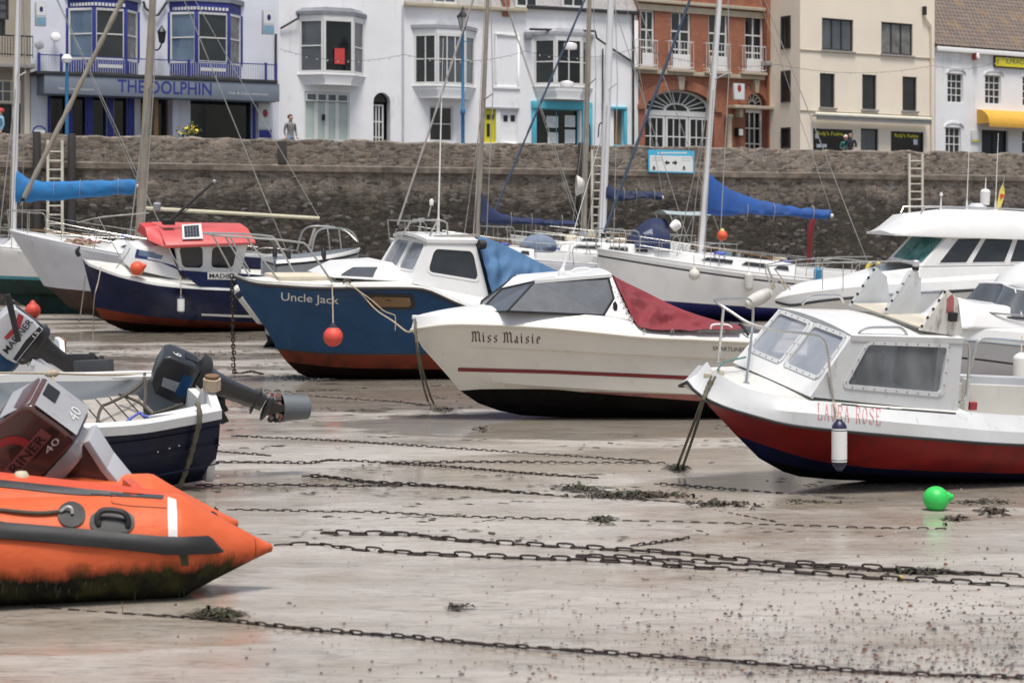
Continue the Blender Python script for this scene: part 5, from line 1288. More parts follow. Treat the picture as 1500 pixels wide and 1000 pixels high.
g4 = rail(fr, [(674, 572), (700, 570), (734, 569.5), (806, 570), (860, 574.5), (914, 578), (1022, 586), (1094, 588)], .70, 2.6, 2, .95, XE)
g5 = rail(fr, [(700, 590), (760, 592), (860, 596), (960, 602), (1094, 606)], .50, 2.4, 2, .9, XE)
g6 = rail(fr, [(730, 601), (806, 608), (914, 611), (1022, 612), (1094, 613)], .28, 2.2, 2, .9, XE)
k0 = fr.at(763, 608, 0); g7 = cr([k0, V((k0.x - .4, 0, .008)), V((k0.x - 1.2, 0, 0)), V((XE, 0, .01))], 46)
root = thing('day_boat', 'cream day boat with red canvas cover and dark wraparound windscreen', 'boat', fr.M)
hb = hull_mb([g0, g1, g1b, g2, g2b, g3a, g3, g4, g5, g6, g7], ['gel_white', 'gel_cream', 'gel_cream', 'gel_cream', 'gel_cream', 'gel_cream', 'gel_cream', 'antifoul_black', 'antifoul_black', 'antifoul_black'])
hull = hb.build('hull', root, angle=16); bv = bvh_of(hb)
rubrail([p + V((0, .0, -.02)) for p in g1], .020, 'gel_cream', hull)
stripe(fr, bv, [(671, 538), (806, 541.5), (1002, 550), (1094, 553)], [(671, 543.5), (806, 547), (1002, 555.5), (1094, 559)], 'stripe_maroon', hull)
stripe(fr, bv, [(858, 573), (914, 575), (1022, 578), (1094, 580.5)], [(858, 574), (914, 578.5), (1022, 586.5), (1094, 588.5)], 'boot_pink', hull, 'boot_top')
BL = {'M': [[(.0, .06), (.12, .0), (.14, .2), (.14, .8), (.02, .92)], [(.14, .8), (.26, .98), (.42, .80), (.44, .1), (.54, .02)], [(.44, .82), (.60, .99), (.78, .80), (.80, .14), (.94, .02)]],
      'i': [[(.2, .66), (.36, .56), (.36, .12), (.55, .0)], [(.30, .86), (.44, .80)]], 's': [[(.72, .56), (.5, .64), (.28, .52), (.3, .38), (.62, .28), (.66, .1), (.44, 0), (.2, .1)]],
      'a': [[(.2, .54), (.45, .64), (.6, .52), (.6, .1), (.78, 0)], [(.6, .36), (.28, .30), (.22, .08), (.4, 0), (.6, .1)]], 'e': [[(.26, .34), (.7, .40), (.62, .6), (.42, .64), (.24, .5), (.24, .14), (.44, 0), (.7, .1)]], 'M_w': 1.7, 'i_w': .7}
decal(fr, bv, spell('Miss Maisie', BL, (.15, .075), .10, .74), [(691, 500), (793, 503), (793, 487.5), (691, 484.5)], 'decal_maroon', hull)
decal(fr, bv, text2d('SMARTLINER', 1, .0), [(1044, 513), (1093, 515.5), (1093, 509.5), (1044, 507)], 'decal_black', hull)
decal(fr, bv, text2d('19', 1, .015), [(1098, 516), (1106, 516.5), (1106, 508.5), (1098, 508)], 'decal_maroon', hull)
i_w = next(i for i, p in enumerate(g0) if p.x < fr.at(890, 462, .75).x)
dk = deck_mb(g0, 'gel_white', camber=.05, i1=i_w, dz=-.003); dk.build('foredeck', root)
# windscreen and hard top
S1, S2, S3, S4, S5 = fr.at(743, 456, .74), fr.at(783, 412.5, .50), fr.at(891, 407.5, .50), fr.at(899, 437, .64), fr.at(884, 462, .75)
F0, T0 = fr.at(700, 458.5, 0.), fr.at(735, 423.5, 0.)
S6, S7 = fr.at(896, 403, .50), fr.at(927, 470, .79)
gl = MB()
pr = fr.at(690, 459, 0)
for s in (lambda p: p, mir):
    gl.poly([s(p) for p in (S1, S5, S4, S3, S2)], 'screen_grey')
so = gl.build('side_screen', root, flat=True, sides=True)
gl = MB()
for s in (lambda p: p, mir): gl.poly([s(p) for p in (F0, S1, S2, T0)], 'screen_grey')
go = gl.build('front_screen', root, flat=True, sides=True)
fm = MB()
for s in (lambda p: p, mir):
    for a, b in ((S1, S2), (S2, S3), (S3, S4), (S4, S5), (S5, S1), (F0, S1), (T0, S2)): fm.bar(s(a), s(b), .02, .025, 'rubber_black' if (a, b) != (S1, S2) else 'rubber_grey')
fm.bar(F0, T0, .03, .02, 'rubber_black'); fm.build('screen_frame', root)
pm = MB()
for s in (lambda p: p, mir):
    pm.prism([s(p) for p in (S3, S6, S7, S5, S4)], s(V((0, -.03, 0))), 'gel_white')
pl = pm.build('pillar', root, bev=.006, sides=True); c = fr.at(901, 447, .70)
MB().prism([c + V((.0, .0, .05)), c + V((.03, 0, .02)), c + V((.015, 0, -.06)), c + V((-.02, 0, -.05)), c + V((-.025, 0, .0))], (0, .03, 0), 'iron_black').build('horn', pl, bev=.006)
rm = MB(); rows = []
N_ = 12
for i in range(N_ + 1):
    t = i / N_; e = S2.lerp(S6, t); hh = .006 + .026 * min(1, t * 2.2) ** .7
    ctr = T0.lerp(V((S6.x, 0, S6.z)), t)
    rows.append([V((ctr.x + (e.x - ctr.x) * abs(y), y * e.y * 1.03, ctr.z * (1 - abs(y)) + e.z * abs(y) + .014 + hh * (1 - abs(y) ** 2.4) * (1 if i else .4))) for y in [1 - k / 6 for k in range(13)]])
rm.grid(rows, 'gel_white'); low = [[V((p.x, p.y, p.z - .035)) if k in (0, 12) else p - V((0, 0, .04)) for k, p in enumerate(r)] for r in rows]; rm.grid(low, 'gel_white')
ed = lambda g: g[0] + [r[-1] for r in g[1:]] + g[-1][::-1][1:] + [r[0] for r in g[::-1][1:]]
for a, b, c, d in zip(ed(rows), ed(rows)[1:], ed(low)[1:], ed(low)): rm.poly([a, b, c, d], 'gel_white')
rm.build('hard_top', root, angle=45)
for pts, y in (([(777, 414), (780, 410), (790, 407), (812, 405), (818, 408)], .3), ([(834, 403), (838, 397), (845, 393.5), (860, 393), (866, 396), (868, 403)], -.1)):
    MB().tube(cr([fr.at(*p, y) for p in pts], 24), .014, 'gel_white', 7).build('grab_rail', root)
c = fr.at(822, 402, .1); MB().lathe([(.04, -.02), (.045, .03), (.03, .06), (.018, .09), (.012, .2), (.006, .22), (.004, 1.25), (.002, 2.0)], 'gel_white', 8, Matrix.Translation(c) @ Matrix.Rotation(R(-16), 4, 'Y')).build('whip_aerial', root)
cov = fabric([fr.at(893, 401, .0), fr.at(917, 413.5, .05), fr.at(946, 427.5, .05), fr.at(984, 446.5, .05), fr.at(1019, 460, .05), fr.at(1060, 472, .0), fr.at(1085, 477, 0)],
             [fr.at(898, 405, .52), fr.at(911, 436, .66), fr.at(928, 470, .80), fr.at(945, 481, .88), fr.at(984, 483.5, .90), fr.at(1030, 484, .90), fr.at(1085, 483, .90)], 'tarp_red', .10, 70, 18, 3, freq=11.)
cov.build('canvas_cover', root, label='red canvas cockpit cover', norm=False)
tc = MB()
for t in range(9):
    p = fr.at(*((893 + 4.1 * t, 405 + 8.1 * t)), .54 + .034 * t); tc.ball(p + V((0, .01, 0)), .012, 'gel_white', 7, 4)
for x in (944, 985, 1026, 1060): tc.tube([fr.at(x, 482, .9), fr.at(x - 3, 487, .91), fr.at(x + 2, 486, .91), fr.at(x, 482, .9)], .005, 'rope_tan', 5)
tc.build('cover_ties', root)
MB().tube(cr([fr.at(1041, 482, .86), fr.at(1043, 476.5, .86), fr.at(1052, 475, .86), fr.at(1066, 476, .86), fr.at(1072, 480, .86)], 16), .014, 'gel_white', 7).build('grab_rail', root)
MB().tube(cr([fr.at(1082, 474, .8), fr.at(1088, 478, .82), fr.at(1093, 486, .86), fr.at(1097, 491, .88)], 10), .018, 'rubber_black', 7).build('mooring_cleat_line', root)
MB().box(fr.at(606, 464, 0).x - .06, fr.at(606, 464, 0).x + .02, -.035, .035, fr.at(606, 464, 0).z - .03, fr.at(606, 464, 0).z + .02, 'gel_white').build('bow_roller', root, bev=.015)

# ================================================================== the blue wheelhouse boat
fr = UJ = boat_frame(480, 556, 25, 4, 0); XE = fr.at(760, 460, 1.1).x - 1.6
pxs = [(341, 400), (374, 410), (414, 413.5), (450, 416), (487, 416.8), (536, 416.8), (590, 416.8), (620, 418.8), (639, 425.5), (671, 440), (706, 452), (735, 458)]
sh = lambda d: [(x + (d * .4 if i == 0 else 0), y + d) for i, (x, y) in enumerate(pxs)]
u0 = rail(fr, pxs, 1.10, 3.0, 2, .75, XE); u1 = rail(fr, sh(6), 1.13, 3.0, 2, .75, XE); u2 = rail(fr, sh(8.5), 1.12, 3.0, 2, .76, XE)
u3 = rail(fr, [(357, 437), (410, 444), (470, 449), (560, 452), (650, 458), (735, 466)], 1.09, 3.2, 2, .85, XE)
u4 = rail(fr, [(392, 485), (440, 489), (520, 491), (620, 491), (735, 492)], 1.05, 3.2, 2, .9, XE)
u5 = rail(fr, [(405, 510), (480, 516), (560, 517), (640, 517), (735, 518)], .98, 3.2, 2, .95, XE)
u5b = rail(fr, [(407, 512.5), (480, 519), (560, 520), (640, 520), (735, 521)], .97, 3.2, 2, .95, XE)
u6 = rail(fr, [(420, 530), (500, 538), (600, 540), (735, 542)], .80, 3.2, 2, .95, XE)
u7 = rail(fr, [(437, 546), (507, 550), (600, 553), (735, 554)], .45, 3, 2, .95, XE)
k0 = fr.at(453, 553, 0); u8 = cr([k0, V((k0.x - .6, 0, .005)), V((k0.x - 1.6, 0, 0)), V((XE, 0, 0))], 46)
root = thing('fishing_boat', 'blue fishing boat with white wheelhouse and blue canvas, red below the waterline', 'boat', fr.M)
hb = hull_mb([u0, u1, u2, u3, u4, u5, u5b, u6, u7, u8], ['gel_white', 'stripe_dark', 'hull_blue', 'hull_blue', 'hull_blue', 'stripe_dark', 'antifoul_red', 'antifoul_dark', 'antifoul_black'])
hull = hb.build('hull', root, angle=18); bv = bvh_of(hb)
rubrail([p + V((0, .01, 0)) for p in u1], .022, 'rubber_black', hull); rubrail([p + V((0, .004, .028)) for p in u1], .012, 'gel_cream', hull, 'cap_bead')
decal(fr, bv, text2d('Uncle Jack', 1, .006), [(412, 443.5), (496.5, 449), (496.5, 434), (412, 428)], 'decal_white', hull)
# side light in the topsides
pw = [(537, 432), (541, 430.5), (600, 432.5), (605, 435), (606, 447), (602, 451.5), (548, 451), (540, 445)]
def hullplate(fr, bv, pxs, m, off, name, parent): 
    return MB().poly([hit(fr, bv, x, y, off) for x, y in pxs], m).build(name, parent, flat=True)
po = hullplate(fr, bv, [(535, 430), (541, 428.5), (602, 430.5), (607, 434), (608, 449), (603, 453.5), (547, 453), (538, 446)], 'rubber_black', .010, 'hull_window', root); hullplate(fr, bv, [(546, 434), (600, 435.5), (602, 446), (598, 449), (552, 448.5), (545, 442)], 'wood_brown', .016, 'pane', po)
dk = deck_mb(u0, 'deck_white', camber=.05, dz=-.02); dk.build('deck', root)
# low trunk cabin
ta, tb, tc_, td = fr.at(489, 407, .62), fr.at(516, 388, .5), fr.at(575, 384, .5), fr.at(606, 414, .66)
tm = MB(); up_ = V((0, 0, .0))
tm.loft([[ta, td, mir(td), mir(ta)], [tb, tc_, mir(tc_), mir(tb)]], 'gel_white'); trunk = tm.build('trunk_cabin', root, bev=.03, seg=3)
tv = bvh_of(tm); f = lambda x, y: hit(fr, tv, x, y, .014)
MB().grid([[f(498 + 12 * i, 403 + .7 * i) for i in range(5)], [f(507 + 10.5 * i, 397 + .4 * i) for i in range(5)], [f(517 + 9 * i, 391.5) for i in range(5)]], 'grey_glass').build('hull_window', trunk, flat=True)
# wheelhouse
A, B, C, D = fr.at(602, 415, .80), fr.at(629, 352.5, .66), fr.at(696, 353.5, .66), fr.at(717, 438, .82)
q = [A, D, C, B]; hw = [uvh(q, [fr.at(*p, .72) for p in ((622, 405), (637, 366), (690, 364.5), (704, 404))])]
panel(q, hw, 'gel_white', root, (0, 1, 0), mf='frame_white', mg='boat_glass', fw=.03, rad=.09); panel([mir(p) for p in q], hw, 'gel_white', root, (0, -1, 0), mf='frame_white', mg='boat_glass', fw=.03, rad=.09)
A2 = A + V((.02, -.06, 0)); B2 = B + V((.02, -.06, 0))
wq = [mir(A), A, B, mir(B)]
panel(wq, [(.07, .475, .28, .92), (.525, .93, .28, .92)], 'gel_white', root, (1, 0, 0), name='windscreen', mf='frame_white', mg='window_tint', fw=.025, rad=.08)
panel([D, mir(D), mir(C), C], [(.3, .7, .05, .9)], 'gel_white', root, (-1, 0, 0), name='rear_bulkhead', mg='interior_dark', frame=False, wname='doorway')
MB().box(fr.at(640, 410, 0).x, fr.at(612, 410, 0).x, -.5, .3, u0[20].z - .1, u0[20].z + .28, 'grey_paint').build('console', root, bev=.03)
MB().box(D.x - .0, A.x, -.78, .78, u0[20].z - .12, u0[20].z - .08, 'interior_dark').build('cabin_floor', root)
rm = MB(); rows = []
for i in range(7):
    e = (B + V((.05, 0, 0))).lerp(C - V((.04, 0, 0)), i / 6); rows.append([V((e.x + .10 * (1 - abs(y)) * (1 - i / 6), y * (e.y + .03), e.z + .02 + .07 * (1 - y * y))) for y in [1 - k / 5 for k in range(11)]])
rm.grid(rows, 'gel_white'); low = [[p - V((0, 0, .05)) for p in r] for r in rows]; rm.grid(low, 'gel_white')
for a, b, c, d in zip(ed(rows), ed(rows)[1:], ed(low)[1:], ed(low)): rm.poly([a, b, c, d], 'gel_white')
roof = rm.build('roof', root, angle=40)
# white topside between gunwale and wheelhouse
idx = [i for i, p in enumerate(u0) if D.x - .05 < p.x < A.x]
ts = MB()
for s in (lambda p: p, mir): ts.grid([[s(u0[i] + V((0, -.005, .004))) for i in idx], [s(A.lerp(D, (k) / (len(idx) - 1))) for k in range(len(idx))]], 'gel_white')
ts.build('side_deck', root, sides=True)
pt = C; rj = MB()
# foredeck hatch and fittings
c = fr.atz(442, 406, u0[10].z + .05); MB().box(c.x - .45, c.x + .45, -.35, .35, u0[10].z + .01, u0[10].z + .09, 'ply_cream').build('deck_hatch', root, bev=.02)
for y_ in (-.2, .2): MB().tube(cr([fr.atz(508, 414, u0[14].z + .01) + V((-.06, 0, 0)), fr.atz(508, 414, u0[14].z + .01) + V((0, 0, .05)), fr.atz(508, 414, u0[14].z + .01) + V((.06, 0, 0))], 8), .02, 'rope_dark', 6).build('cleat', root); break
rb = MB(); rows_ = [(308, 342.5), (409, 351), (447, 356.5)]
for s in (lambda p: p, mir):
    T = [fr.at(306, 343, .0), fr.at(320, 345, .30), fr.at(409, 351.5, .62), fr.at(445, 356, .72), fr.at(450, 360, .74), fr.at(487, 414, .84)]
    rb.tube([s(p) for p in cr(T[:4], 20)] + [s(T[4]), s(T[5])], .016, 'steel_dull', 7)
    for t, b in (((362, 349.5, .45), (407, 409, .66)), ((330, 347, .33), (365, 404, .42))): rb.tube([s(fr.at(*t)), s(fr.at(*b))], .014, 'steel_dull', 7)
rb.build('bow_rail', root, sides=True)
cv = fabric([fr.at(699, 346, 0.), fr.at(715, 349, .0), fr.at(745, 361.5, 0.), fr.at(790, 384, 0.), fr.at(816, 396.5, 0), fr.at(850, 414, 0)],
            [fr.at(699, 356, .72), fr.at(711, 396, .82), fr.at(725, 438, .95), fr.at(760, 452, 1.05), fr.at(800, 457, 1.05), fr.at(850, 460, 1.05)], 'tarp_blue', .11, 70, 18, 8, freq=12.)
cv.build('canvas_cover', root, label='blue canvas cockpit cover', norm=False)
gt = MB()
for pts, y in (([(588, 347), (604, 321.5), (622, 320.5)], .1), ([(627, 350), (640, 325), (645, 323), (650, 323.5), (655, 327), (656, 349)], .45), ([(612, 347), (617, 322), (645, 322)], -.1), ([(600, 341), (628, 342)], .0), ([(604, 322), (645, 323)], .3)):
    gt.tube([fr.at(*p, y) for p in pts], .014, 'steel_dull', 6)
gt.bar(fr.at(636, 347, .5), fr.at(703, 345, .5), .03, .05, 'wood_grey'); gn = gt.build('roof_gantry', root)
for x, y in ((607, 318), (627, 322), (643, 334)): MB().lathe([(.05, 0), (.06, .03), (.05, .08), (.02, .10)], 'rubber_black', 10, Matrix.Translation(fr.at(x, y, .2) - V((0, 0, .05)))).build('deck_light', root)
c = fr.at(641.5, 345, .25); MB().lathe([(.03, 0), (.022, .25), (.014, .3), (.010, 2.0), (.004, 2.05), (.004, 3.0)], 'fender_white', 7, Matrix.Translation(c)).build('whip_aerial', root)
a, b = fr.at(626, 322, .1), fr.at(632, 299, .1); gl = MB().tube([a, b], .014, 'steel_dull', 6).build('light_post', root); MB().lathe([(.03, -.02), (.035, .05), (.02, .08)], 'fender_white', 9, Matrix.Translation(b)).build('mast_light', gl)
c = fr.at(704, 358, .72); MB().lathe([(.03, -.05), (.07, -.03), (.075, .06), (.06, .08)], 'iron_black', 12, Matrix.Translation(c) @ Matrix.Rotation(R(-90), 4, 'Y')).build('searchlight', root)

# ================================================================== the navy boat with the red roof
fr = MD = boat_frame(250, 485, 25, 12, 0); XE = fr.at(470, 440, 1.1).x
pxs = [(121, 375), (128, 384), (140, 389.5), (176, 402), (230, 414), (293, 419.5), (350, 422), (400, 424), (450, 426)]
m0 = rail(fr, pxs, 1.14, 2.8, 2, .7, XE); m1 = rail(fr, [(x, y + 4) for x, y in pxs], 1.16, 2.8, 2, .7, XE)
m2 = rail(fr, [(127, 403), (160, 417), (230, 433), (310, 440), (450, 446)], 1.12, 2.9, 2, .8, XE)
m3 = rail(fr, [(134, 430), (189, 440), (260, 450), (340, 455), (450, 458)], 1.05, 3, 2, .9, XE)
m4 = rail(fr, [(139, 450), (189, 459), (235, 465), (310, 470), (450, 474)], .9, 3, 2, .9, XE)
m5 = rail(fr, [(149, 467), (210, 474), (300, 480), (450, 484)], .55, 3, 2, .95, XE)
k0 = fr.at(160, 474, 0); m6 = cr([k0, V((k0.x - .5, 0, .02)), V((k0.x - 1.6, 0, -.02)), V((XE, 0, -.02))], 46)
root = thing('fishing_boat', 'navy fishing boat with a bright red wheelhouse roof and solar panel', 'boat', fr.M)
hb = hull_mb([m0, m1, m2, m3, m4, m5, m6], ['gel_white', 'hull_navy', 'hull_navy', 'hull_navy', 'antifoul_red', 'antifoul_dark'])
hull = hb.build('hull', root, angle=20); bv = bvh_of(hb)
deck_mb(m0, 'deck_white', camber=.08, dz=-.004).build('deck', root)
stripe(fr, bv, [(295, 459), (350, 461), (400, 462)], [(295, 462), (350, 464.5), (400, 465)], 'gel_white', hull)
bw = MB()
for s in (lambda p: p, mir): bw.prism([s(p) for p in (fr.at(262, 396, 1.02), fr.at(305, 399, 1.06), fr.at(348, 401, 1.08), fr.at(430, 406, 1.08), fr.at(430, 426, 1.15), fr.at(293, 420, 1.15), fr.at(284, 414, 1.13))], s(V((0, -.05, 0))), 'hull_navy')
bw.build('bulwark', root, sides=True)
A, B, C, D = fr.at(264, 397, .74), fr.at(243, 356, .74), fr.at(364, 353, .74), fr.at(352, 401, .74)
B.x = A.x + .16; B = V((B.x, .72, B.z))
q = [A, D, C, B]; hs = [uvh(q, [fr.at(*p, .74) for p in pp]) for pp in (((265, 392), (264, 361), (297, 361), (298, 393)), ((310, 393), (309, 361), (344, 361), (345, 393)))]
panel(q, hs, 'gel_white', root, (0, 1, 0), mf='frame_white', mg='boat_glass', fw=.025, rad=.10); panel([mir(p) for p in q], hs, 'gel_white', root, (0, -1, 0), mf='frame_white', mg='boat_glass', fw=.025, rad=.10)
panel([mir(A), A, B, mir(B)], [(.08, .47, .3, .9), (.53, .92, .3, .9)], 'gel_white', root, (1, 0, 0), name='windscreen', mf='frame_white', mg='grey_glass', fw=.025, rad=.06)
panel([D, mir(D), mir(C), C], [], 'gel_white', root, (-1, 0, 0), name='rear_bulkhead')
# trunk cabin with its blue trimmed window
a, b, c, d = fr.at(192, 387, .60), fr.at(201, 364, .42), fr.at(246, 358, .42), fr.at(268, 404, .72)
a = a - V((0, 0, .12)); d = d - V((0, 0, .12)); tm = MB(); tm.loft([[a, d, mir(d), mir(a)], [b, c, mir(c), mir(b)]], 'gel_white'); tk = tm.build('trunk_cabin', root, bev=.03)
f = lambda x, y: atp(fr, x, y, a, (d - a).cross(b - a).normalized()) + V((0, .01, .004))
pl_ = MB().poly([f(197, 377), f(236, 385), f(262, 396), f(247, 379), f(200, 364.5)], 'pub_blue_deep').build('window_surround', tk, flat=True); MB().poly([f(202, 374) + V((0, .006, 0)), f(236, 380) + V((0, .006, 0)), f(240, 372) + V((0, .006, 0)), f(204, 366) + V((0, .006, 0))], 'sky_glass').build('window', tk, flat=True)
# roof: flat crown, sloping flanks, dropped visor
e0, e1 = fr.at(243, 359, .84), fr.at(375, 354.5, .84); i0, i1 = V((e0.x + .16, .30, e0.z + .32)), V((e1.x + .05, .30, e0.z + .30))
rm = MB(); L_ = [e0, e1, mir(e1), mir(e0)]; T_ = [i0, i1, mir(i1), mir(i0)]; T_[0] = T_[0] - V((.1, 0, 0)); T_[3] = mir(T_[0])
rm.loft([[p - V((0, 0, .06)) for p in L_], L_, T_], 'roof_red'); v0 = V((e0.x + .34, .52, e0.z + .05)); v1 = V((e0.x + .36, .24, e0.z + .30))
rm.loft([[L_[0] - V((0, 0, .06)), T_[0], mir(T_[0]), mir(L_[0] - V((0, 0, .06)))], [v0, v1, mir(v1), mir(v0)]], 'roof_red_shaded'); roof = rm.build('roof', root, bev=.02)
nrm = (e1 - e0).cross(i0 - e0).normalized(); nrm = nrm if nrm.z > 0 else -nrm
g = lambda x, y, o=.02: atp(fr, x, y, e0, nrm) + nrm * o
sp_ = MB().prism([g(267, 352), g(297, 351), g(294, 329), g(266, 331)], nrm * .02, 'alloy').build('solar_panel', root); MB().poly([g(270, 349.5, .045), g(292, 348.5, .045), g(290.5, 331.5, .045), g(269, 333, .045)], 'solar').build('cells', sp_)
ln = MB()
for i in range(1, 5): t = i / 5; ln.bar(g(270 + 22 * t, 349.3, .046), g(269 + 21.5 * t, 332.6, .046), .006, .004, 'grey_paint')
for i in range(1, 4): t = i / 4; ln.bar(g(270 - t, 349.5 - 16.5 * t, .046), g(292 - 1.5 * t, 348.5 - 17 * t, .046), .006, .004, 'grey_paint')
ln.build('grid_lines', sp_)
mp = MB(); a, b = g(247, 327, .05), fr.at(314, 266, .2); mp.tube([a, a.lerp(b, .5), b], [.035, .04, .03], 'rubber_black', 8); mp.box(a.x - .12, a.x + .15, a.y - .1, a.y + .1, a.z - .06, a.z + .05, 'rubber_black'); mp.build('folded_mast', root); MB().ball(b, .05, 'grey_paint', 8, 5).build('mast_cap', root)
MB().tube([g(250, 325, .03), fr.at(290, 296, .3)], .012, 'rubber_black', 6).build('mast_stay', root)
c = fr.at(230, 303, .1); MB().lathe([(.05, -.1), (.09, -.06), (.09, .08), (.05, .1)], 'grey_paint', 10, Matrix.Translation(c)).build('searchlight', root)
pb = (fr.at(304, 409, 1.165), fr.at(348, 410, 1.165), fr.at(348, 399.5, 1.165), fr.at(304, 398.5, 1.165)); np_ = MB().poly(pb, 'gel_white').build('name_board', root)
lay(MB(), text2d('MADIBA', 1, .02), quadmap(*[p + V((0, .006, 0)) for p in (fr.at(306.5, 407, 1.165), fr.at(346, 408, 1.165), fr.at(346, 401.5, 1.165), fr.at(306.5, 400.5, 1.165))]), 'decal_black').build('lettering', np_, flat=True)
rl = MB()
rl.tube(cr([fr.at(170, 393, .75), fr.at(186, 372, .8), fr.at(190, 363, .8)], 8), .012, 'steel_dull', 6)
for s in (lambda p: p,): rl.tube([s(p) for p in cr([fr.at(113, 326, .2), fr.at(150, 318, .5), fr.at(218, 312, .7)], 14)], .014, 'steel_dull', 6); rl.tube([fr.at(145, 320, .5), fr.at(185, 393, .9)], .012, 'steel_dull', 6)
rl.tube(cr([fr.at(246, 360, .8), fr.at(256, 380, .9), fr.at(274, 402, 1.0), fr.at(275, 410, 1.05)], 14), .014, 'steel', 6); rl.tube([fr.at(138, 364, .25), fr.at(144, 333, .3)], .012, 'steel_dull', 6)
rl.build('deck_rails', root)
MB().tube(cr([fr.at(116, 375, .0), fr.at(113, 368, 0), fr.at(117, 361, 0)], 8), [.05, .05, .06, .05, .05, .04, .03, .02], 'rubber_black', 7).build('bow_fitting', root)
# ================================================================== orange inflatable
def rib_mat():
    m, nt, N, L, b = _nt('rib_fabric'); tc = N.new('ShaderNodeTexCoord'); sp = N.new('ShaderNodeSeparateXYZ'); L.new(tc.outputs['Object'], sp.inputs[0])
    v = coords(N, L); n1 = noise(N, L, coords(N, L, (1, 1, .35)), 7, 8, .7); n2 = noise(N, L, v, 3, 4)
    a = N.new('ShaderNodeMath'); a.operation = 'MULTIPLY_ADD'; L.new(n1, a.inputs[0]); a.inputs[1].default_value = -.24; L.new(sp.outputs[2], a.inputs[2])
    f = ramp(N, L, a.outputs[0], .135, .05)
    oc = mixc(N, L, ramp(N, L, n2, .3, .7), (.62, .125, .048), (.52, .095, .034))
    oc = mixc(N, L, ramp(N, L, noise(N, L, v, 14, 6, .7), .62, .75, 0, .35), oc, (.40, .09, .03))
    gr = mixc(N, L, ramp(N, L, n1, .45, .62), (.008, .008, .005), (.034, .034, .009))
    L.new(mixc(N, L, f, oc, gr), b.inputs['Base Color']); b.inputs['Specular IOR Level'].default_value = .2; L.new(ramp(N, L, f, 0, 1, .5, .85), b.inputs['Roughness']); bump(N, L, b, noise(N, L, coords(N, L, (1, 1, 1.6)), 4.5, 7, .6), .35, .03); MATS['rib_fabric'] = m
rib_mat()
fr = RB = boat_frame(300, 847, 18, 0, 0)
TY, TR = .55, .298
tip = fr.at(402, 802, TY); c1 = fr.at(256, 798.5, TY); cL = fr.at(0, 786, TY)
root = thing('inflatable_boat', 'orange inflatable boat with black rubbing strake and weed grown on its underside', 'boat', fr.M)
def tubeset():
    mb = MB(); cx = c1.x; zc = c1.z
    path = [V((cx, TY, zc)), V((cx + .5, TY, zc + .004)), V((cx + 1.1, TY, zc + .012)), V((cx + 1.9, TY, zc + .03)), V((cx + 2.5, TY * .92, zc + .08)), V((cx + 2.95, TY * .62, zc + .16)), V((cx + 3.12, .0, zc + .2))]
    p = cr(path, 40); full = p + [mir(q) for q in p[::-1]][1:]
    mb2 = MB(); mb2.tube(full, TR, 'rib_fabric', 28); 
    for s in (1, -1):
        # stern cone
        rows = []; d = V((tip.x, tip.y, tip.z)) - V((cx, TY, zc))
        ts = [0, .06, .2, .4, .6, .8, .92, .97, .985]; rs = [1, .985, .83, .62, .42, .22, .11, .075, .0]
        for t, k in zip(ts, rs):
            c = V((cx, TY, zc)) + d * t; rows.append([V((c.x, s * (c.y + TR * k * math.cos(a)), c.z + TR * k * math.sin(a) )) for a in [2 * math.pi * j / 28 for j in range(28)]])
        mb2.loft(rows, 'rib_fabric')
        e = V((cx, TY, zc)) + d * .965; mb2.lathe([(.0, -.03), (.022, -.03), (.022, .0), (.0, .0)], 'decal_black', 10, Matrix.Translation(V((e.x, s * e.y, e.z))) @ Matrix.Rotation(R(-90), 4, 'Y'))
    return mb2
tb = tubeset(); tube_o = tb.build('tube', root, angle=60); bv = bvh_of(tb)
def applique(fr, bv, rows, off, m, name, parent, mirror=False, na=24, nb=3, bulge=0.0, **k):
    """a band laid on a surface: rows = top and bottom photo lines; given its own thickness"""
    t = even([V((*p, 0)) for p in rows[0]], na); b = even([V((*p, 0)) for p in rows[1]], na); G = []
    for j in range(nb + 1):
        r = []
        for i in range(na):
            p = t[i].lerp(b[i], j / nb); r.append((hit(fr, bv, p.x, p.y, off + bulge * math.sin(math.pi * j / nb)), hit(fr, bv, p.x, p.y, -.012)))
        G.append(r)
    ok = lambda *q: all(x is not None for x in q)
    mb = MB()
    for j in range(nb):
        for i in range(na - 1):
            q = [G[j][i][0], G[j][i + 1][0], G[j + 1][i + 1][0], G[j + 1][i][0]]
            if ok(*q): mb.poly(q, m)
    ring = [(0, i) for i in range(na)] + [(j, na - 1) for j in range(1, nb + 1)] + [(nb, i) for i in range(na - 2, -1, -1)] + [(j, 0) for j in range(nb - 1, 0, -1)]
    for a, b in zip(ring, ring[1:] + ring[:1]):
        q = [G[a[0]][a[1]][0], G[b[0]][b[1]][0], G[b[0]][b[1]][1], G[a[0]][a[1]][1]]
        if ok(*q): mb.poly(q, m)
    return mb.build(name, parent, angle=50, **k)
applique(fr, bv, [[(-40, 763), (0, 766), (60, 771), (150, 779), (235, 786), (262, 787), (304, 785), (322, 804)], [(-40, 786), (0, 789), (60, 794), (150, 802), (235, 811), (262, 811), (304, 810), (321, 808)]], .022, 'rubber_black', 'rubbing_strake', root, na=40, bulge=.016)
applique(fr, bv, [[(-40, 699), (0, 703), (100, 714), (200, 723), (240, 726)], [(-40, 710), (0, 713.5), (100, 724), (200, 728.5), (238, 731)]], .006, 'rubber_grey', 'grip_patch', root, na=30)
applique(fr, bv, [[(245.5, 728), (245.5, 750), (246, 768), (246.5, 786)], [(258, 732), (259, 750), (259.5, 768), (260, 786)]], .004, 'decal_white', 'white_band', root, na=16)
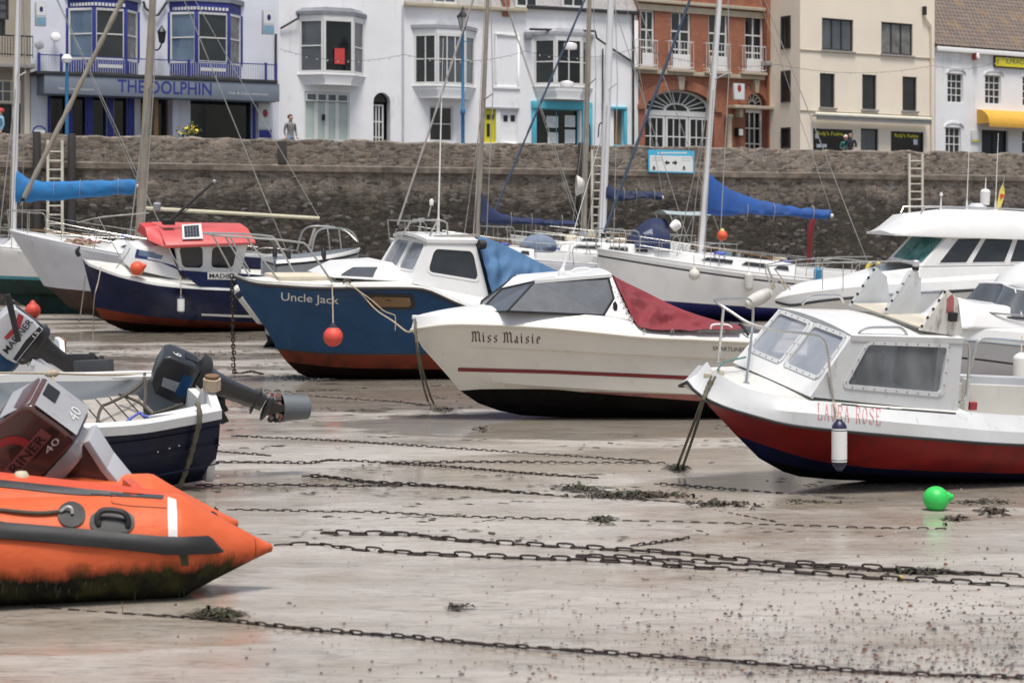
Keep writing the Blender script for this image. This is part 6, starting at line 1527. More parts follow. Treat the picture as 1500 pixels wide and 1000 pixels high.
applique(fr, bv, [[(262, 811), (264, 818), (266, 828)], [(274, 811), (276, 818), (276, 828)]], .004, 'weed_green', 'white_band', root, na=8, label='white band stained green by weed')
def disc(cx, cy, rx, ry, n=24): return [(cx + rx * math.cos(2 * math.pi * i / n), cy + ry * math.sin(2 * math.pi * i / n)) for i in range(n)]
def patch(poly, off, m, name, parent):
    P = [hit(fr, bv, x, y, off) for x, y in poly]; Q = [hit(fr, bv, x, y, -.01) for x, y in poly]; c = sum(P, V()) / len(P); n = len(P); mb = MB()
    cx_, cy_ = sum(p[0] for p in poly) / n, sum(p[1] for p in poly) / n; c = hit(fr, bv, cx_, cy_, off)
    for i in range(n): j = (i + 1) % n; mb.poly([P[i], P[j], c], m); mb.poly([P[i], P[j], Q[j], Q[i]], m)
    return mb.build(name, parent, angle=50)
pt_ = patch(disc(104.5, 754.5, 20.5, 18), .012, 'rubber_black', 'line_patch', root)
MB().tube(cr([hit(fr, bv, 88, 752, .018), hit(fr, bv, 97, 749.5, .034), hit(fr, bv, 104, 750, .034), hit(fr, bv, 105.5, 755, .018)], 12), .010, 'steel_dull', 7).build('line_eye', pt_)
MB().tube(cr([hit(fr, bv, x, y, .016) for x, y in ((-30, 747), (0, 749.5), (30, 752), (60, 753.5), (86, 751.5))], 40), .011, 'rope_dark', 7).build('grab_line', root)
hp = patch(rrect(131, 197, 750, 780, 16, 14, 6), .010, 'rubber_black', 'handle_patch', root)
MB().tube(cr([hit(fr, bv, x, y, o) for x, y, o in ((144, 770, .008), (142, 762, .03), (148, 756, .05), (164, 756, .055), (180, 759, .05), (187, 764, .03), (187, 772, .008))], 30), .017, 'rubber_black', 8).build('carry_handle', root)
# flange along the top, sole and transom
fl = MB(); xs = [fr.at(x, 700, TY).x for x in (-60, 0, 80, 160, 225, 247)]
ft = [atp(fr, x, y, V((0, TY - .12, 0)), V((0, 1, 0))) for x, y in ((-60, 684), (0, 691), (80, 700), (160, 709), (225, 716), (250, 721))]; fb_ = [atp(fr, x, y, V((0, TY - .03, 0)), V((0, 1, 0))) for x, y in ((-60, 694), (0, 702), (80, 710), (160, 718), (225, 724), (252, 727))]
for s in (lambda p: p,):
    fl.grid([[s(p) for p in ft], [s(p) for p in fb_]], 'rib_flange'); fl.grid([[s(p - V((0, .10, .02))) for p in ft], [s(p) for p in ft]], 'rib_flange')
fl.build('spray_flange', root)
sole = MB(); sole.box(c1.x - .02, c1.x + 2.3, -TY + .1, TY - .1, .14, .18, 'grey_paint'); sole.loft([[V((c1.x - .02, .5, .2)), V((c1.x - .02, 0, .05)), V((c1.x - .02, -.5, .2))], [V((c1.x + 2.2, .45, .22)), V((c1.x + 2.2, 0, .08)), V((c1.x + 2.2, -.45, .22))], [V((c1.x + 2.9, .2, .34)), V((c1.x + 3.05, 0, .3)), V((c1.x + 2.9, -.2, .34))]], 'antifoul_dark'); sole.build('sole', root)
MB().box(c1.x + .12, c1.x + .18, -TY + .16, TY - .16, .12, .58, 'rib_flange').build('transom', root, bev=.01)
th = MB(); th.box(c1.x + 1.1, c1.x + 1.45, -.4, .4, .42, .47, 'wood_grey'); th.build('thwart', root, bev=.01)
c = fr.at(31, 698, TY - .12); MB().lathe([(.045, -.01), (.045, .008), (.03, .03), (.0, .035)], 'boom_cream', 12, Matrix.Translation(c)).build('air_valve', root)
sm = MB(); a_ = [hit(fr, bv, x, y, .003) for x, y in ((163, 727), (164, 737), (190, 741), (244, 744))]; sm.tube(a_, .0022, 'decal_black', 4); b_ = [hit(fr, bv, x, y, .002) for x, y in ((373, 789), (374.5, 800), (373.5, 812))]; sm.tube(cr(b_, 10), .002, 'decal_black', 4); sm.build('seam', tube_o)
# weed strands hanging under the stern
ws = MB(); rnd = random.Random(4)
for i in range(22):
    x = rnd.uniform(0, 285); p = hit(fr, bv, x, rnd.uniform(848, 864), .004)
    if p is None: continue
    l = rnd.uniform(.02, .07); q = p + V((rnd.uniform(-.015, .015), rnd.uniform(-.0, .02), -min(l, max(.01, p.z - .01)))); ws.tube([p, p.lerp(q, .5) + V((.004, .006, 0)), q], [.004, .003, .001], 'rib_algae', 4)
ws.build('hanging_weed', root, kind='stuff')

# ================================================================== outboard motors
def outboard(name, label, M, S, prof, width, mats, leg=.62, prop=True, face=None, tiller=False, group=None, gs=1.):
    """+x forward, +z up, clamp at the origin side; prof = side outline of the cowl (x, z)"""
    root = thing(name, label, 'motor', M @ Matrix.Scale(S, 4), group); w = width / 2
    cw = MB(); cx_ = sum(p[0] for p in prof) / len(prof); cz_ = sum(p[1] for p in prof) / len(prof)
    ring = lambda y, k: [V((cx_ + (x - cx_) * k, y, cz_ + (z - cz_) * k)) for x, z in prof]
    cw.loft([ring(-w, .90), ring(-w * .93, .965), ring(-w * .6, 1), ring(w * .6, 1), ring(w * .93, .965), ring(w, .90)], mats['cowl']); cowl = cw.build('cowl', root, bev=.008, angle=35)
    lo = min(z for x, z in prof)
    pn = MB(); pn.loft([[V((x * k, y * k, lo + z)) for x, y in rrect(-.26, .24, -w * .92, w * .92, .12, .1, 4)] for z, k in ((-.09, .80), (-.06, .93), (-.005, .98), (.0, .95))], mats['pan']); pn.build('lower_pan', root, angle=35)
    mid = MB(); mid.loft([[V((x0 + x, y, z)) for x, y in rrect(-a, b, -c, c, .03, .03, 3)] for z, a, b, c, x0 in ((lo - .085, .17, .14, .10, -.0), (lo - .16, .13, .10, .075, -.02), (lo - .3, .10, .075, .05, -.04), (lo - leg, .09, .065, .035, -.05))], mats['leg']); mid.build('leg', root, angle=40)
    gz = lo - leg; gc = MB(); gc.lathe([(.0, -.17), (.03, -.15), (.055, -.08), (.06, .04), (.045, .15), (.02, .22), (.0, .24)], mats['leg'], 12, Matrix.Translation(V((-.05, 0, gz - .05))) @ Matrix.Rotation(R(90), 4, 'Y') @ Matrix.Scale(gs, 4)); gc.build('gearcase', root)
    MB().box(-.05 - .19 * gs, .06, -.075 * gs, .075 * gs, gz + .06, gz + .075, mats['leg']).build('cavitation_plate', root, bev=.004)
    MB().prism([V((-.10, -.005, gz - .08)), V((.03, -.005, gz - .08)), V((-.06, -.005, gz - .08 - .18 * gs)), V((-.12, -.005, gz - .08 - .17 * gs))], (0, .010, 0), mats['leg']).build('skeg', root)
    if prop:
        pr = MB(); pr.lathe([(.03, 0), (.035, .06), (.025, .12), (.0, .13)], mats['prop'], 10, Matrix.Translation(V((-.22, 0, gz - .05))) @ Matrix.Rotation(R(-90), 4, 'Y'))
        for k in range(3):
            Mb = Matrix.Translation(V((-.27, 0, gz - .05))) @ Matrix.Rotation(k * 2 * math.pi / 3, 4, 'X'); pr.add([Mb @ V(q) for q in ((.03, -.01, .03), (-.03, .02, .03), (-.045, .06, .10), (-.03, .045, .135), (.01, -.02, .14), (.03, -.05, .09))], [(0, 1, 2, 3, 4, 5)], mats['prop'])
        pr.build('propeller', root)
    br = MB()
    for s in (-1, 1): br.prism([V((.10, s * .10, lo - .10)), V((.20, s * .10, lo - .12)), V((.22, s * .10, lo - .38)), V((.17, s * .10, lo - .42)), V((.08, s * .10, lo - .30))], (0, s * .025, 0), mats['bracket'])
    br.tube([V((.14, -.14, lo - .13)), V((.14, .14, lo - .13))], .022, mats['bracket'], 8); br.box(.05, .14, -.07, .07, lo - .33, lo - .12, mats['bracket'])
    for s in (-1, 1): br.tube([V((.19, s * .08, lo - .24)), V((.34, s * .08, lo - .24))], .012, mats['bracket'], 6); br.tube([V((.34, s * .08 - .045, lo - .24)), V((.34, s * .08 + .045, lo - .24))], .010, mats['bracket'], 6)
    br.build('clamp_bracket', root, angle=35)
    if tiller: MB().tube([V((.16, .03, lo - .06)), V((.34, .03, lo - .04)), V((.62, .03, lo - .01)), V((.80, .03, lo + .0))], [.022, .02, .018, .022], mats['bracket'], 8).build('tiller', root)
    return root, cowl

def side_decal(parent, pts, m, name, w, k=1.0, off=.004): return MB().poly([V((x, w / 2 * k + off, z)) for x, z in pts], m).build(name, parent, flat=True)

# brown motor on the inflatable
def orient(p, yaw, tilt, steer, roll=0): return Matrix.Translation(p) @ Matrix.Rotation(math.pi + R(yaw), 4, 'Z') @ Matrix.Rotation(R(-roll), 4, 'X') @ Matrix.Rotation(R(tilt), 4, 'Y') @ Matrix.Rotation(R(steer), 4, 'Z')
prof = [(-.30, .0), (-.315, .10), (-.31, .30), (-.285, .335), (-.10, .375), (.12, .365), (.26, .30), (.31, .16), (.30, .0)]
pw_ = fr.M @ V((c1.x + .33, 0.02, .0)); pw_ = wpt(74, 677, 12.7)
W_ = .34
root, cowl = outboard('outboard_motor', 'brown and silver outboard motor tilted up on the orange inflatable boat', orient(pw_, 18, 52, -30), 1.16, prof, W_, dict(cowl='cowl_brown', pan='cowl_silver', leg='cowl_brown_dark', bracket='cowl_brown_dark', prop='rubber_black'), leg=.80)
fp = [(-.27, -.05), (.2, -.05), (.17, -.22), (.06, -.36), (-.02, -.80), (-.13, -.80), (-.15, -.40), (-.20, -.22)]
MB().prism([V((x, -.085, z)) for x, z in fp], (0, .17, 0), 'cowl_brown').build('fairing', root, bev=.02); sv = MB()
for a, b in ((0, 7), (7, 6), (6, 5)): p_, q_ = fp[a], fp[b]; sv.box(-.02, .02, -.092, .092, 0, math.dist(p_, q_) + .01, 'alloy', Matrix.Translation(V((p_[0] - .012, 0, p_[1]))) @ Matrix.Rotation(math.atan2(q_[0] - p_[0], q_[1] - p_[1]), 4, 'Y'))
sv.build('leg_trim', root, bev=.008)
bk = MB()
bk.poly([V((-.319, y, z)) for y, z in ((-.155, .02), (.155, .02), (.158, .29), (-.158, .29))], 'cowl_silver'); bk.poly([V((-.305, -.155, .315)), V((-.305, .155, .315)), V((-.12, .15, .381)), V((-.12, -.15, .381))], 'cowl_silver'); bk.build('silver_panel', cowl, flat=True)
MB().box(-.326, -.318, -.09, .03, .20, .28, 'iron_black').build('air_intake', cowl)
side_decal(cowl, [(-.29, .02), (.28, .02), (.28, .055), (-.29, .055)], 'cowl_brown_dark', 'stripe', W_, .965); side_decal(cowl, [(-.28, .10), (-.06, .10), (.05, .16), (-.02, .24), (-.10, .20), (-.28, .15)], 'cowl_brown_dark', 'stripe', W_, 1.0)
arc = MB(); cc = V((.02, W_ / 2 + .006, .19))
for i in range(10):
    a0, a1 = R(60 + 14 * i), R(60 + 14 * (i + 1)); ro = lambda a, r: cc + V((-r * math.cos(a) * 1.25 * -1, 0, r * math.sin(a)))
    r0_, r1_ = .085, .125; arc.poly([ro(a0, r0_), ro(a1, r0_), ro(a1, r1_), ro(a0, r1_)], 'decal_red')
arc.build('emblem', cowl, flat=True)
side_decal(cowl, [(-.24, .115), (.25, .115), (.25, .185), (-.24, .185)], 'decal_pink', 'stripe', W_, 1.0, .007)
lt = lambda x0, x1, z0, z1: quadmap(V((x1, W_ / 2 + .012, z0)), V((x0, W_ / 2 + .012, z0)), V((x0, W_ / 2 + .012, z1)), V((x1, W_ / 2 + .012, z1)))
lay(MB(), text2d('MARINER', 1, .01), lt(-.21, .22, .125, .175), 'decal_black').build('lettering', cowl, flat=True)
lay(MB(), text2d('40', 1, .0), quadmap(V((-.325, .06, .05)), V((-.325, -.06, .05)), V((-.325, -.06, .11)), V((-.325, .06, .11))), 'decal_white').build('lettering', cowl, flat=True)
lay(MB(), text2d('40', 1, .0), lt(-.25, -.14, .065, .1), 'decal_white').build('lettering', cowl, flat=True)

# ================================================================== small dinghy with the white gunwale
fr = DG = boat_frame(300, 702, 25, 12, -3)
root = thing('rowing_dinghy', 'small navy dinghy with white gunwale and slatted seat beside the inflatable', 'boat', fr.M)
T = fr.at(324, 598, .60); xs0 = T.x; zg = T.z
gxx = [(-0, .60, 0), (.35, .70, .0), (.8, .79, .0), (1.4, .80, .04), (2.0, .60, .10), (2.5, .36, .18), (2.78, .10, .25), (2.84, .0, .27)]
d0 = cr([V((xs0 + x, y, zg + z)) for x, y, z in gxx[::-1]], 40); d0b = [V((p.x, p.y + (.02 if p.y > .02 else 0), p.z - .01)) for p in d0]; d0c = [V((p.x, p.y + (.02 if p.y > .02 else 0), p.z - .085)) for p in d0]
dn = lambda ky, z0, sx: cr([V((xs0 + x * sx, y * ky, z0 + z * .8)) for x, y, z in gxx[::-1]], 40)
d1, d2, d3, d4 = dn(.97, zg - .09, .985), dn(.90, zg * .60, .96), dn(.72, zg * .30, .93), dn(.42, .085, .9); d5 = cr([V((xs0 + 2.5, 0, .16)), V((xs0 + 2.2, 0, .04)), V((xs0 + 1.2, 0, .0)), V((xs0, 0, .03))], 40)
hb = hull_mb([d0, d0b, d0c, d1, d2, d3, d4, d5], ['worn_white', 'worn_white', 'worn_white', 'hull_blue_dark', 'hull_blue_dark', 'hull_blue_dark', 'antifoul_red']); hull = hb.build('hull', root, angle=24); bv = bvh_of(hb)
inn = MB(); t_ = .065
ins = lambda rr, dz, k=1.: [V((p.x + (.05 if i == len(rr) - 1 else 0), max(0, p.y - t_) * k, p.z + dz)) for i, p in enumerate(rr)]
i0, i1, i2, i3, i4 = ins(d0, .004), ins(d0, -.06, .98), ins(d2, .0), ins(d3, .02), ins(d4, .05); i5 = [V((p.x, 0, .13)) for p in i4]
inn.grid([d0, i0], 'gel_white'); inn.grid([[mir(p) for p in d0], [mir(p) for p in i0]], 'gel_white')
for a, b, m in ((i0, i1, 'gel_white'), (i1, i2, 'grey_paint'), (i2, i3, 'grey_paint'), (i3, i4, 'grey_paint'), (i4, i5, 'grey_paint')):
    inn.grid([a, b], m); inn.grid([[mir(p) for p in a], [mir(p) for p in b]], m)
inn.build('inner_hull', root, angle=30)
tr = MB(); ys = [-.60, -.42, -.26, -.16, .16, .26, .42, .60]; hz_ = [0, .10, .08, -.03, -.03, .08, .10, 0]
out_ = [V((xs0 - .003, y, zg + h + .004)) for y, h in zip(ys, hz_)] + [V((xs0 - .003, .42, .12)), V((xs0 - .003, -.42, .12))]
tr.prism(out_, (.075, 0, 0), 'gel_white'); tr.build('transom', root, bev=.015)
for s in (-1, 1): MB().prism([V((xs0 + .07, s * .44, zg - .02)), V((xs0 + .62, s * .60, zg - .03)), V((xs0 + .07, s * .60, zg - .03))], (0, 0, .025), 'gel_white').build('quarter_knee', root, bev=.008)
for k in range(5):
    x = xs0 + .40 + k * .125; MB().box(x, x + .11, -.60 + .02 * k, .60, zg - .20, zg - .175, 'wood_grey').build('seat_slat', root, bev=.004)
sb = MB(); sb.box(xs0 + .42, xs0 + 1.0, .28, .34, zg - .24, zg - .201, 'wood_brown'); sb.box(xs0 + .42, xs0 + 1.0, -.34, -.28, zg - .24, zg - .201, 'wood_brown'); sb.build('seat_bearer', root)
for x in (xs0 + 1.7,): MB().box(x, x + .25, -.6, .6, zg - .16, zg - .13, 'wood_grey').build('thwart', root, bev=.006)
pl = MB()
for z in (.35, .55, .75):
    for s in (1, -1): pl.tube([V((p.x, s * (p.y + .004), zg * z + .04)) for p in dn(.88 + .1 * z, zg * z, .955 + .03 * z)[4:]], .006, 'hull_blue_dark', 5)
pl.build('plank_edges', hull)
cl = MB(); c = V((xs0 + .02, .40, zg + .10)); cl.lathe([(.05, -.0), (.045, .10), (.06, .115), (.06, .13)], 'wood_brown', 10, Matrix.Translation(c)); cl.build('samson_post', root)
rp = MB()
for k in range(7): rp.tube([c + V((.066 * math.cos(a), .066 * math.sin(a), .012 + .014 * k + .002 * math.sin(3 * a))) for a in [2 * math.pi * j / 14 for j in range(14)]], .011, 'rope_tan', 6, closed=True)
rp.build('rope_coil', root)
def braid(mb, pts, r, m, n=7, tw=9.):
    """two-strand rope: thickness swells along its lay"""
    p = cr(pts, max(20, int(sum((V(b) - V(a)).length for a, b in zip(pts, pts[1:])) / (r * 1.6)))); mb.tube(p, [r * (1 + .22 * math.sin(i * 2.1)) for i in range(len(p))], m, n); return mb
wp = lambda f, y: f.M @ y
P0 = fr.at(289, 590, .58); pr_ = [P0, fr.at(292, 600, .68), fr.at(293, 616, .72), fr.at(289, 632, .70), fr.at(283, 655, .66), fr.at(276, 680, .62), fr.at(266, 706, .60), fr.at(262, 716, .60)]
braid(MB(), [fr.M @ p for p in pr_], .021, 'rope_weed').build('mooring_rope', label='weathered stern rope hanging down the navy dinghy', cat='rope', origin=fr.M @ P0)
sr = MB(); a_ = fr.at(0, 547, -.64); ln_ = [fr.at(x, y, -.64) for x, y in ((-30, 546), (60, 546.5), (140, 548.5), (212, 548.5))]; sr.tube(cr(ln_, 40), .010, 'rope_tan', 6); k_ = fr.at(76, 547, -.62); sr.ball(k_, .05, 'rope_tan', 9, 6, (1.3, .8, .7)); sr.tube(cr([k_, fr.at(79, 560, -.55), fr.at(84, 572, -.50), fr.at(91, 580, -.48)], 14), .014, 'rope_tan', 6); sr.build('gunwale_rope', root)
bk_ = MB()
for pts in ([fr.at(212, 547, -.58), fr.at(208, 560, -.45), fr.at(190, 575, -.2), fr.at(165, 588, .0), fr.at(150, 594, .1)], [fr.at(212, 547, -.58), fr.at(213, 575, -.3), fr.at(213, 603, .1), fr.at(230, 604, .2), fr.at(268, 592, .3)], [fr.at(150, 594, .1), fr.at(145, 605, .2), fr.at(142, 622, .3)], [fr.at(175, 577, -.3), fr.at(205, 590, 0), fr.at(225, 608, .3)]): bk_.tube(cr(pts, 24), .014, 'rope_dark', 6)
bk_.build('fuel_hose', root); MB().tube(cr([fr.at(186, 617, .4), fr.at(195, 610, .35), fr.at(206, 604, .3), fr.at(210, 609, .35), fr.at(222, 610, .4)], 14), .012, 'rope_blue', 6).build('blue_lashing', root)
dt = MB()
for x, y in ((231, 661), (248, 656), (262, 652)):
    p = hit(fr, bv, x, y, .004)
    if p: dt.ball(p, .008, 'decal_white', 6, 4)
dt.build('paint_flecks', hull)
# black motor on the dinghy
pm_ = fr.M @ V((xs0 + .02, .05, zg)); 
prof = [(-.16, .0), (-.185, .08), (-.18, .30), (-.15, .345), (-.02, .36), (.12, .34), (.20, .27), (.215, .10), (.20, .0)]
root, cowl = outboard('outboard_motor', 'black outboard motor tilted up on the navy dinghy with a bucket over its propeller', orient(wpt(283, 557, 17.7), 18, 66, -22), 1.0, prof, .30, dict(cowl='cowl_black', pan='rubber_black', leg='cowl_black', bracket='rubber_black', prop='rubber_black'), leg=.64, prop=False, gs=.62)
side_decal(cowl, [(.0, .05), (.10, .05), (.10, .25), (.02, .27)], 'grey_paint', 'side_label', .30, 1.0); lay(MB(), text2d('6', 1, 0), quadmap(V((-.187, .09, .20)), V((-.187, .03, .20)), V((-.187, .03, .28)), V((-.187, .09, .28))), 'decal_white').build('lettering', cowl, flat=True)
MB().box(-.192, -.18, -.05, .06, .05, .16, 'iron_black').build('air_intake', cowl); MB().box(-.08, .12, .148, .156, .03, .12, 'hull_blue').build('side_label', cowl)
def place_bucket():
    a, b = wpt(411, 597, 18.05), wpt(451, 596, 18.15); d = (b - a).normalized(); q = V((0, 0, 1)).rotation_difference(-d).to_matrix().to_4x4(); L_ = (b - a).length
    o = MB().lathe([(.0, .0), (.100, .0), (.107, .010), (.118, L_ - .03), (.126, L_ - .03), (.126, L_), (.113, L_), (.108, L_ - .02), (.09, .015), (.0, .012)], 'bucket', 24).build('bucket', label='slate grey bucket pulled over the propeller of the black motor', cat='bucket', mtx=Matrix.Translation(b) @ q, angle=30)
    rg = MB(); rnd = random.Random(2)
    for k in range(60):
        t = rnd.uniform(-.09, .02); an = rnd.uniform(0, 6.28); p = a - d * .02 + d * t + V((0, math.cos(an) * .09, math.sin(an) * .1)); rg.ball(p, rnd.uniform(.018, .035), rnd.choice(['cloth_dark', 'cloth_grey', 'decal_pink', 'rope_dark']), 6, 4)
    rg.tube(cr([a + V((-.12, -.08, .06)), a + V((-.03, -.11, .02)), a + V((-.02, -.1, -.08))], 10), .012, 'rope_tan', 6); rg.build('rag', label='dark knotted rag tied round the leg of the black motor', cat='rag', origin=a)
place_bucket()

# ================================================================== the boat behind the dinghy: grey skiff with a silver motor
fr = SK = boat_frame(150, 612, 20, 4, 0)
root = thing('rowing_dinghy', 'pale grey skiff half hidden behind the navy dinghy', 'boat', fr.M)
xs1 = fr.at(96, 515, .45).x; zs = .78
gx2 = [(0, .58, 0), (.5, .68, .01), (1.2, .70, .05), (1.9, .52, .12), (2.4, .2, .22), (2.55, 0, .26)]
s0 = cr([V((xs1 + x, y, zs + z)) for x, y, z in gx2[::-1]], 24); s1 = cr([V((xs1 + x * .97, y * .93, zs * .62 + z * .8)) for x, y, z in gx2[::-1]], 24); s2 = cr([V((xs1 + x * .93, y * .70, zs * .30 + z * .6)) for x, y, z in gx2[::-1]], 24); s3 = cr([V((xs1 + 2.2, 0, .15)), V((xs1 + 1.5, 0, .01)), V((xs1, 0, .02))], 24)
hull_mb([s0, s1, s2, s3], ['alloy_white', 'grey_pale', 'grey_pale']).build('hull', root); ii = MB()
j0 = [V((p.x, max(0, p.y - .05), p.z + .003)) for p in s0]; j1 = [V((p.x, max(0, p.y - .08), p.z - .4)) for p in s0]
for s in (lambda p: p, mir): ii.grid([[s(p) for p in s0], [s(p) for p in j0]], 'alloy_white'); ii.grid([[s(p) for p in j0], [s(p) for p in j1]], 'grey_paint')
ii.grid([j1, [mir(p) for p in j1]], 'grey_paint'); ii.build('inner_hull', root)
MB().prism([V((xs1 - .02, y, z)) for y, z in ((-.58, zs), (-.3, zs + .02), (-.2, zs + .16), (.2, zs + .16), (.3, zs + .02), (.58, zs), (.4, .25), (-.4, .25))], (.06, 0, 0), 'alloy_white').build('transom', root, bev=.01)
MB().box(xs1 - .05, xs1 - .02, -.14, .14, zs - .12, zs + .16, 'wood_brown').build('motor_pad', root)
prof = [(-.20, .0), (-.22, .12), (-.215, .36), (-.18, .41), (0, .44), (.17, .40), (.25, .30), (.26, .10), (.24, .0)]
root, cowl = outboard('outboard_motor', 'silver and black outboard motor tilted up on the grey skiff', orient(wpt(44, 503, 20.6), 22, 52, -6), .98, prof, .34, dict(cowl='cowl_grey', pan='cowl_black', leg='cowl_black', bracket='alloy_white', prop='rubber_black'), leg=.62)
lt2 = lambda x0, x1, z0, z1, y=.176: quadmap(V((x1, y, z0)), V((x0, y, z0)), V((x0, y, z1)), V((x1, y, z1)))
side_decal(cowl, [(.22, .02), (-.19, .02), (-.20, .06), (.0, .08), (.22, .06)], 'cowl_black', 'stripe', .34, .97, .006); side_decal(cowl, [(.1, .23), (-.06, .20), (-.19, .25), (-.18, .31), (-.04, .26), (.1, .27)], 'decal_red', 'stripe', .34, 1., .004)
lay(MB(), text2d('MARINER', 1, .012), lt2(-.20, .21, .135, .205), 'decal_black').build('lettering', cowl, flat=True); lay(MB(), text2d('15', 1, 0), lt2(-.15, -.08, .02, .06), 'decal_white').build('lettering', cowl, flat=True)
MB().box(-.226, -.205, -.12, .12, .02, .36, 'cowl_black').build('rear_panel', cowl, bev=.01)
a, b = wpt(11, 431, 20.2), wpt(27, 500, 20.3); MB().tube([a, a.lerp(b, .1), b], [.03, .035, .028], 'rubber_black', 8).build('oar', label='dark upright oar handle in front of the silver motor', cat='oar', origin=b)
pc = MB(); pc.bar(wpt(100, 536, 20.3), wpt(136, 536, 20.2), .12, .24, 'rubber_black'); pc.build('lid', label='black fish box lid propped behind the dinghy gunwale', cat='lid', bev=.02, origin=wpt(118, 540, 20.2)); pc = MB(); pc.bar(wpt(112, 541, 19.9), wpt(163, 538, 19.8), .14, .17, 'rubber_grey'); pc.build('fish_box', label='dark grey fish box behind the dinghy gunwale near the silver motor', cat='box', bev=.02, origin=wpt(138, 545, 19.8))
pb_ = wpt(6, 525, 20.9); lb = SK.I @ pb_; MB().box(lb.x - .16, lb.x + .16, -.60, .60, lb.z - .20, lb.z - .165, 'wood_grey').build('thwart', [o for o in COL.objects if o.name.startswith('rowing_dinghy')][-1], bev=.006)
pb_ = wpt(6, 525, 20.9); root = thing('mooring_buoy', 'dark blue round buoy stowed beside the silver motor', 'buoy', pb_); MB().ball((0, 0, 0), .165, 'hull_blue', 20, 12, (1, 1, .95)).build('ball', root); MB().lathe([(.05, .13), (.055, .17), (.03, .19)], 'hull_blue', 10).build('eye', root)
# ================================================================== sailing boats aground before the wall
def sailboat(label, fr, L, B, zb, zs, zw, zk, cols, bow=.9, trunk=(.30, .66, .32, .52), mast=None, boom=None, stay=None, pulpit=True, keel='twin', win='boat_glass', stripe_=None, stern=.75, origin_bow=True, over=.35, stanch=5, lines=True):
    """local x: bow at 0, stern at -L. zb, zs sheer height at bow, stern; zw paint line; zk hull bottom"""
    root = thing('sailing_boat', label, 'boat', fr.M); N = 30
    def pl(k, xb, zf, xs=None):
        out = []
        for i in range(N):
            t = i / (N - 1); x = xb + (-L * (1 - .02) - xb) * t; u = min(1, t / .55); y = B / 2 * k * (1 - (1 - u) ** 2.0) ** .72 * (1 - (1 - stern) * max(0, (t - .5) / .5) ** 1.6); out.append(V((x, y if i else 0, zf(t))))
        return out
    shz = lambda d: (lambda t: zb + (zs - zb) * t - .10 * math.sin(math.pi * t) - d)
    r0, r1 = pl(1, 0, shz(0)), pl(1.015, -.02, shz(.06)); rr = [r0, r1]; ms = [cols[0]]
    if stripe_: rr += [pl(1.0, -.05, shz(.16)), pl(1.0, -.07, shz(.21))]; ms += [cols[0], stripe_]
    zm = (zb + zw) / 2
    rr += [pl(.97, -over * .5, lambda t: (shz(0)(t) + zw) / 2), pl(.90, -over, lambda t: zw), pl(.80, -over * 1.2, lambda t: zw - .10), pl(.45, -over * 1.7, lambda t: zk + .12 + .1 * t), pl(.0, -over * 2.2, lambda t: zk + .10 * abs(2 * t - 1) ** 2 + (.25 * max(0, t - .6)))]
    ms += [cols[0], cols[0], cols[1], cols[2], cols[2]]
    hb = hull_mb(rr, ms); hull = hb.build('hull', root, angle=24)
    deck_mb(r0, 'gel_white', camber=.05, dz=-.004).build('deck', root); gz = MB()
    for s in (lambda p: p, mir): gz.tube([s(p + V((0, -.01, .015))) for p in r0], .022, 'gel_white', 6)
    gz.build('toe_rail', root)
    zd = lambda x: shz(0)(min(1, max(0, -x / L)))
    if keel == 'twin':
        for s in (-1, 1):
            MB().loft([[V((-L * .42, s * .22, zk + .15)), V((-L * .50, s * .28, zk + .15)), V((-L * .62, s * .22, zk + .15)), V((-L * .5, s * .18, zk + .15))], [V((-L * .45, s * .42, 0)), V((-L * .52, s * .46, 0)), V((-L * .60, s * .42, 0)), V((-L * .52, s * .38, 0))]], cols[2]).build('keel', root)
    elif keel == 'long': MB().prism([V((-L * .22, -.07, zk + .12)), V((-L * .40, -.07, 0)), V((-L * .82, -.07, 0)), V((-L * .86, -.07, zk + .3))], (0, .14, 0), cols[2]).build('keel', root, bev=.03)
    MB().prism([V((-L * .93, -.03, zw + .1)), V((-L * .99, -.03, zw + .1)), V((-L * .99, -.03, .1)), V((-L * .94, -.03, .1))], (0, .06, 0), cols[2]).build('rudder', root, bev=.01)
    if trunk:
        a, b, hgt, wk = trunk; xa, xb = -L * a, -L * b; w = B / 2 * wk * 1.25; z0, z1 = zd(xa), zd(xb)
        low = [V((xa, w * .5, z0)), V((xb, w, z1)), V((xb, -w, z1)), V((xa, -w * .5, z0))]; top = [V((xa - .35, w * .45, z0 + hgt * .75)), V((xb, w * .86, z1 + hgt)), V((xb, -w * .86, z1 + hgt)), V((xa - .35, -w * .45, z0 + hgt * .75))]
        tk = MB().loft([[p - V((0, 0, .05)) for p in low], top], 'gel_white').build('coachroof', root, bev=.05, seg=3)
        n = (low[1] - low[0]).cross(top[0] - low[0]).normalized(); n = n if n.y > 0 else -n
        for s in (lambda p: p, mir):
            for u0, u1 in ((.12, .42), (.48, .72), (.78, .93)):
                P = lambda u, v: low[0] * (1 - u) * (1 - v) + low[1] * u * (1 - v) + top[1] * u * v + top[0] * (1 - u) * v + n * .012
                MB().poly([s(P(u0 + .02, .42)), s(P(u1, .40)), s(P(u1 - .01, .74)), s(P(u0 + .05, .74))], win).build('window', tk, flat=True)
        gr = MB()
        for s in (1, -1): gr.tube(cr([V((xa - .6, s * w * .5, z0 + hgt)), V((xa - .9, s * w * .55, z0 + hgt + .08)), V((xb + .3, s * w * .7, z1 + hgt + .08)), V((xb + .1, s * w * .7, z1 + hgt))], 12), .015, 'wood_brown', 5)
        gr.build('handrail', tk, sides=True)
    # cockpit coaming
    cm = MB(); xa, xb = -L * (trunk[1] if trunk else .55), -L * .96
    for s in (-1, 1): cm.box(xa, xb, s * B * .30 - .04, s * B * .30 + .04, zd(xa) - .02, zd(xa) + .22, 'gel_white')
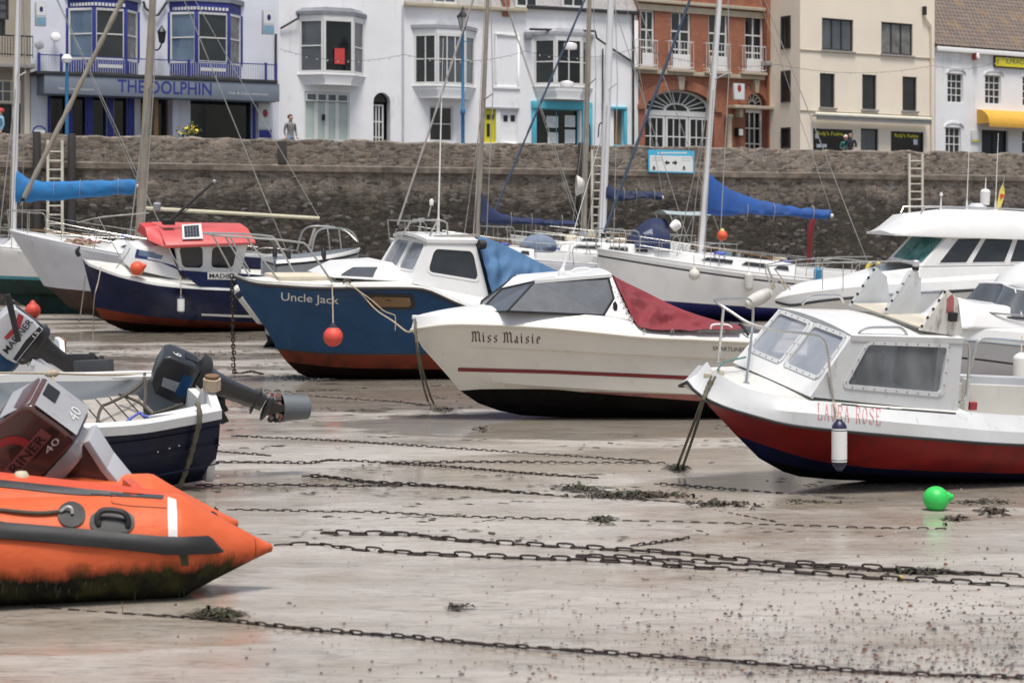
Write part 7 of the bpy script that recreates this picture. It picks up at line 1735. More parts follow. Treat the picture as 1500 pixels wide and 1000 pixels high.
    cm.build('cockpit_coaming', root, bev=.02, sides=True); MB().box(-L * .94, -L * .66, -B * .26, B * .26, zd(xa) - .05, zd(xa) + .008, 'interior_dark').build('cockpit', root)
    if pulpit:
        pr = MB()
        for s in (1, -1):
            y = lambda t: s * (B / 2 * (1 - (1 - min(1, t / .55)) ** 2) ** .72 - .03)
            pr.tube(cr([V((.10, 0, zb + .55)), V((-.05, s * .18, zb + .55)), V((-.6, y(.6 / L), zb + .55)), V((-.95, y(.95 / L), zb + .52)), V((-1.0, y(1. / L), zb - .02))], 20), .013, 'steel', 6)
            pr.tube([V((.0, s * .05, zb)), V((.08, s * .06, zb + .55))], .012, 'steel', 6); pr.tube([V((-.5, y(.5 / L), zb - .02)), V((-.48, y(.5 / L), zb + .55))], .012, 'steel', 6)
        pr.build('pulpit', root); ps = MB()
        for s in (1, -1):
            ye = s * B / 2 * (stern + .02); ps.tube(cr([V((-L * .86, s * B / 2 * .86, zs - .02)), V((-L * .86, s * B / 2 * .86, zs + .5)), V((-L * .98, ye * .96, zs + .55)), V((-L * 1.0, s * .1, zs + .55))], 20), .013, 'steel', 6); ps.tube([V((-L * .98, ye * .95, zs)), V((-L * .98, ye * .95, zs + .55))], .012, 'steel', 6)
        ps.build('pushpit', root)
        for i in range(stanch):
            t = .18 + .66 * i / max(1, stanch - 1); y = B / 2 * (1 - (1 - min(1, t / .55)) ** 2) ** .72 * (1 - (1 - stern) * max(0, (t - .5) / .5) ** 1.6) - .04
            for s in (1, -1): MB().tube([V((-L * t, s * y, zd(-L * t) - .02)), V((-L * t, s * y, zd(-L * t) + .52))], .010, 'steel', 5).build('stanchion', root)
        gw_ = MB()
        for s in (1, -1):
            for h in (.28, .51):
                gw_.tube([V((-L * t, s * (B / 2 * (1 - (1 - min(1, t / .55)) ** 2) ** .72 * (1 - (1 - stern) * max(0, (t - .5) / .5) ** 1.6) - .04), zd(-L * t) + h)) for t in [.12 + .74 * i / 16 for i in range(17)]], .005, 'steel', 4)
        gw_.build('guard_wires', root)
    rc = random.Random(int(L * 100)); cl = MB()
    for k in range(9):
        x = -L * rc.uniform(.2, .95); y = rc.uniform(-.35, .35) * B * (.5 if x > -L * .3 else 1); z = zd(x) + (trunk[2] if trunk and trunk[0] < -x / L < trunk[1] else .02); c = V((x, y, z)); t = k % 3
        if t == 0: cl.box(x - .16, x + .16, y - .12, y + .12, z - .05, z + rc.uniform(.08, .22), rc.choice(('grey_pale', 'canvas_grey', 'sail_navy', 'ply_cream')))
        elif t == 1: cl.lathe([(.07, -.05), (.055, .05), (.075, .12), (.02, .13)], 'steel', 8, Matrix.Translation(c))
        else: cl.tube([c + V((.15 * math.cos(a), .12 * math.sin(a), .04 + .02 * math.sin(3 * a))) for a in [2 * math.pi * j / 10 for j in range(10)]], .035, rc.choice(('rope_tan', 'rope_blue', 'fender_dirty')), 5, closed=True)
    cl.build('deck_gear', root)
    if mast:
        xm, H, r, mm = mast; zb0 = zd(xm) + (trunk[2] * .8 if trunk else 0); mb = MB(); mb.tube([V((xm, 0, zb0 - .1)), V((xm, 0, zb0 + H * .5)), V((xm, 0, zb0 + H))], [r, r, r * .7], mm, 10); mo = mb.build('mast', root)
        sp = MB(); sp.tube([V((xm - .15, -.75, zb0 + H * .52)), V((xm, 0, zb0 + H * .5)), V((xm - .15, .75, zb0 + H * .52))], .02, mm, 6); sp.build('spreaders', mo)
        if lines:
            sh = MB()
            for s in (1, -1): sh.tube([V((xm - .1, s * B * .46, zd(xm))), V((xm - .15, s * .75, zb0 + H * .52)), V((xm, 0, zb0 + H))], .013, 'steel_dull', 4); sh.tube([V((xm + .3, s * B * .44, zd(xm))), V((xm, 0, zb0 + H * .5))], .013, 'steel_dull', 4)
            sh.tube([V((-L * .99, 0, zs)), V((xm, 0, zb0 + H))], .013, 'steel_dull', 4); sh.tube([V((xm + .12, .05, zb0)), V((xm + .09, .03, zb0 + H * .9))], .011, 'rope_tan', 4)
            sh.build('shrouds', mo)
        if stay:
            xf, zf, rs, sm = stay; st_ = MB(); a, b = V((xf, 0, zf)), V((xm + .05, 0, zb0 + H)); st_.tube([a, a.lerp(b, .03)], .012, 'steel', 6); st_.tube([a.lerp(b, .03 + .9 * i / 30) for i in range(31)], [rs * (.9 + .18 * math.sin(i * 2.4)) for i in range(31)], sm, 7); st_.lathe([(.05, -.06), (.09, -.05), (.05, .0), (.09, .05), (.05, .06)], 'iron_black', 10, Matrix.Translation(a.lerp(b, .02)) ); st_.build('furled_sail', root)
        if boom:
            bl, bz, cm_, up = boom[:4]; pk, dc, md_, lw = (boom + (.7, 8, .12, .14))[4:8] if len(boom) == 4 else boom[4:]; a = V((xm - .05, 0, zb0 + bz)); b = V((xm - bl, 0, zb0 + bz + up)); bo = MB().tube([a, b], .05, mm, 8).build('boom', root)
            MB().tube([b, V((xm, 0, zb0 + H))], .009, 'steel_dull', 4).build('topping_lift', bo)
            if cm_:
                rows = []; rnd = random.Random(int(L * 10))
                for i in range(44):
                    t = i / 43; p = a.lerp(b, .97 * t); hgt = md_ + pk * math.exp(-t * dc); wd = .17 * (1 - t * .45); ring = []
                    for j in range(12):
                        an = 2 * math.pi * j / 12; cz = math.sin(an); g = .45 - abs(mnoise.noise(V((t * bl * 2.6 + L + cz, j * .25, L)))) * 1.5; g2 = mnoise.noise(V((t * bl * 1.1, L * 3, 0))); ring.append(p + V((0, wd * math.cos(an) * (1 - .35 * max(0, cz)) + .07 * g * math.cos(an), (hgt * cz if cz > 0 else (lw * (1 - .4 * t) + .09 * g2) * cz) + .06 * g * (1 if cz > 0 else .6))))
                    rows.append(ring)
                MB().loft(rows, cm_).build('sail_cover', bo, angle=60)
                tl = MB()
                for t in (.31, .52, .83): p = a.lerp(b, t); tl.tube([p + V((0, .18 * math.cos(an), .26 * math.sin(an))) for an in [2 * math.pi * k / 12 for k in range(12)]], .007, 'furl_grey', 5, closed=True)
                tl.build('cover_ties', bo)
    return root, zd

def sbframe(x, y, Y, yaw, roll=0, pitch=0):
    """frame whose origin stands under the stem, seen at photo column x"""
    p = V(((x - CX) * Y / FOC, Y, 0)); return Frame(Matrix.Translation(p) @ Matrix.Rotation(math.pi + R(yaw), 4, 'Z') @ Matrix.Rotation(R(-pitch), 4, 'Y') @ Matrix.Rotation(R(-roll), 4, 'X'))
zat = lambda y, Y: EYE - (y - HZ) * Y / FOC

# boat with the royal blue sail cover, white hull over navy
Y4 = 55; f4 = sbframe(866, 0, Y4, 14, 3, 3.5)
s4, zd4 = sailboat('white sailing boat with navy bottom and royal blue sail cover', f4, 8.2, 2.7, zat(364, Y4), 1.52, .72, .22, ('gel_white', 'pub_blue_deep', 'pub_blue_deep'), mast=(-2.95, 9.5, .075, 'alloy_white'), boom=(3.75, 1.25, 'sail_blue', .05, .85, 3.6, .12, .12), stay=(-.1, zat(360, Y4) + .1, .045, 'furl_blue'), stripe_='stripe_dark', trunk=(.27, .66, .34, .55))
# horseshoe buoy, red pole and hatch of that boat
c = f4.M @ V((-7.6, 1.02, zd4(-7.6) + .32)); mb = MB(); 
mb.tube([V((.20 * math.cos(a), 0, .26 * math.sin(a))) for a in [R(-70 - 180 + 320 * i / 18 + 0) for i in range(19)]], .06, 'flag_yellow', 8)
mb.build('life_ring', label='pale yellow horseshoe lifebuoy on the stern rail of the blue covered boat', cat='lifebuoy', mtx=Matrix.Translation(c))
p0, p1 = wpt(1185, 384, 53.6), wpt(1188, 321, 53.6); MB().tube([p0, p0.lerp(p1, .5), p0.lerp(p1, .85), p1 + V((.08, 0, 0))], [.06, .075, .09, .07], 'stripe_maroon', 8).build('rolled_flag', label='red rolled flag standing on the stern of the blue covered boat', cat='flag', origin=p0)
# boat with the blue grey bag on deck
Y3 = 60; f3 = sbframe(566, 0, Y3, 10, 2, 2.2)
s3, zd3 = sailboat('pale sailing boat with a sagging navy sail cover behind the blue wheelhouse', f3, 6.2, 2.2, zat(350, Y3), 1.75, .75, .25, ('grey_pale', 'hull_navy', 'antifoul_black'), mast=(-2.6, 8.5, .07, 'wood_mast'), boom=(3.0, .75, 'sail_navy', -.05, .75, 9, .10, .14), stay=(-.15, zat(346, Y3) + .1, .035, 'furl_grey'), trunk=(.3, .68, .30, .5))
bgm = MB(); 
rows = []
for i in range(10):
    t = i / 9; r = .42 * math.sin(math.pi * min(1, t * .92 + .06)) ** .6; rows.append([V((-.55 + 1.1 * t, r * .9 * math.cos(a) + .02 * math.sin(5 * a + i), .38 + r * .9 * math.sin(a) * (1 if math.sin(a) > 0 else .8) + .02 * math.sin(4 * a + 2 * i))) for a in [2 * math.pi * j / 14 for j in range(14)]])
bgm.loft(rows, 'cloth_blue_grey'); bgm.build('sail_bag', label='blue grey bundled sail bag on the deck of the pale sailing boat', cat='bag', mtx=Matrix.Translation(f3.M @ V((-4.4, .2, zd3(-4.4)))) @ Matrix.Rotation(R(190), 4, 'Z'))
# large white yacht with the navy sprayhood
Y5 = 66; f5 = sbframe(700, 0, Y5, 10, 1, 2.0)
s5, zd5 = sailboat('white yacht with thick mast, navy sprayhood and grey bimini', f5, 8.4, 2.9, zat(356, Y5), 1.85, .8, .3, ('gel_white', 'hull_navy', 'antifoul_black'), mast=(-4.0, 10, .13, 'alloy_white'), boom=(2.0, 1.6, 'sail_navy', .0, .3, 8, .15, .15), stay=(-.1, zat(346, Y5), .04, 'furl_blue'), trunk=(.28, .66, .42, .56))
z_ = zd5(-5.6) + .4
sh_ = MB(); rows = []
for i in range(8):
    t = i / 7; rows.append([V((-4.9 - 1.15 * t - (.0), 1.0 * math.cos(a), z_ - .1 + (.25 + .75 * math.sin(math.pi * .5 * min(1, t * 1.4))) * math.sin(a) ** .8)) for a in [math.pi * j / 12 for j in range(13)]])
sh_.grid(rows, 'sail_navy'); sp5 = sh_.build('sprayhood', s5); MB().poly([V((-5.05, .80, z_ + .12)), V((-5.5, .96, z_ + .1)), V((-5.45, .86, z_ + .55)), V((-5.2, .72, z_ + .4))], 'perspex').build('hood_window', sp5)
bmn = MB(); rows = []
for i in range(6): rows.append([V((-5.9 - 1.5 * i / 5, .95 * (1 - 2 * j / 6), z_ + 1.05 + .12 * (1 - (1 - 2 * j / 6) ** 2) - .03 * math.sin(math.pi * i / 5))) for j in range(7)])
bmn.grid(rows, 'canvas_grey'); bo5 = bmn.build('bimini', s5); hp = MB()
for s in (1, -1):
    for x in (-6.0, -7.3): hp.tube([V((x, s * .95, z_ + 1.05)), V((-6.7 + (x + 6.7) * .2, s * .98, z_ - .3))], .014, 'steel', 5)
hp.build('bimini_frame', bo5, sides=True)
c = wpt(990, 330, 64); MB().lathe([(.12, -.16), (.16, -.05), (.16, .1), (.05, .16)], 'trim_white', 10).build('outboard_cover', label='white covered spare motor on the rail of the large white yacht', cat='motor', mtx=Matrix.Translation(c) @ Matrix.Rotation(R(50), 4, 'Y'))
# yacht with the radar domes, thin mast
Y6 = 71; f6 = sbframe(745, 0, Y6, 8, 1, 1.2)
s6, zd6 = sailboat('small white yacht with radar domes on its thin mast, hard against the stone wall', f6, 6.5, 2.3, zat(345, Y6), 2.0, .9, .35, ('gel_white', 'hull_blue', 'antifoul_dark'), mast=(-2.6, 10.5, .08, 'wood_mast'), boom=None, trunk=(.3, .66, .34, .5), stay=None)
for yy, s_ in ((68, 1), (124, 1.0)):
    c = f6.I @ wpt(843 + (0 if yy < 100 else -5), yy, Y6); c.y = 0; MB().lathe([(.02, -.12), (.22, -.10), (.24, 0), (.22, .1), (.05, .14)], 'trim_white', 14, Matrix.Translation(c + V((.15, 0, 0)))).build('radar_dome', s6)
c = f6.I @ wpt(850, 272, Y6); cm = MB()
for k in range(6): cm.tube([V((c.x - .12 + .04 * k, .08 + .20 * math.cos(a), c.z + .22 * math.sin(a) * (1 + .1 * k))) for a in [2 * math.pi * j / 12 for j in range(12)]], .03, 'fender_dirty', 6, closed=True)
cm.build('rope_coil', s6)
# old wooden sloop with the cream boom
Y2 = 56; f2 = sbframe(7, 0, Y2, 10, 5, 3.2)
s2, zd2 = sailboat('old grey wooden sloop with brown bottom, grey pole mast and cream boom', f2, 7.9, 2.4, zat(337, Y2), 1.75, 1.0, .32, ('grey_pale', 'brown_bottom', 'brown_bottom'), mast=(-3.5, 8.5, .11, 'wood_mast'), boom=(4.9, 1.0, None, -.0), stay=(-.25, zat(300, Y2), .075, 'wood_mast'), keel='long', over=1.0, trunk=(.32, .62, .3, .5), stern=.6, pulpit=True, stanch=4)
for o in s2.children:
    if o.name.startswith('boom'): o.data.materials.clear(); o.data.materials.append(MATS['boom_cream'])
cr_ = MB(); a, b = V((-8.3, 0, zd2(-7.8) + 1.25)), V((-8.0, 0, zd2(-7.8))); cr_.tube([a, b], .05, 'wood_grey', 7); cr_.build('boom_crutch', s2)
hp = MB(); rnd = random.Random(3)
for k in range(16):
    c = V((-1.9 + rnd.gauss(0, .25), .45 + rnd.gauss(0, .1), zd2(-1.9) + .03 + .02 * k / 3)); hp.tube([c + V((.16 * math.cos(a), .13 * math.sin(a), .03 * math.sin(2 * a + k))) for a in [2 * math.pi * j / 12 for j in range(12)]], .022, 'rope_tan' if k % 3 else 'decal_pink', 5, closed=True)
hp.build('rope_heap', label='brown rope heaped on the foredeck of the old grey sloop', cat='rope', mtx=f2.M)
# boat with the bright blue sail cover
Y1 = 61.5; f1 = sbframe(-70, 0, Y1, 6, 2, 1.5)
s1, zd1 = sailboat('white sailing boat with turquoise waterline, green bottom and bright blue sail cover', f1, 6.6, 2.4, zat(352, Y1), 1.95, 1.22, .55, ('gel_white', 'boot_turquoise', 'antifoul_green'), mast=(-1.75, 9.5, .085, 'alloy_white'), boom=(3.7, 1.35, 'sail_bright', .25, .42, 10, .20, .36), stay=None, keel='long', trunk=(.22, .66, .42, .55), over=.5)

# ================================================================== motor cruiser
YC = 45; fc = boat_frame(1350, HZ + 6000 / YC, 14, 2, 1.5); fr = fc
root = thing('motor_cruiser', 'white motor cruiser with overhanging hard top, green tinted screen and tall aerials', 'boat', fc.M)
XE = fr.at(1600, 440, 1.2).x
sp_ = [(1134, 438), (1160, 432), (1200, 426), (1260, 420), (1330, 415), (1420, 410), (1500, 406), (1580, 404)]
q0 = rail(fr, sp_, 1.25, 4.2, 2, .7, XE); q1 = rail(fr, [(1137, 442)] + [(x, y + 15) for x, y in sp_[1:]], 1.30, 4.2, 2, .72, XE); q2 = rail(fr, [(1152, 458), (1200, 462), (1300, 464), (1400, 466), (1580, 466)], 1.15, 4.2, 2, .85, XE); q3 = rail(fr, [(1185, 480), (1260, 486), (1400, 488), (1580, 488)], .9, 4, 2, .9, XE)
k0 = fr.at(1225, 494, 0); q4 = cr([k0, V((k0.x - 1, 0, 0)), V((XE, 0, 0))], 46)
hb = hull_mb([q0, q1, q2, q3, q4], ['gel_white', 'gel_white', 'gel_white', 'hull_navy']); hull = hb.build('hull', root, angle=24); bv = bvh_of(hb)
rubrail(q1, .03, 'stripe_dark', hull)
dk = deck_mb(q0, 'gel_white', camber=.18, dz=0); dk.build('deck', root)
F0 = fr.at(1302, 379, .0); F1 = fr.at(1338, 340, 0); A = fr.at(1350, 390, .95); B_ = fr.at(1388, 347, .85); C = fr.at(1560, 343, .85); D = fr.at(1560, 387, .95)
fo = MB(); fo.loft([[fr.at(1190, 424, .0) + V((0, .25, -.1)), V((A.x, .98, A.z - .5)), V((D.x, .98, A.z - .5)), V((D.x, -.98, A.z - .5)), V((A.x, -.98, A.z - .5)), fr.at(1190, 424, 0) + V((0, -.25, -.1))], [fr.at(1240, 404, .0) + V((0, .2, 0)), A, D, mir(D), mir(A), fr.at(1240, 404, 0) + V((0, -.2, 0))]], 'gel_white'); fo.build('superstructure', root, bev=.05, seg=3)
panel([A, D, C, B_], [(.10, .30, .1, .93), (.33, .57, .1, .93), (.60, .93, .1, .93)], 'gel_white', root, (0, 1, 0), mg='boat_glass', fw=.02, rad=.03); panel([mir(p) for p in (A, D, C, B_)], [(.10, .30, .1, .93), (.33, .57, .1, .93), (.60, .93, .1, .93)], 'gel_white', root, (0, -1, 0), mg='grey_glass', fw=.02, rad=.03)
for s in (lambda p: p, mir): panel([s(p) for p in (F0 + V((0, .0, 0)), A, B_, F1 + V((0, .0, 0)))], [(.06, .94, .08, .94)], 'gel_white', root, (1, .3, 0), name='windscreen', mg='green_tint', fw=.015, rad=.04)
e = lambda x, y, yy: fr.at(x, y, yy)
rm = MB(); xs_ = [fr.at(x, 360, .9).x for x in (1314, 1330, 1352, 1405, 1480, 1570)]; zu = fr.at(1400, 348, .9).z; hh = [.05, .18, .44, .56, .58, .54]; ww = [.72, .86, .95, 1.0, 1.0, 1.0]
rows = []
for x, h_, w_ in zip(xs_, hh, ww): rows.append([V((x, w_, zu)), V((x, w_, zu + .05)), V((x, w_ * .90, zu + h_ * .7)), V((x, w_ * .72, zu + h_)), V((x, 0, zu + h_ + .05)), V((x, -w_ * .72, zu + h_)), V((x, -w_ * .9, zu + h_ * .7)), V((x, -w_, zu + .05)), V((x, -w_, zu))])
rm.loft(rows, 'gel_white'); rf = rm.build('hard_top', root, angle=50, bev=.0)
rr_ = MB()
for s in (1, -1): rr_.tube(cr([V((xs_[2] - .1, s * .5, zu + .48)), V((xs_[2] - .25, s * .55, zu + .63)), V((xs_[4], s * .6, zu + .66)), V((xs_[5], s * .6, zu + .64))], 16), .016, 'steel', 6)
rr_.build('roof_rail', rf)
for x0, y0, y1, yy in ((1416, 306, 200, .3), (1458, 305, 195, -.2), (1378, 304, 282, .2)): c = e(x0, y0, yy); z1 = e(x0, y1, yy).z; MB().lathe([(.03, -.1), (.02, .15), (.010, .2), (.006, z1 - c.z)] if y1 < 250 else [(.03, -.1), (.02, .02), (.012, z1 - c.z - .08), (.04, z1 - c.z - .06), (.03, z1 - c.z)], 'fender_white', 7, Matrix.Translation(c)).build('whip_aerial', root)
c = e(1443, 290, .1); MB().lathe([(.01, -.40), (.012, -.16), (.10, -.15), (.11, .14), (.07, .19), (.015, .2), (.008, .45)], 'fender_white', 12, Matrix.Translation(c)).build('radar_reflector', root)
c = e(1432, 303, .0); MB().lathe([(.2, -.1), (.22, 0), (.14, .08)], 'grey_pale', 12, Matrix.Translation(c)).build('satellite_dome', root)
fg = MB(); c = e(1466, 308, .0); fg.tube([c, e(1471, 258, .0)], .012, 'wood_mast', 6); 
fl_ = [e(1470, 266, 0), e(1472, 284, .02), e(1467, 302, .0), e(1459, 309, .05), e(1461, 296, .03), e(1464, 280, .0)]
fg.build('flag_staff', root); MB().poly(fl_, 'flag_yellow').build('ensign', root, label='limp yellow and red flag'); MB().poly([fl_[1] + V((0, .02, -.02)), e(1470, 288, .03), e(1466, 293, .04), e(1465, 284, .03)], 'flag_red').build('ensign', root)
rl = MB()
for s in (lambda p: p, mir):
    rl.tube([s(p) for p in cr([e(1125, 390, .05), e(1128, 400, .12), e(1136, 412, .2), e(1150, 426, .35)], 10)], .018, 'steel', 6); rl.tube([s(p) for p in cr([e(1122, 390, .05), e(1136, 389, .25), e(1180, 386, .6), e(1270, 383, 1.05), e(1340, 382, 1.1)], 20)], .014, 'steel', 6); rl.tube([s(p) for p in (e(1134, 393, .2), e(1158, 425, .45))], .015, 'steel', 6)
    for x in (1205, 1235, 1290): rl.tube([s(e(x, 386, .75)), s(e(x, 424 - (x - 1205) * .06, .8))], .010, 'steel', 5)
rl.build('bow_rail', root)
hull_m = stripe(fr, bv, [(1375, 428), (1460, 421)], [(1375, 431), (1460, 424)], 'stripe_green', hull, mirror=False)

# ================================================================== cuddy boat behind the red and white one
fr = boat_frame(1500, 362 + 6000 / 27., 16, 3, 1)
root = thing('cabin_boat', 'white cuddy boat with clear curved screen behind the red and white boat', 'boat', fr.M)
XE = fr.at(1760, 520, .9).x
w0 = rail(fr, [(1300, 486), (1340, 482), (1400, 480), (1450, 483), (1500, 487), (1600, 494)], .95, 2.6, 2, .7, XE); w1 = rail(fr, [(1302, 500), (1340, 497), (1412, 498), (1450, 501), (1500, 506), (1600, 513)], 1.0, 2.6, 2, .7, XE)
w2 = rail(fr, [(1316, 521), (1412, 523), (1500, 533), (1600, 540)], .94, 2.6, 2, .8, XE); w2b = rail(fr, [(1317, 524), (1412, 526), (1500, 536), (1600, 543)], .92, 2.6, 2, .8, XE); w3 = rail(fr, [(1350, 560), (1420, 566), (1600, 572)], .7, 2.5, 2, .9, XE)
k0 = fr.at(1390, 584, 0); w4 = cr([k0, V((k0.x - 1, 0, 0)), V((XE, 0, 0))], 46)
hb = hull_mb([w0, w1, w2, w2b, w3, w4], ['gel_white', 'grey_pale', 'stripe_dark', 'grey_pale', 'antifoul_black']); hull = hb.build('hull', root, angle=24); rubrail(w1, .022, 'grey_paint', hull)  # white hull; shade on the lower topsides is put in as grey
deck_mb(w0, 'gel_white', camber=.16).build('deck', root)
cb = MB(); a = fr.at(1405, 436, .5); cb.loft([[fr.at(1352, 482, .25), fr.at(1420, 482, .70), fr.at(1560, 490, .75), mir(fr.at(1560, 490, .75)), mir(fr.at(1420, 482, .70)), mir(fr.at(1352, 482, .25))], [fr.at(1408, 434, .20), fr.at(1430, 447, .55), fr.at(1560, 452, .62), mir(fr.at(1560, 452, .62)), mir(fr.at(1430, 447, .55)), mir(fr.at(1408, 434, .20))]], 'gel_white'); cb.build('coachroof', root, bev=.06, seg=4)
lowp = [fr.at(*p) for p in ((1445, 462, .0), (1450, 464, .35), (1472, 465, .62), (1530, 466, .68), (1580, 467, .68))]; topp = [fr.at(*p) for p in ((1468, 415, 0.), (1473, 418, .25), (1492, 424, .5), (1535, 428, .58), (1580, 428, .58))]
L2, T2 = cr(lowp, 18), cr(topp, 18); sc = MB(); 
for s in (lambda p: p, mir): sc.grid([[s(p) for p in L2], [s(p) for p in T2]], 'screen_grey')
sr_ = sc.build('wrap_screen', root); fm = MB()
for s in (lambda p: p, mir):
    fm.tube([s(p) for p in L2], .018, 'rubber_grey', 6); fm.tube([s(p) for p in T2], .014, 'alloy_white', 6); fm.tube([s(L2[9]), s(T2[6])], .014, 'alloy_white', 6)
fm.build('screen_frame', sr_)
hd = MB(); rows = []
for i in range(9):
    t = i / 8; x = fr.at(1466, 415, 0).x + (fr.at(1590, 415, .4).x - fr.at(1466, 415, 0).x) * t; w_ = .18 + .46 * min(1, t * 2.2) ** .6; zc = fr.at(1468, 416, 0).z; hgt = .42 * min(1, t * 2.4) ** .6
    rows.append([V((x, w_ * math.cos(a), zc - .10 * min(1, t * 3) + hgt * math.sin(a) ** .9)) for a in [math.pi * j / 12 for j in range(13)]])
hd.grid(rows, 'gel_white'); hd.poly([r[0] for r in rows] + [r[-1] for r in rows[::-1]], 'gel_white'); hd.poly(rows[0], 'gel_white'); hd.build('hood', root, angle=50)
MB().box(fr.at(1425, 442, .2).x - .08, fr.at(1425, 442, .2).x + .08, .1, .3, fr.at(1415, 447, .2).z - .01, fr.at(1415, 447, .2).z + .05, 'grey_pale').build('deck_vent', root, bev=.01)
MB().tube(cr([fr.at(1406, 454, .3), fr.at(1450, 458, .6), fr.at(1500, 462, .72), fr.at(1580, 466, .8)], 20), .012, 'steel', 6).build('side_rail', root)

# ================================================================== grey tender behind the blue boat's bow
YT = 41; fr = boat_frame(450, HZ + 6000 / YT, 196, -2, 1)
root = thing('open_motorboat', 'grey open motorboat with black trim and steel bow rail between the blue boats', 'boat', fr.M)
xb = fr.at(528, 385, 0).x; xe = fr.at(394, 385, 0).x; zt = fr.at(450, 380, -.8).z
rl_ = lambda B, z, dx, rise: cr([V((xb - dx, 0, z + rise)), V((xb - dx - .15, -B * .45, z + rise * .9)), V((xb - dx - .6, -B * .85, z + rise * .55)), V((xb - dx - 1.2, -B, z + rise * .2)), V((xe, -B, z))], 30)
def H2(rails, ms): return hull_mb([[mir(p) for p in r] for r in rails], ms)
R_ = [rl_(.85, zt, 0, .18), rl_(.88, zt - .07, .02, .18), rl_(.86, zt - .12, .03, .18), rl_(.80, zt * .55, .2, .1), rl_(.55, .25, .5, .05), [V((p.x, 0, .02)) for p in rl_(.3, .02, .8, .1)]]
H2(R_, ['gel_white', 'rubber_black', 'grey_paint', 'grey_paint', 'antifoul_black']).build('hull', root)
i0 = [V((p.x - .03, p.y * .92, p.z)) for p in R_[0]]; i1 = [V((p.x - .05, p.y * .88, p.z - .35)) for p in R_[0]]; ii = MB()
for s in (lambda p: p, mir): ii.grid([[s(p) for p in R_[0]], [s(p) for p in i0]], 'gel_white'); ii.grid([[s(p) for p in i0], [s(p) for p in i1]], 'grey_paint')
ii.grid([i1, [mir(p) for p in i1]], 'grey_paint'); ii.build('inner_hull', root)
rr_ = MB()
for s in (1, -1):
    rr_.tube(cr([V((xb - .05, s * .05, zt + .30)), V((xb - .25, s * .35, zt + .52)), V((xb - .6, s * .62, zt + .60)), V((xb - 1.0, s * .74, zt + .55)), V((xb - 1.15, s * .78, zt + .1))], 20), .018, 'steel', 6); rr_.tube([V((xb - .5, s * .6, zt + .1)), V((xb - .55, s * .6, zt + .58))], .015, 'steel', 6)
rr_.build('bow_rail', root)
for x in (.9, 1.6): 
    for s in (1, -1): MB().lathe([(.05, 0), (.05, .16), (.02, .2)], 'rubber_black', 8, Matrix.Translation(V((xb - x, s * .8, zt)))).build('rowlock', root)
# ================================================================== chains, ropes, buoys, weed and stones on the sand
def chain(pts, pitch, label, r=None, world=False, sink=.6, seed=0, group=None):
    rnd = random.Random(seed + int(pts[0][0])); w = [V(p) for p in pts] if world else [gnd(x, y, 0.) for x, y in pts]
    L = sum((b - a).length for a, b in zip(w, w[1:])); n = max(4, int(L / pitch)); p = cr(w, n + 1); r = (r or pitch * .115) * .64; hl, hw = pitch * .5 + r * 1.2, pitch * .27; mb = MB()
    for i in range(n):
        a, b = p[i], p[i + 1]; c = (a + b) / 2; d = (b - a).normalized(); sd = d.cross(V((0, 0, 1))).normalized(); up = sd.cross(d)
        an = R((36 if i % 2 else 4) + rnd.uniform(-12, 12)) if not world else R(90 * (i % 2) + rnd.uniform(-8, 8)); u = sd * math.cos(an) + up * math.sin(an)
        c = c + d * rnd.uniform(-.06, .06) * pitch + sd * rnd.uniform(-.08, .08) * pitch
        if not world: c.z = -max(0, mnoise.noise(c * 1.1)) * pitch * .16 + r * .5 + hw * abs(math.sin(an)) * (1 - sink) + rnd.uniform(-.3, .1) * r
        ring = []
        for k in range(12):
            t = 2 * math.pi * k / 12; cx_, sx_ = math.cos(t), math.sin(t); ring.append(c + d * ((hl - hw) * (1 if cx_ > 0 else -1) * min(1, abs(cx_) * 3) + hw * cx_) + u * (hw * sx_))
        mb.tube(ring, r, 'chain_iron', 5, closed=True)
    return mb.build('mooring_chain', label=label, cat='chain', group=group or 'mooring chains on the sand', origin=w[0], angle=70)
chain([(-300, 868), (-120, 876), (0, 885), (100, 893), (280, 905), (340, 910), (480, 924), (600, 933), (700, 943), (880, 956), (1045, 967), (1293, 985), (1500, 993), (1700, 1003), (1900, 1012)], .058, 'fine chain running below the orange boat to the pebbly sand', r=.0085)
chain([(404, 799), (470, 797.5), (511, 804), (586, 810), (677, 814.5), (776, 818), (900, 822), (1004, 830), (1128, 836), (1293, 848), (1500, 860), (1700, 873), (1900, 884)], .105, 'heavy chain starting at the tip of the orange inflatable boat', r=.0115)
chain([(474, 780.5), (528, 783), (586, 783), (652, 790), (714, 795), (797, 799), (900, 805), (996, 811), (1111, 822), (1231, 830), (1376, 838), (1500, 845), (1700, 856), (1900, 868)], .105, 'heavy chain lying just up the beach from the one at the orange boat tip', r=.0115)
chain([(845, 814), (900, 816), (1025, 823), (1150, 829), (1231, 833), (1380, 840), (1440, 842)], .085, 'shorter chain wedged between the two heavy chains', r=.010)
chain([(925, 799), (960, 795), (1008, 788)], .05, 'short branch of small chain meeting the heavy chains at an angle', r=.008)
chain([(334, 747), (440, 749.5), (549, 751), (693, 758), (879, 763), (1000, 765.5), (1128, 770), (1250, 774), (1384, 776)], .062, 'half buried chain passing under the green buoy side of the weed heap', r=.008)
chain([(288, 711), (400, 710.5), (528, 711), (600, 710)], .065, 'buried chain beside the stern of the navy dinghy', r=.008)
chain([(445, 698), (470, 698), (503, 702), (569, 708), (673, 714), (760, 722), (838, 728), (900, 731), (1045, 741), (1115, 745)], .068, 'dark clotted chain leading into the big weed heap', r=.012)
chain([(1037, 747), (1090, 757), (1136, 766)], .05, 'short chain from the weed heap down to the half buried chain', r=.010)
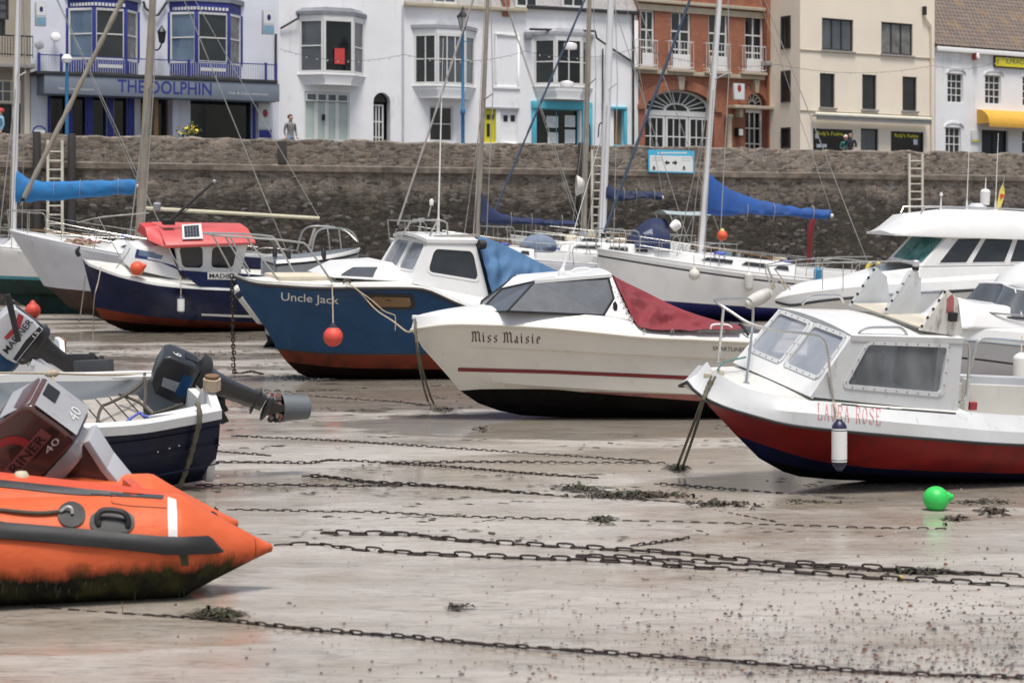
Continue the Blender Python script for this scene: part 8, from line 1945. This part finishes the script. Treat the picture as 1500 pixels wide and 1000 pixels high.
chain([(309, 677), (380, 677), (454, 678), (487, 674), (590, 678), (693, 677), (900, 678.5), (983, 679)], .062, 'chain reaching the foot of the red boat bow ropes', r=.009)
chain([(560, 678), (650, 683), (735, 690), (800, 695), (875, 700)], .055, 'chain peeling away from the one at the bow ropes', r=.008)
chain([(340, 638.5), (440, 643), (528, 648), (693, 659), (800, 666), (900, 673), (950, 676)], .060, 'long thin chain across the sand below the cream boat', r=.0085)
chain([(960, 708.5), (1087, 718.5), (1150, 724), (1211, 729), (1306, 736)], .055, 'thin chain under the keel of the red and white boat', r=.008)
chain([(313, 661), (350, 664), (396, 667.5)], .055, 'short stub of chain close to the navy dinghy stern', r=.008)
chain([(373, 576), (440, 580), (510, 585), (580, 589), (625, 594)], .075, 'chain between the blue boat and the cream boat bow rope', r=.010)
chain([(240, 560), (330, 569), (420, 574), (500, 572)], .08, 'faint chain up the beach behind the black motor bucket', r=.010)

def braided(pts, r, m, label, seed=0, name='mooring_rope'):
    p = cr(pts, max(16, int(sum((V(b) - V(a)).length for a, b in zip(pts, pts[1:])) / (r * 1.5)))); return MB().tube(p, [r * (1 + .2 * math.sin(i * 2.1 + seed)) for i in range(len(p))], m, 7).build(name, label=label, cat='rope', origin=pts[0])
L_ = LR.M; M_ = MM.M; U_ = UJ.M
# bow ropes of the red and white boat
a = L_ @ LR.at(1043, 551, .12); b = gnd(991, 686); c = gnd(999, 687)
braided([a, wpt(1036, 566, a.y - .06), wpt(1027, 590, a.y - .12), wpt(1019, 612, (a.y * 2 + b.y) / 3), wpt(1004, 652, (a.y + 2 * b.y) / 3), b], .012, 'rope_weed', 'slack bow rope of the red boat, the one further from its stem')
a2 = L_ @ LR.at(1048, 552, .16)
braided([a2, wpt(1036, 571, a2.y - .08), wpt(1029, 592, a2.y - .12), wpt(1020, 625, (a2.y + c.y) / 2), wpt(1010, 655, (a2.y + 3 * c.y) / 4), c], .012, 'rope_weed', 'slack bow rope of the red boat, the one closer to its stem', 1)
k = L_ @ LR.at(1051, 549, .1); kn = MB(); rnd = random.Random(8)
for i in range(16): q = V((rnd.gauss(0, .03), rnd.gauss(0, .03), rnd.gauss(.03, .022))); kn.tube([q + V((.05 * math.cos(t + i), .035 * math.sin(t + i), .02 * math.sin(2 * t + i))) for t in [2 * math.pi * j / 10 for j in range(10)]], .009, 'rope_green' if i % 5 < 3 else 'rope_tan', 5, closed=True)
kn.build('rope_bundle', label='tangle of green and tan rope on the bow cleat of the red boat', cat='rope', origin=k, mtx=Matrix.Translation(k))
braided([k + V((0, 0, .04)), wpt(1062, 530, k.y + .35), wpt(1092, 523, k.y + .7)], .008, 'rope_green', 'thin green line lying across the foredeck of the red boat')
bt = MB(); bt.bar(LR.at(1036, 551, .10), LR.at(1056, 546, -.08), .07, .05, 'boom_cream'); o_ = bt.build('bow_roller', [o for o in COL.objects if o.name == 'cabin_boat'][0], bev=.01)
# bow ropes of the cream boat
a = M_ @ MM.at(609, 466, .02); b = gnd(634, 600); c = gnd(643, 599)
braided([a, wpt(608, 482, a.y - .1), wpt(611, 510, a.y - .12), wpt(616, 545, (a.y + b.y) / 2), wpt(625, 582, b.y + .05), b], .013, 'rope_weed', 'bow rope of the cream boat, the straighter of its two')
braided([a, wpt(609.5, 486, a.y - .1), wpt(614, 520, a.y - .12), wpt(623, 556, (a.y + c.y) / 2), wpt(633, 586, c.y + .05), c], .013, 'rope_weed', 'bow rope of the cream boat, the slacker of its two', 1)
a = U_ @ UJ.at(507, 414, .9); b = U_ @ UJ.at(546, 452, 1.15); e = M_ @ MM.at(600, 486, .1)
braided([a, wpt(524, 425, a.y - .1), wpt(550, 453, a.y - .3), wpt(575, 470, (a.y + e.y) / 2), wpt(593, 484, e.y + .8), e], .010, 'rope_tan', 'tan line from the blue boat cleat towards the cream boat')
braided([wpt(524, 425, a.y - .12), wpt(545, 440, a.y - .25), wpt(562, 455, a.y - .3), wpt(574, 460, a.y - .3), wpt(579, 464, a.y - .3), wpt(579, 484, a.y - .3)], .008, 'rope_tan', 'loose tail of line hanging on the blue hull near its window')
ps = [U_ @ UJ.at(340, 402, 0.)]; q = gnd(343, 546); ps += [ps[0].lerp(q, t) + V((.0, -.02, 0)) for t in (.35, .7)] + [q]
chain([tuple(p) for p in ps], .10, 'weed grown chain hanging straight from the bow of the blue boat', r=.016, world=True, group='mooring chains on the sand')
chain([(343, 546), (352, 547), (368, 545), (384, 548)], .08, 'weedy coil of chain on the sand under the blue boat bow', r=.017)
a = MD.M @ MD.at(148, 390, .5); braided([a, wpt(144, 412, a.y - .2), wpt(138, 438, a.y - .2), gnd(136, 482)], .012, 'rope_tan', 'pale rope from the navy boat bow to the sand')
a = f2.M @ V((-.6, .2, zd2(-.6))); braided([wpt(125, 404, 55), wpt(122, 430, 54.5), gnd(116, 474)], .016, 'rope_weed', 'dark rope hanging between the navy boat and the grey sloop')

def fender(top, attach, label, L, r, body, cap, rope='rope_tan', cat='fender', knob=True):
    """cylinder fender hung by its lanyard; top = where the eye is, world"""
    root = thing('fender', label, cat, top - V((0, 0, L))); k = .22
    MB().lathe([(.0, L * k * .8), (r * .99, L * k * .8), (r, L * k), (r, L * (1 - k)), (r * .99, L * (1 - k * .8)), (.0, L * (1 - k * .8))], body, 16).build('body', root, angle=30)
    for s in (0, 1):
        f = (lambda z: z) if s else (lambda z: L - z)
        pr = [(r * 1.01, f(L * (1 - k) + .0)), (r * .93, f(L * (1 - k * .55))), (r * .62, f(L * (1 - k * .25))), (r * .42, f(L * (1 - k * .12))), (r * .40, f(L - .0)), (.0, f(L))]; MB().lathe(pr, cap, 16).build('cap', root, angle=40)
    a = V(attach) - (top - V((0, 0, L))); MB().tube(cr([V((0, 0, L - .02)), V((0, 0, L)).lerp(a, .5), a], 12), .009, rope, 6).build('lanyard', root)
def ball_buoy(c, attach, label, r, m, neck, name='buoy', cat='buoy', rope='rope_tan', tilt=None):
    root = thing(name, label, cat, Matrix.Translation(c) @ (tilt or Matrix.Identity(4)))
    pr = [(max(.001, r * math.sin(math.pi * i / 14)), -r * math.cos(math.pi * i / 14)) for i in range(13)]; pr = [p for p in pr if p[1] < r * .84]
    MB().lathe(pr + [(r * .44, r * .90), (r * .36, r * 1.02)], m, 22).build('ball', root, angle=60)
    MB().lathe([(r * .46, r * .86), (r * .40, r * 1.05), (r * .24, r * 1.22), (r * .20, r * 1.34), (.0, r * 1.36)], neck, 14).build('neck', root)
    if attach is not None: MB().tube(cr([V((0, 0, r * 1.3)), V((0, 0, r * 1.3)).lerp(V(attach) - c, .5), V(attach) - c], 10), .010, rope, 6).build('lanyard', root)
p = L_ @ LR.at(1229.5, 614, .99); fender(p, L_ @ LR.at(1221, 589, .70), 'white fender with navy ends hanging from the red and white boat', .405, .062, 'fender_white', 'fender_navy')
p = U_ @ UJ.at(488, 493, 1.22); ball_buoy(p, U_ @ UJ.at(486.5, 416, .98), 'red ball buoy hanging on the blue hull beside its painted name', .145, 'buoy_red', 'cloth_dark')
p = MD.M @ MD.at(265, 432, 1.32); fender(p, MD.M @ MD.at(265, 404, 1.1), 'white fender with navy top hanging on the navy boat', .46, .085, 'fender_white', 'fender_navy')
p = MD.M @ MD.at(201, 393, .80); ball_buoy(p, None, 'weathered orange ball buoy lying on the navy boat foredeck', .165, 'buoy_orange', 'buoy_orange', tilt=Matrix.Rotation(R(70), 4, 'Y'))
p = U_ @ UJ.at(357, 432, .0) + V((-.02, -.0, 0)); root = thing('fender', 'long white fender lying along the stem of the blue boat', 'fender', Matrix.Translation(wpt(366, 446, p.y + 1.0)) @ Matrix.Rotation(R(-38), 4, 'Y')); MB().lathe([(.03, -.36), (.09, -.30), (.10, -.1), (.10, .1), (.09, .30), (.03, .36)], 'fender_dirty', 14).build('body', root); MB().lathe([(.095, .16), (.103, .18), (.103, .24), (.095, .26)], 'fender_navy', 14).build('band', root)
F4 = f4.M
def on4(x, y, yy): 
    q = f4.at(x, y, yy); return f4.M @ q
p = on4(1017, 402, 1.42); ball_buoy(p, on4(1016, 372, 1.25), 'white ball fender on the hull of the blue covered sailing boat', .15, 'fender_dirty', 'fender_dirty')
p = on4(1097, 398, 1.48); fender(p, on4(1097, 376, 1.25), 'white teardrop fender on the blue covered boat beyond its ball fender', .52, .12, 'fender_dirty', 'fender_dirty')
p = on4(1198, 391, 1.42); fender(p, on4(1198, 376, 1.2), 'blue fender near the stern of the blue covered sailing boat', .52, .11, 'fender_blue', 'fender_blue')
p = wpt(1111, 437, 44.2); root = thing('fender', 'grubby pale sausage fender slung at the bow of the motor cruiser', 'fender', Matrix.Translation(p) @ Matrix.Rotation(R(62), 4, 'Y')); MB().lathe([(.03, -.34), (.12, -.27), (.15, -.05), (.15, .1), (.11, .27), (.03, .33)], 'fender_dirty', 14).build('body', root); MB().tube(cr([V((-.03, 0, .33)), V((-.2, 0, .55)), V((.15, 0, .62)), V((.3, 0, .42))], 14), .02, 'rope_tan', 6).build('lanyard', root)
p = wpt(1496, 516, 25.2); fender(p, wpt(1497, 492, 25.6), 'white fender at the frame edge hanging on the cuddy boat', .40, .10, 'fender_white', 'fender_white')
p = wpt(1058, 345, 54); ball_buoy(p, None, 'small orange float on deck by the mast of the blue covered boat', .14, 'buoy_orange', 'flag_yellow')
# buoys on the sand
p = gnd(1371, 749.5); ball_buoy(p + V((0, 0, .098)), None, 'bright green pear buoy lying on the wet sand', .098, 'buoy_green', 'buoy_green', name='mooring_buoy', tilt=Matrix.Rotation(R(82), 4, 'Y') )
p = gnd(48, 466); ball_buoy(p + V((0, 0, .21)), None, 'red pear buoy standing on the sand beyond the silver motor', .22, 'buoy_red', 'buoy_red', name='mooring_buoy')

# ---- weed
def weed_clump(x, y, rx, ry, n, label, h=.06, mats=('weed', 'weed_brown', 'weed_green'), seed=0, flat=False):
    rnd = random.Random(seed + int(x)); o = gnd(x, y); a, b = gnd(x + rx, y), gnd(x, y - ry); ux, uy = (a - o), (b - o); mb = MB()
    for i in range(n):
        u, v = rnd.gauss(0, .42), rnd.gauss(0, .42); c = o + ux * u + uy * v; c.z = .003 + max(0, h * .38 * (1 - (u * u + v * v)) * rnd.uniform(.1, 1)); d = V((rnd.uniform(-1, 1), rnd.uniform(-.6, .6), rnd.uniform(-.12, .12))).normalized(); l = rnd.uniform(.03, .10) * (1 + .2 * (o.y / 20)); s_ = d.cross(V((0, 0, 1))).normalized() * rnd.uniform(.004, .011) * (1 + o.y / 30)
        p1, p2, p3 = c, c + d * l * .5 + V((0, 0, rnd.uniform(.0, .02))), c + d * l; p3.z = max(.003, p3.z - .01); m = rnd.choice(mats)
        mb.add([p1 - s_ * .6, p1 + s_ * .6, p2 + s_, p2 - s_, p3 + s_ * .3, p3 - s_ * .3], [(0, 1, 2, 3), (3, 2, 4, 5)], m)
    return mb.build('seaweed', label=label, cat='seaweed', group='clumps of seaweed on the sand', origin=o, norm=False)
weed_clump(318, 901, 32, 6, 170, 'brown seaweed tuft on the chain below the orange boat', .06)
weed_clump(930, 727, 90, 6, 480, 'long dark heap of seaweed over a chain in mid beach', .05)
weed_clump(1060, 741, 60, 6, 260, 'tail end of the weed heap trailing over the chain', .03)
weed_clump(845, 716, 40, 5, 120, 'green stalk of seaweed lying at the end of the weed heap', .05, ('weed_green', 'weed_green', 'weed'))
weed_clump(1400, 762, 18, 5, 90, 'small seaweed tuft just below the green buoy', .025, ('weed', 'weed_brown'))
weed_clump(1455, 752, 26, 7, 130, 'bushy seaweed tuft to the side of the green buoy', .045, ('weed', 'weed_brown'))
weed_clump(1440, 738, 60, 5, 120, 'thin line of weed stretching past the green buoy', .02, ('weed_green', 'weed'))
weed_clump(1180, 738, 70, 4, 110, 'faint green weed line between heap and green buoy', .012, ('weed_green', 'weed'))
weed_clump(882, 763, 16, 6, 80, 'tuft of weed caught on the half buried chain', .03)
weed_clump(668, 890, 20, 3, 22, 'lone wisp of weed on the open sand below the heavy chains', .015, ('weed', 'weed_brown'))
weed_clump(440, 554, 45, 5, 240, 'dark weed mound by the keel of the blue boat', .05, ('weed', 'weed_brown'))
weed_clump(650, 601, 24, 4, 100, 'weed round the foot of the cream boat bow ropes', .04, ('weed', 'weed_brown'))
weed_clump(994, 687, 14, 5, 120, 'weed round the foot of the red boat bow ropes', .05)
weed_clump(705, 630, 18, 4, 40, 'scrap of weed on the sand under the cream hull', .02, ('weed', 'weed_brown'))
weed_clump(1352, 838, 60, 4, 90, 'slimy green weed on the heavy chain below the green buoy', .04, ('weed_green', 'weed'))
weed_clump(225, 478, 60, 6, 240, 'weed strewn under the bow of the navy boat', .05)
weed_clump(290, 520, 50, 5, 160, 'weed patch up the beach behind the black motor', .04)
def litter():
    rnd = random.Random(21); mb = MB()
    for i in range(560):
        if i < 430: x, y = rnd.uniform(100, 780), 455 + 150 * rnd.random() ** 1.6
        else: x, y = rnd.uniform(280, 1500), rnd.uniform(600, 790)
        o = gnd(x, y); k = .014 + o.y * .0022
        for j in range(rnd.randint(2, 7)):
            c = o + V((rnd.gauss(0, k * 2.2), rnd.gauss(0, k * 1.4), .003)); d = V((rnd.uniform(-1, 1), rnd.uniform(-.5, .5), 0)).normalized() * k * rnd.uniform(.5, 1.4); s_ = V((-d.y, d.x, 0)) * rnd.uniform(.15, .5); t = V((0, 0, k * rnd.uniform(.03, .16)))
            mb.add([c - d, c + s_ + t * .4, c + d, c - s_ + t * .4, c + t], [(0, 1, 4), (1, 2, 4), (2, 3, 4), (3, 0, 4)], rnd.choice(('weed', 'weed_brown', 'weed', 'weed_green')))
    mb.build('seaweed_scraps', kind='stuff', label='scraps of seaweed strewn over the wet sand', flat=True)
    mb = MB()
    for i in range(2600):
        if i < 1900: x, y = 1500 - abs(rnd.gauss(0, 380)), 1000 - abs(rnd.gauss(0, 80)) + rnd.uniform(-20, 30)
        elif i < 2200: x, y = rnd.uniform(1100, 1500), rnd.uniform(710, 738)
        else: x, y = rnd.uniform(250, 1500), rnd.uniform(690, 1010)
        if x < 250 or y < 690: continue
        o = gnd(x, y); k = min(.022, .0035 + abs(rnd.gauss(0, .0042))); f = [V((rnd.uniform(.7, 1.3), rnd.uniform(.7, 1.3), rnd.uniform(.45, .9))) for _ in range(1)][0] * k
        vs = [o + V((f.x * math.cos(a) * rnd.uniform(.8, 1.1), f.y * math.sin(a) * rnd.uniform(.8, 1.1), 0)) for a in [2 * math.pi * j / 6 for j in range(6)]] + [o + V((f.x * .6 * math.cos(a + .5), f.y * .6 * math.sin(a + .5), f.z)) for a in [2 * math.pi * j / 6 for j in range(6)]]
        mb.add(vs, [(j, (j + 1) % 6, 6 + (j + 1) % 6, 6 + j) for j in range(6)] + [tuple(range(6, 12))], rnd.choice(('pebble', 'pebble', 'pebble_dark', 'pebble_red', 'pebble_pale')))
    mb.build('pebbles', kind='stuff', label='small pebbles scattered on the wet sand', flat=False)
mat('pebble_dark', (.06, .052, .05), .5, var=.3); mat('pebble_red', (.16, .075, .05), .6, var=.3); mat('pebble_pale', (.30, .26, .23), .6, var=.3)
litter()
p = gnd(1320, 850); MB().tube([p + V((0, 0, .0)), p + V((0, 0, .03))], .012, 'flag_yellow', 7).build('chain_tag', label='tiny yellow tag on the heavy chain', cat='tag', origin=p)
p = gnd(180, 900); MB().tube([p, p + V((-.005, .0, .07))], [.003, .002], 'wood_brown', 5).build('stick', label='thin stick standing upright in the sand below the orange boat', cat='stick', origin=p)
# ------------------------------------------------------------------ camera, light
cam = bpy.data.cameras.new('camera'); co = bpy.data.objects.new('camera', cam); COL.objects.link(co)
co.location = (0, 0, EYE); co.rotation_euler = (R(90), 0, 0); cam.sensor_width = 36; cam.lens = FOC * 36 / 1500; cam.shift_y = -(500 - HZ) / 1500
cam.clip_end = 2000; cam.clip_start = .3
cam.dof.use_dof = True; cam.dof.focus_distance = 21.; cam.dof.aperture_fstop = 4.
scene.camera = co
w = bpy.data.worlds.new('World'); scene.world = w; w.use_nodes = True; N, L = w.node_tree.nodes, w.node_tree.links
ELEV, AZ = 72, 168
sky = N.new('ShaderNodeTexSky'); sky.sky_type = 'NISHITA'; sky.sun_disc = False; sky.sun_elevation = R(ELEV); sky.sun_rotation = R(AZ); sky.dust_density = 3.; sky.air_density = 1.2; sky.ozone_density = 1.
hs = N.new('ShaderNodeHueSaturation'); hs.inputs['Saturation'].default_value = .65; L.new(sky.outputs[0], hs.inputs['Color']); L.new(hs.outputs[0], N['Background'].inputs[0]); N['Background'].inputs[1].default_value = .085
sl_ = bpy.data.lights.new('sun', 'SUN'); sl_.energy = 2.6; sl_.angle = R(18); sl_.color = (1, .95, .88); so = bpy.data.objects.new('sun', sl_); COL.objects.link(so)
# azimuth measured clockwise from +Y, as the sky texture does
d_ = V((math.sin(R(AZ)) * math.cos(R(ELEV)), math.cos(R(AZ)) * math.cos(R(ELEV)), math.sin(R(ELEV))))
so.rotation_euler = d_.to_track_quat('Z', 'Y').to_euler()
scene.view_settings.view_transform = 'Standard'; scene.view_settings.look = 'None'; scene.view_settings.exposure = .62; scene.view_settings.gamma = 1
scene.cycles.use_denoising = True; scene.cycles.max_bounces = 6; scene.cycles.transparent_max_bounces = 12; scene.cycles.sample_clamp_indirect = 4
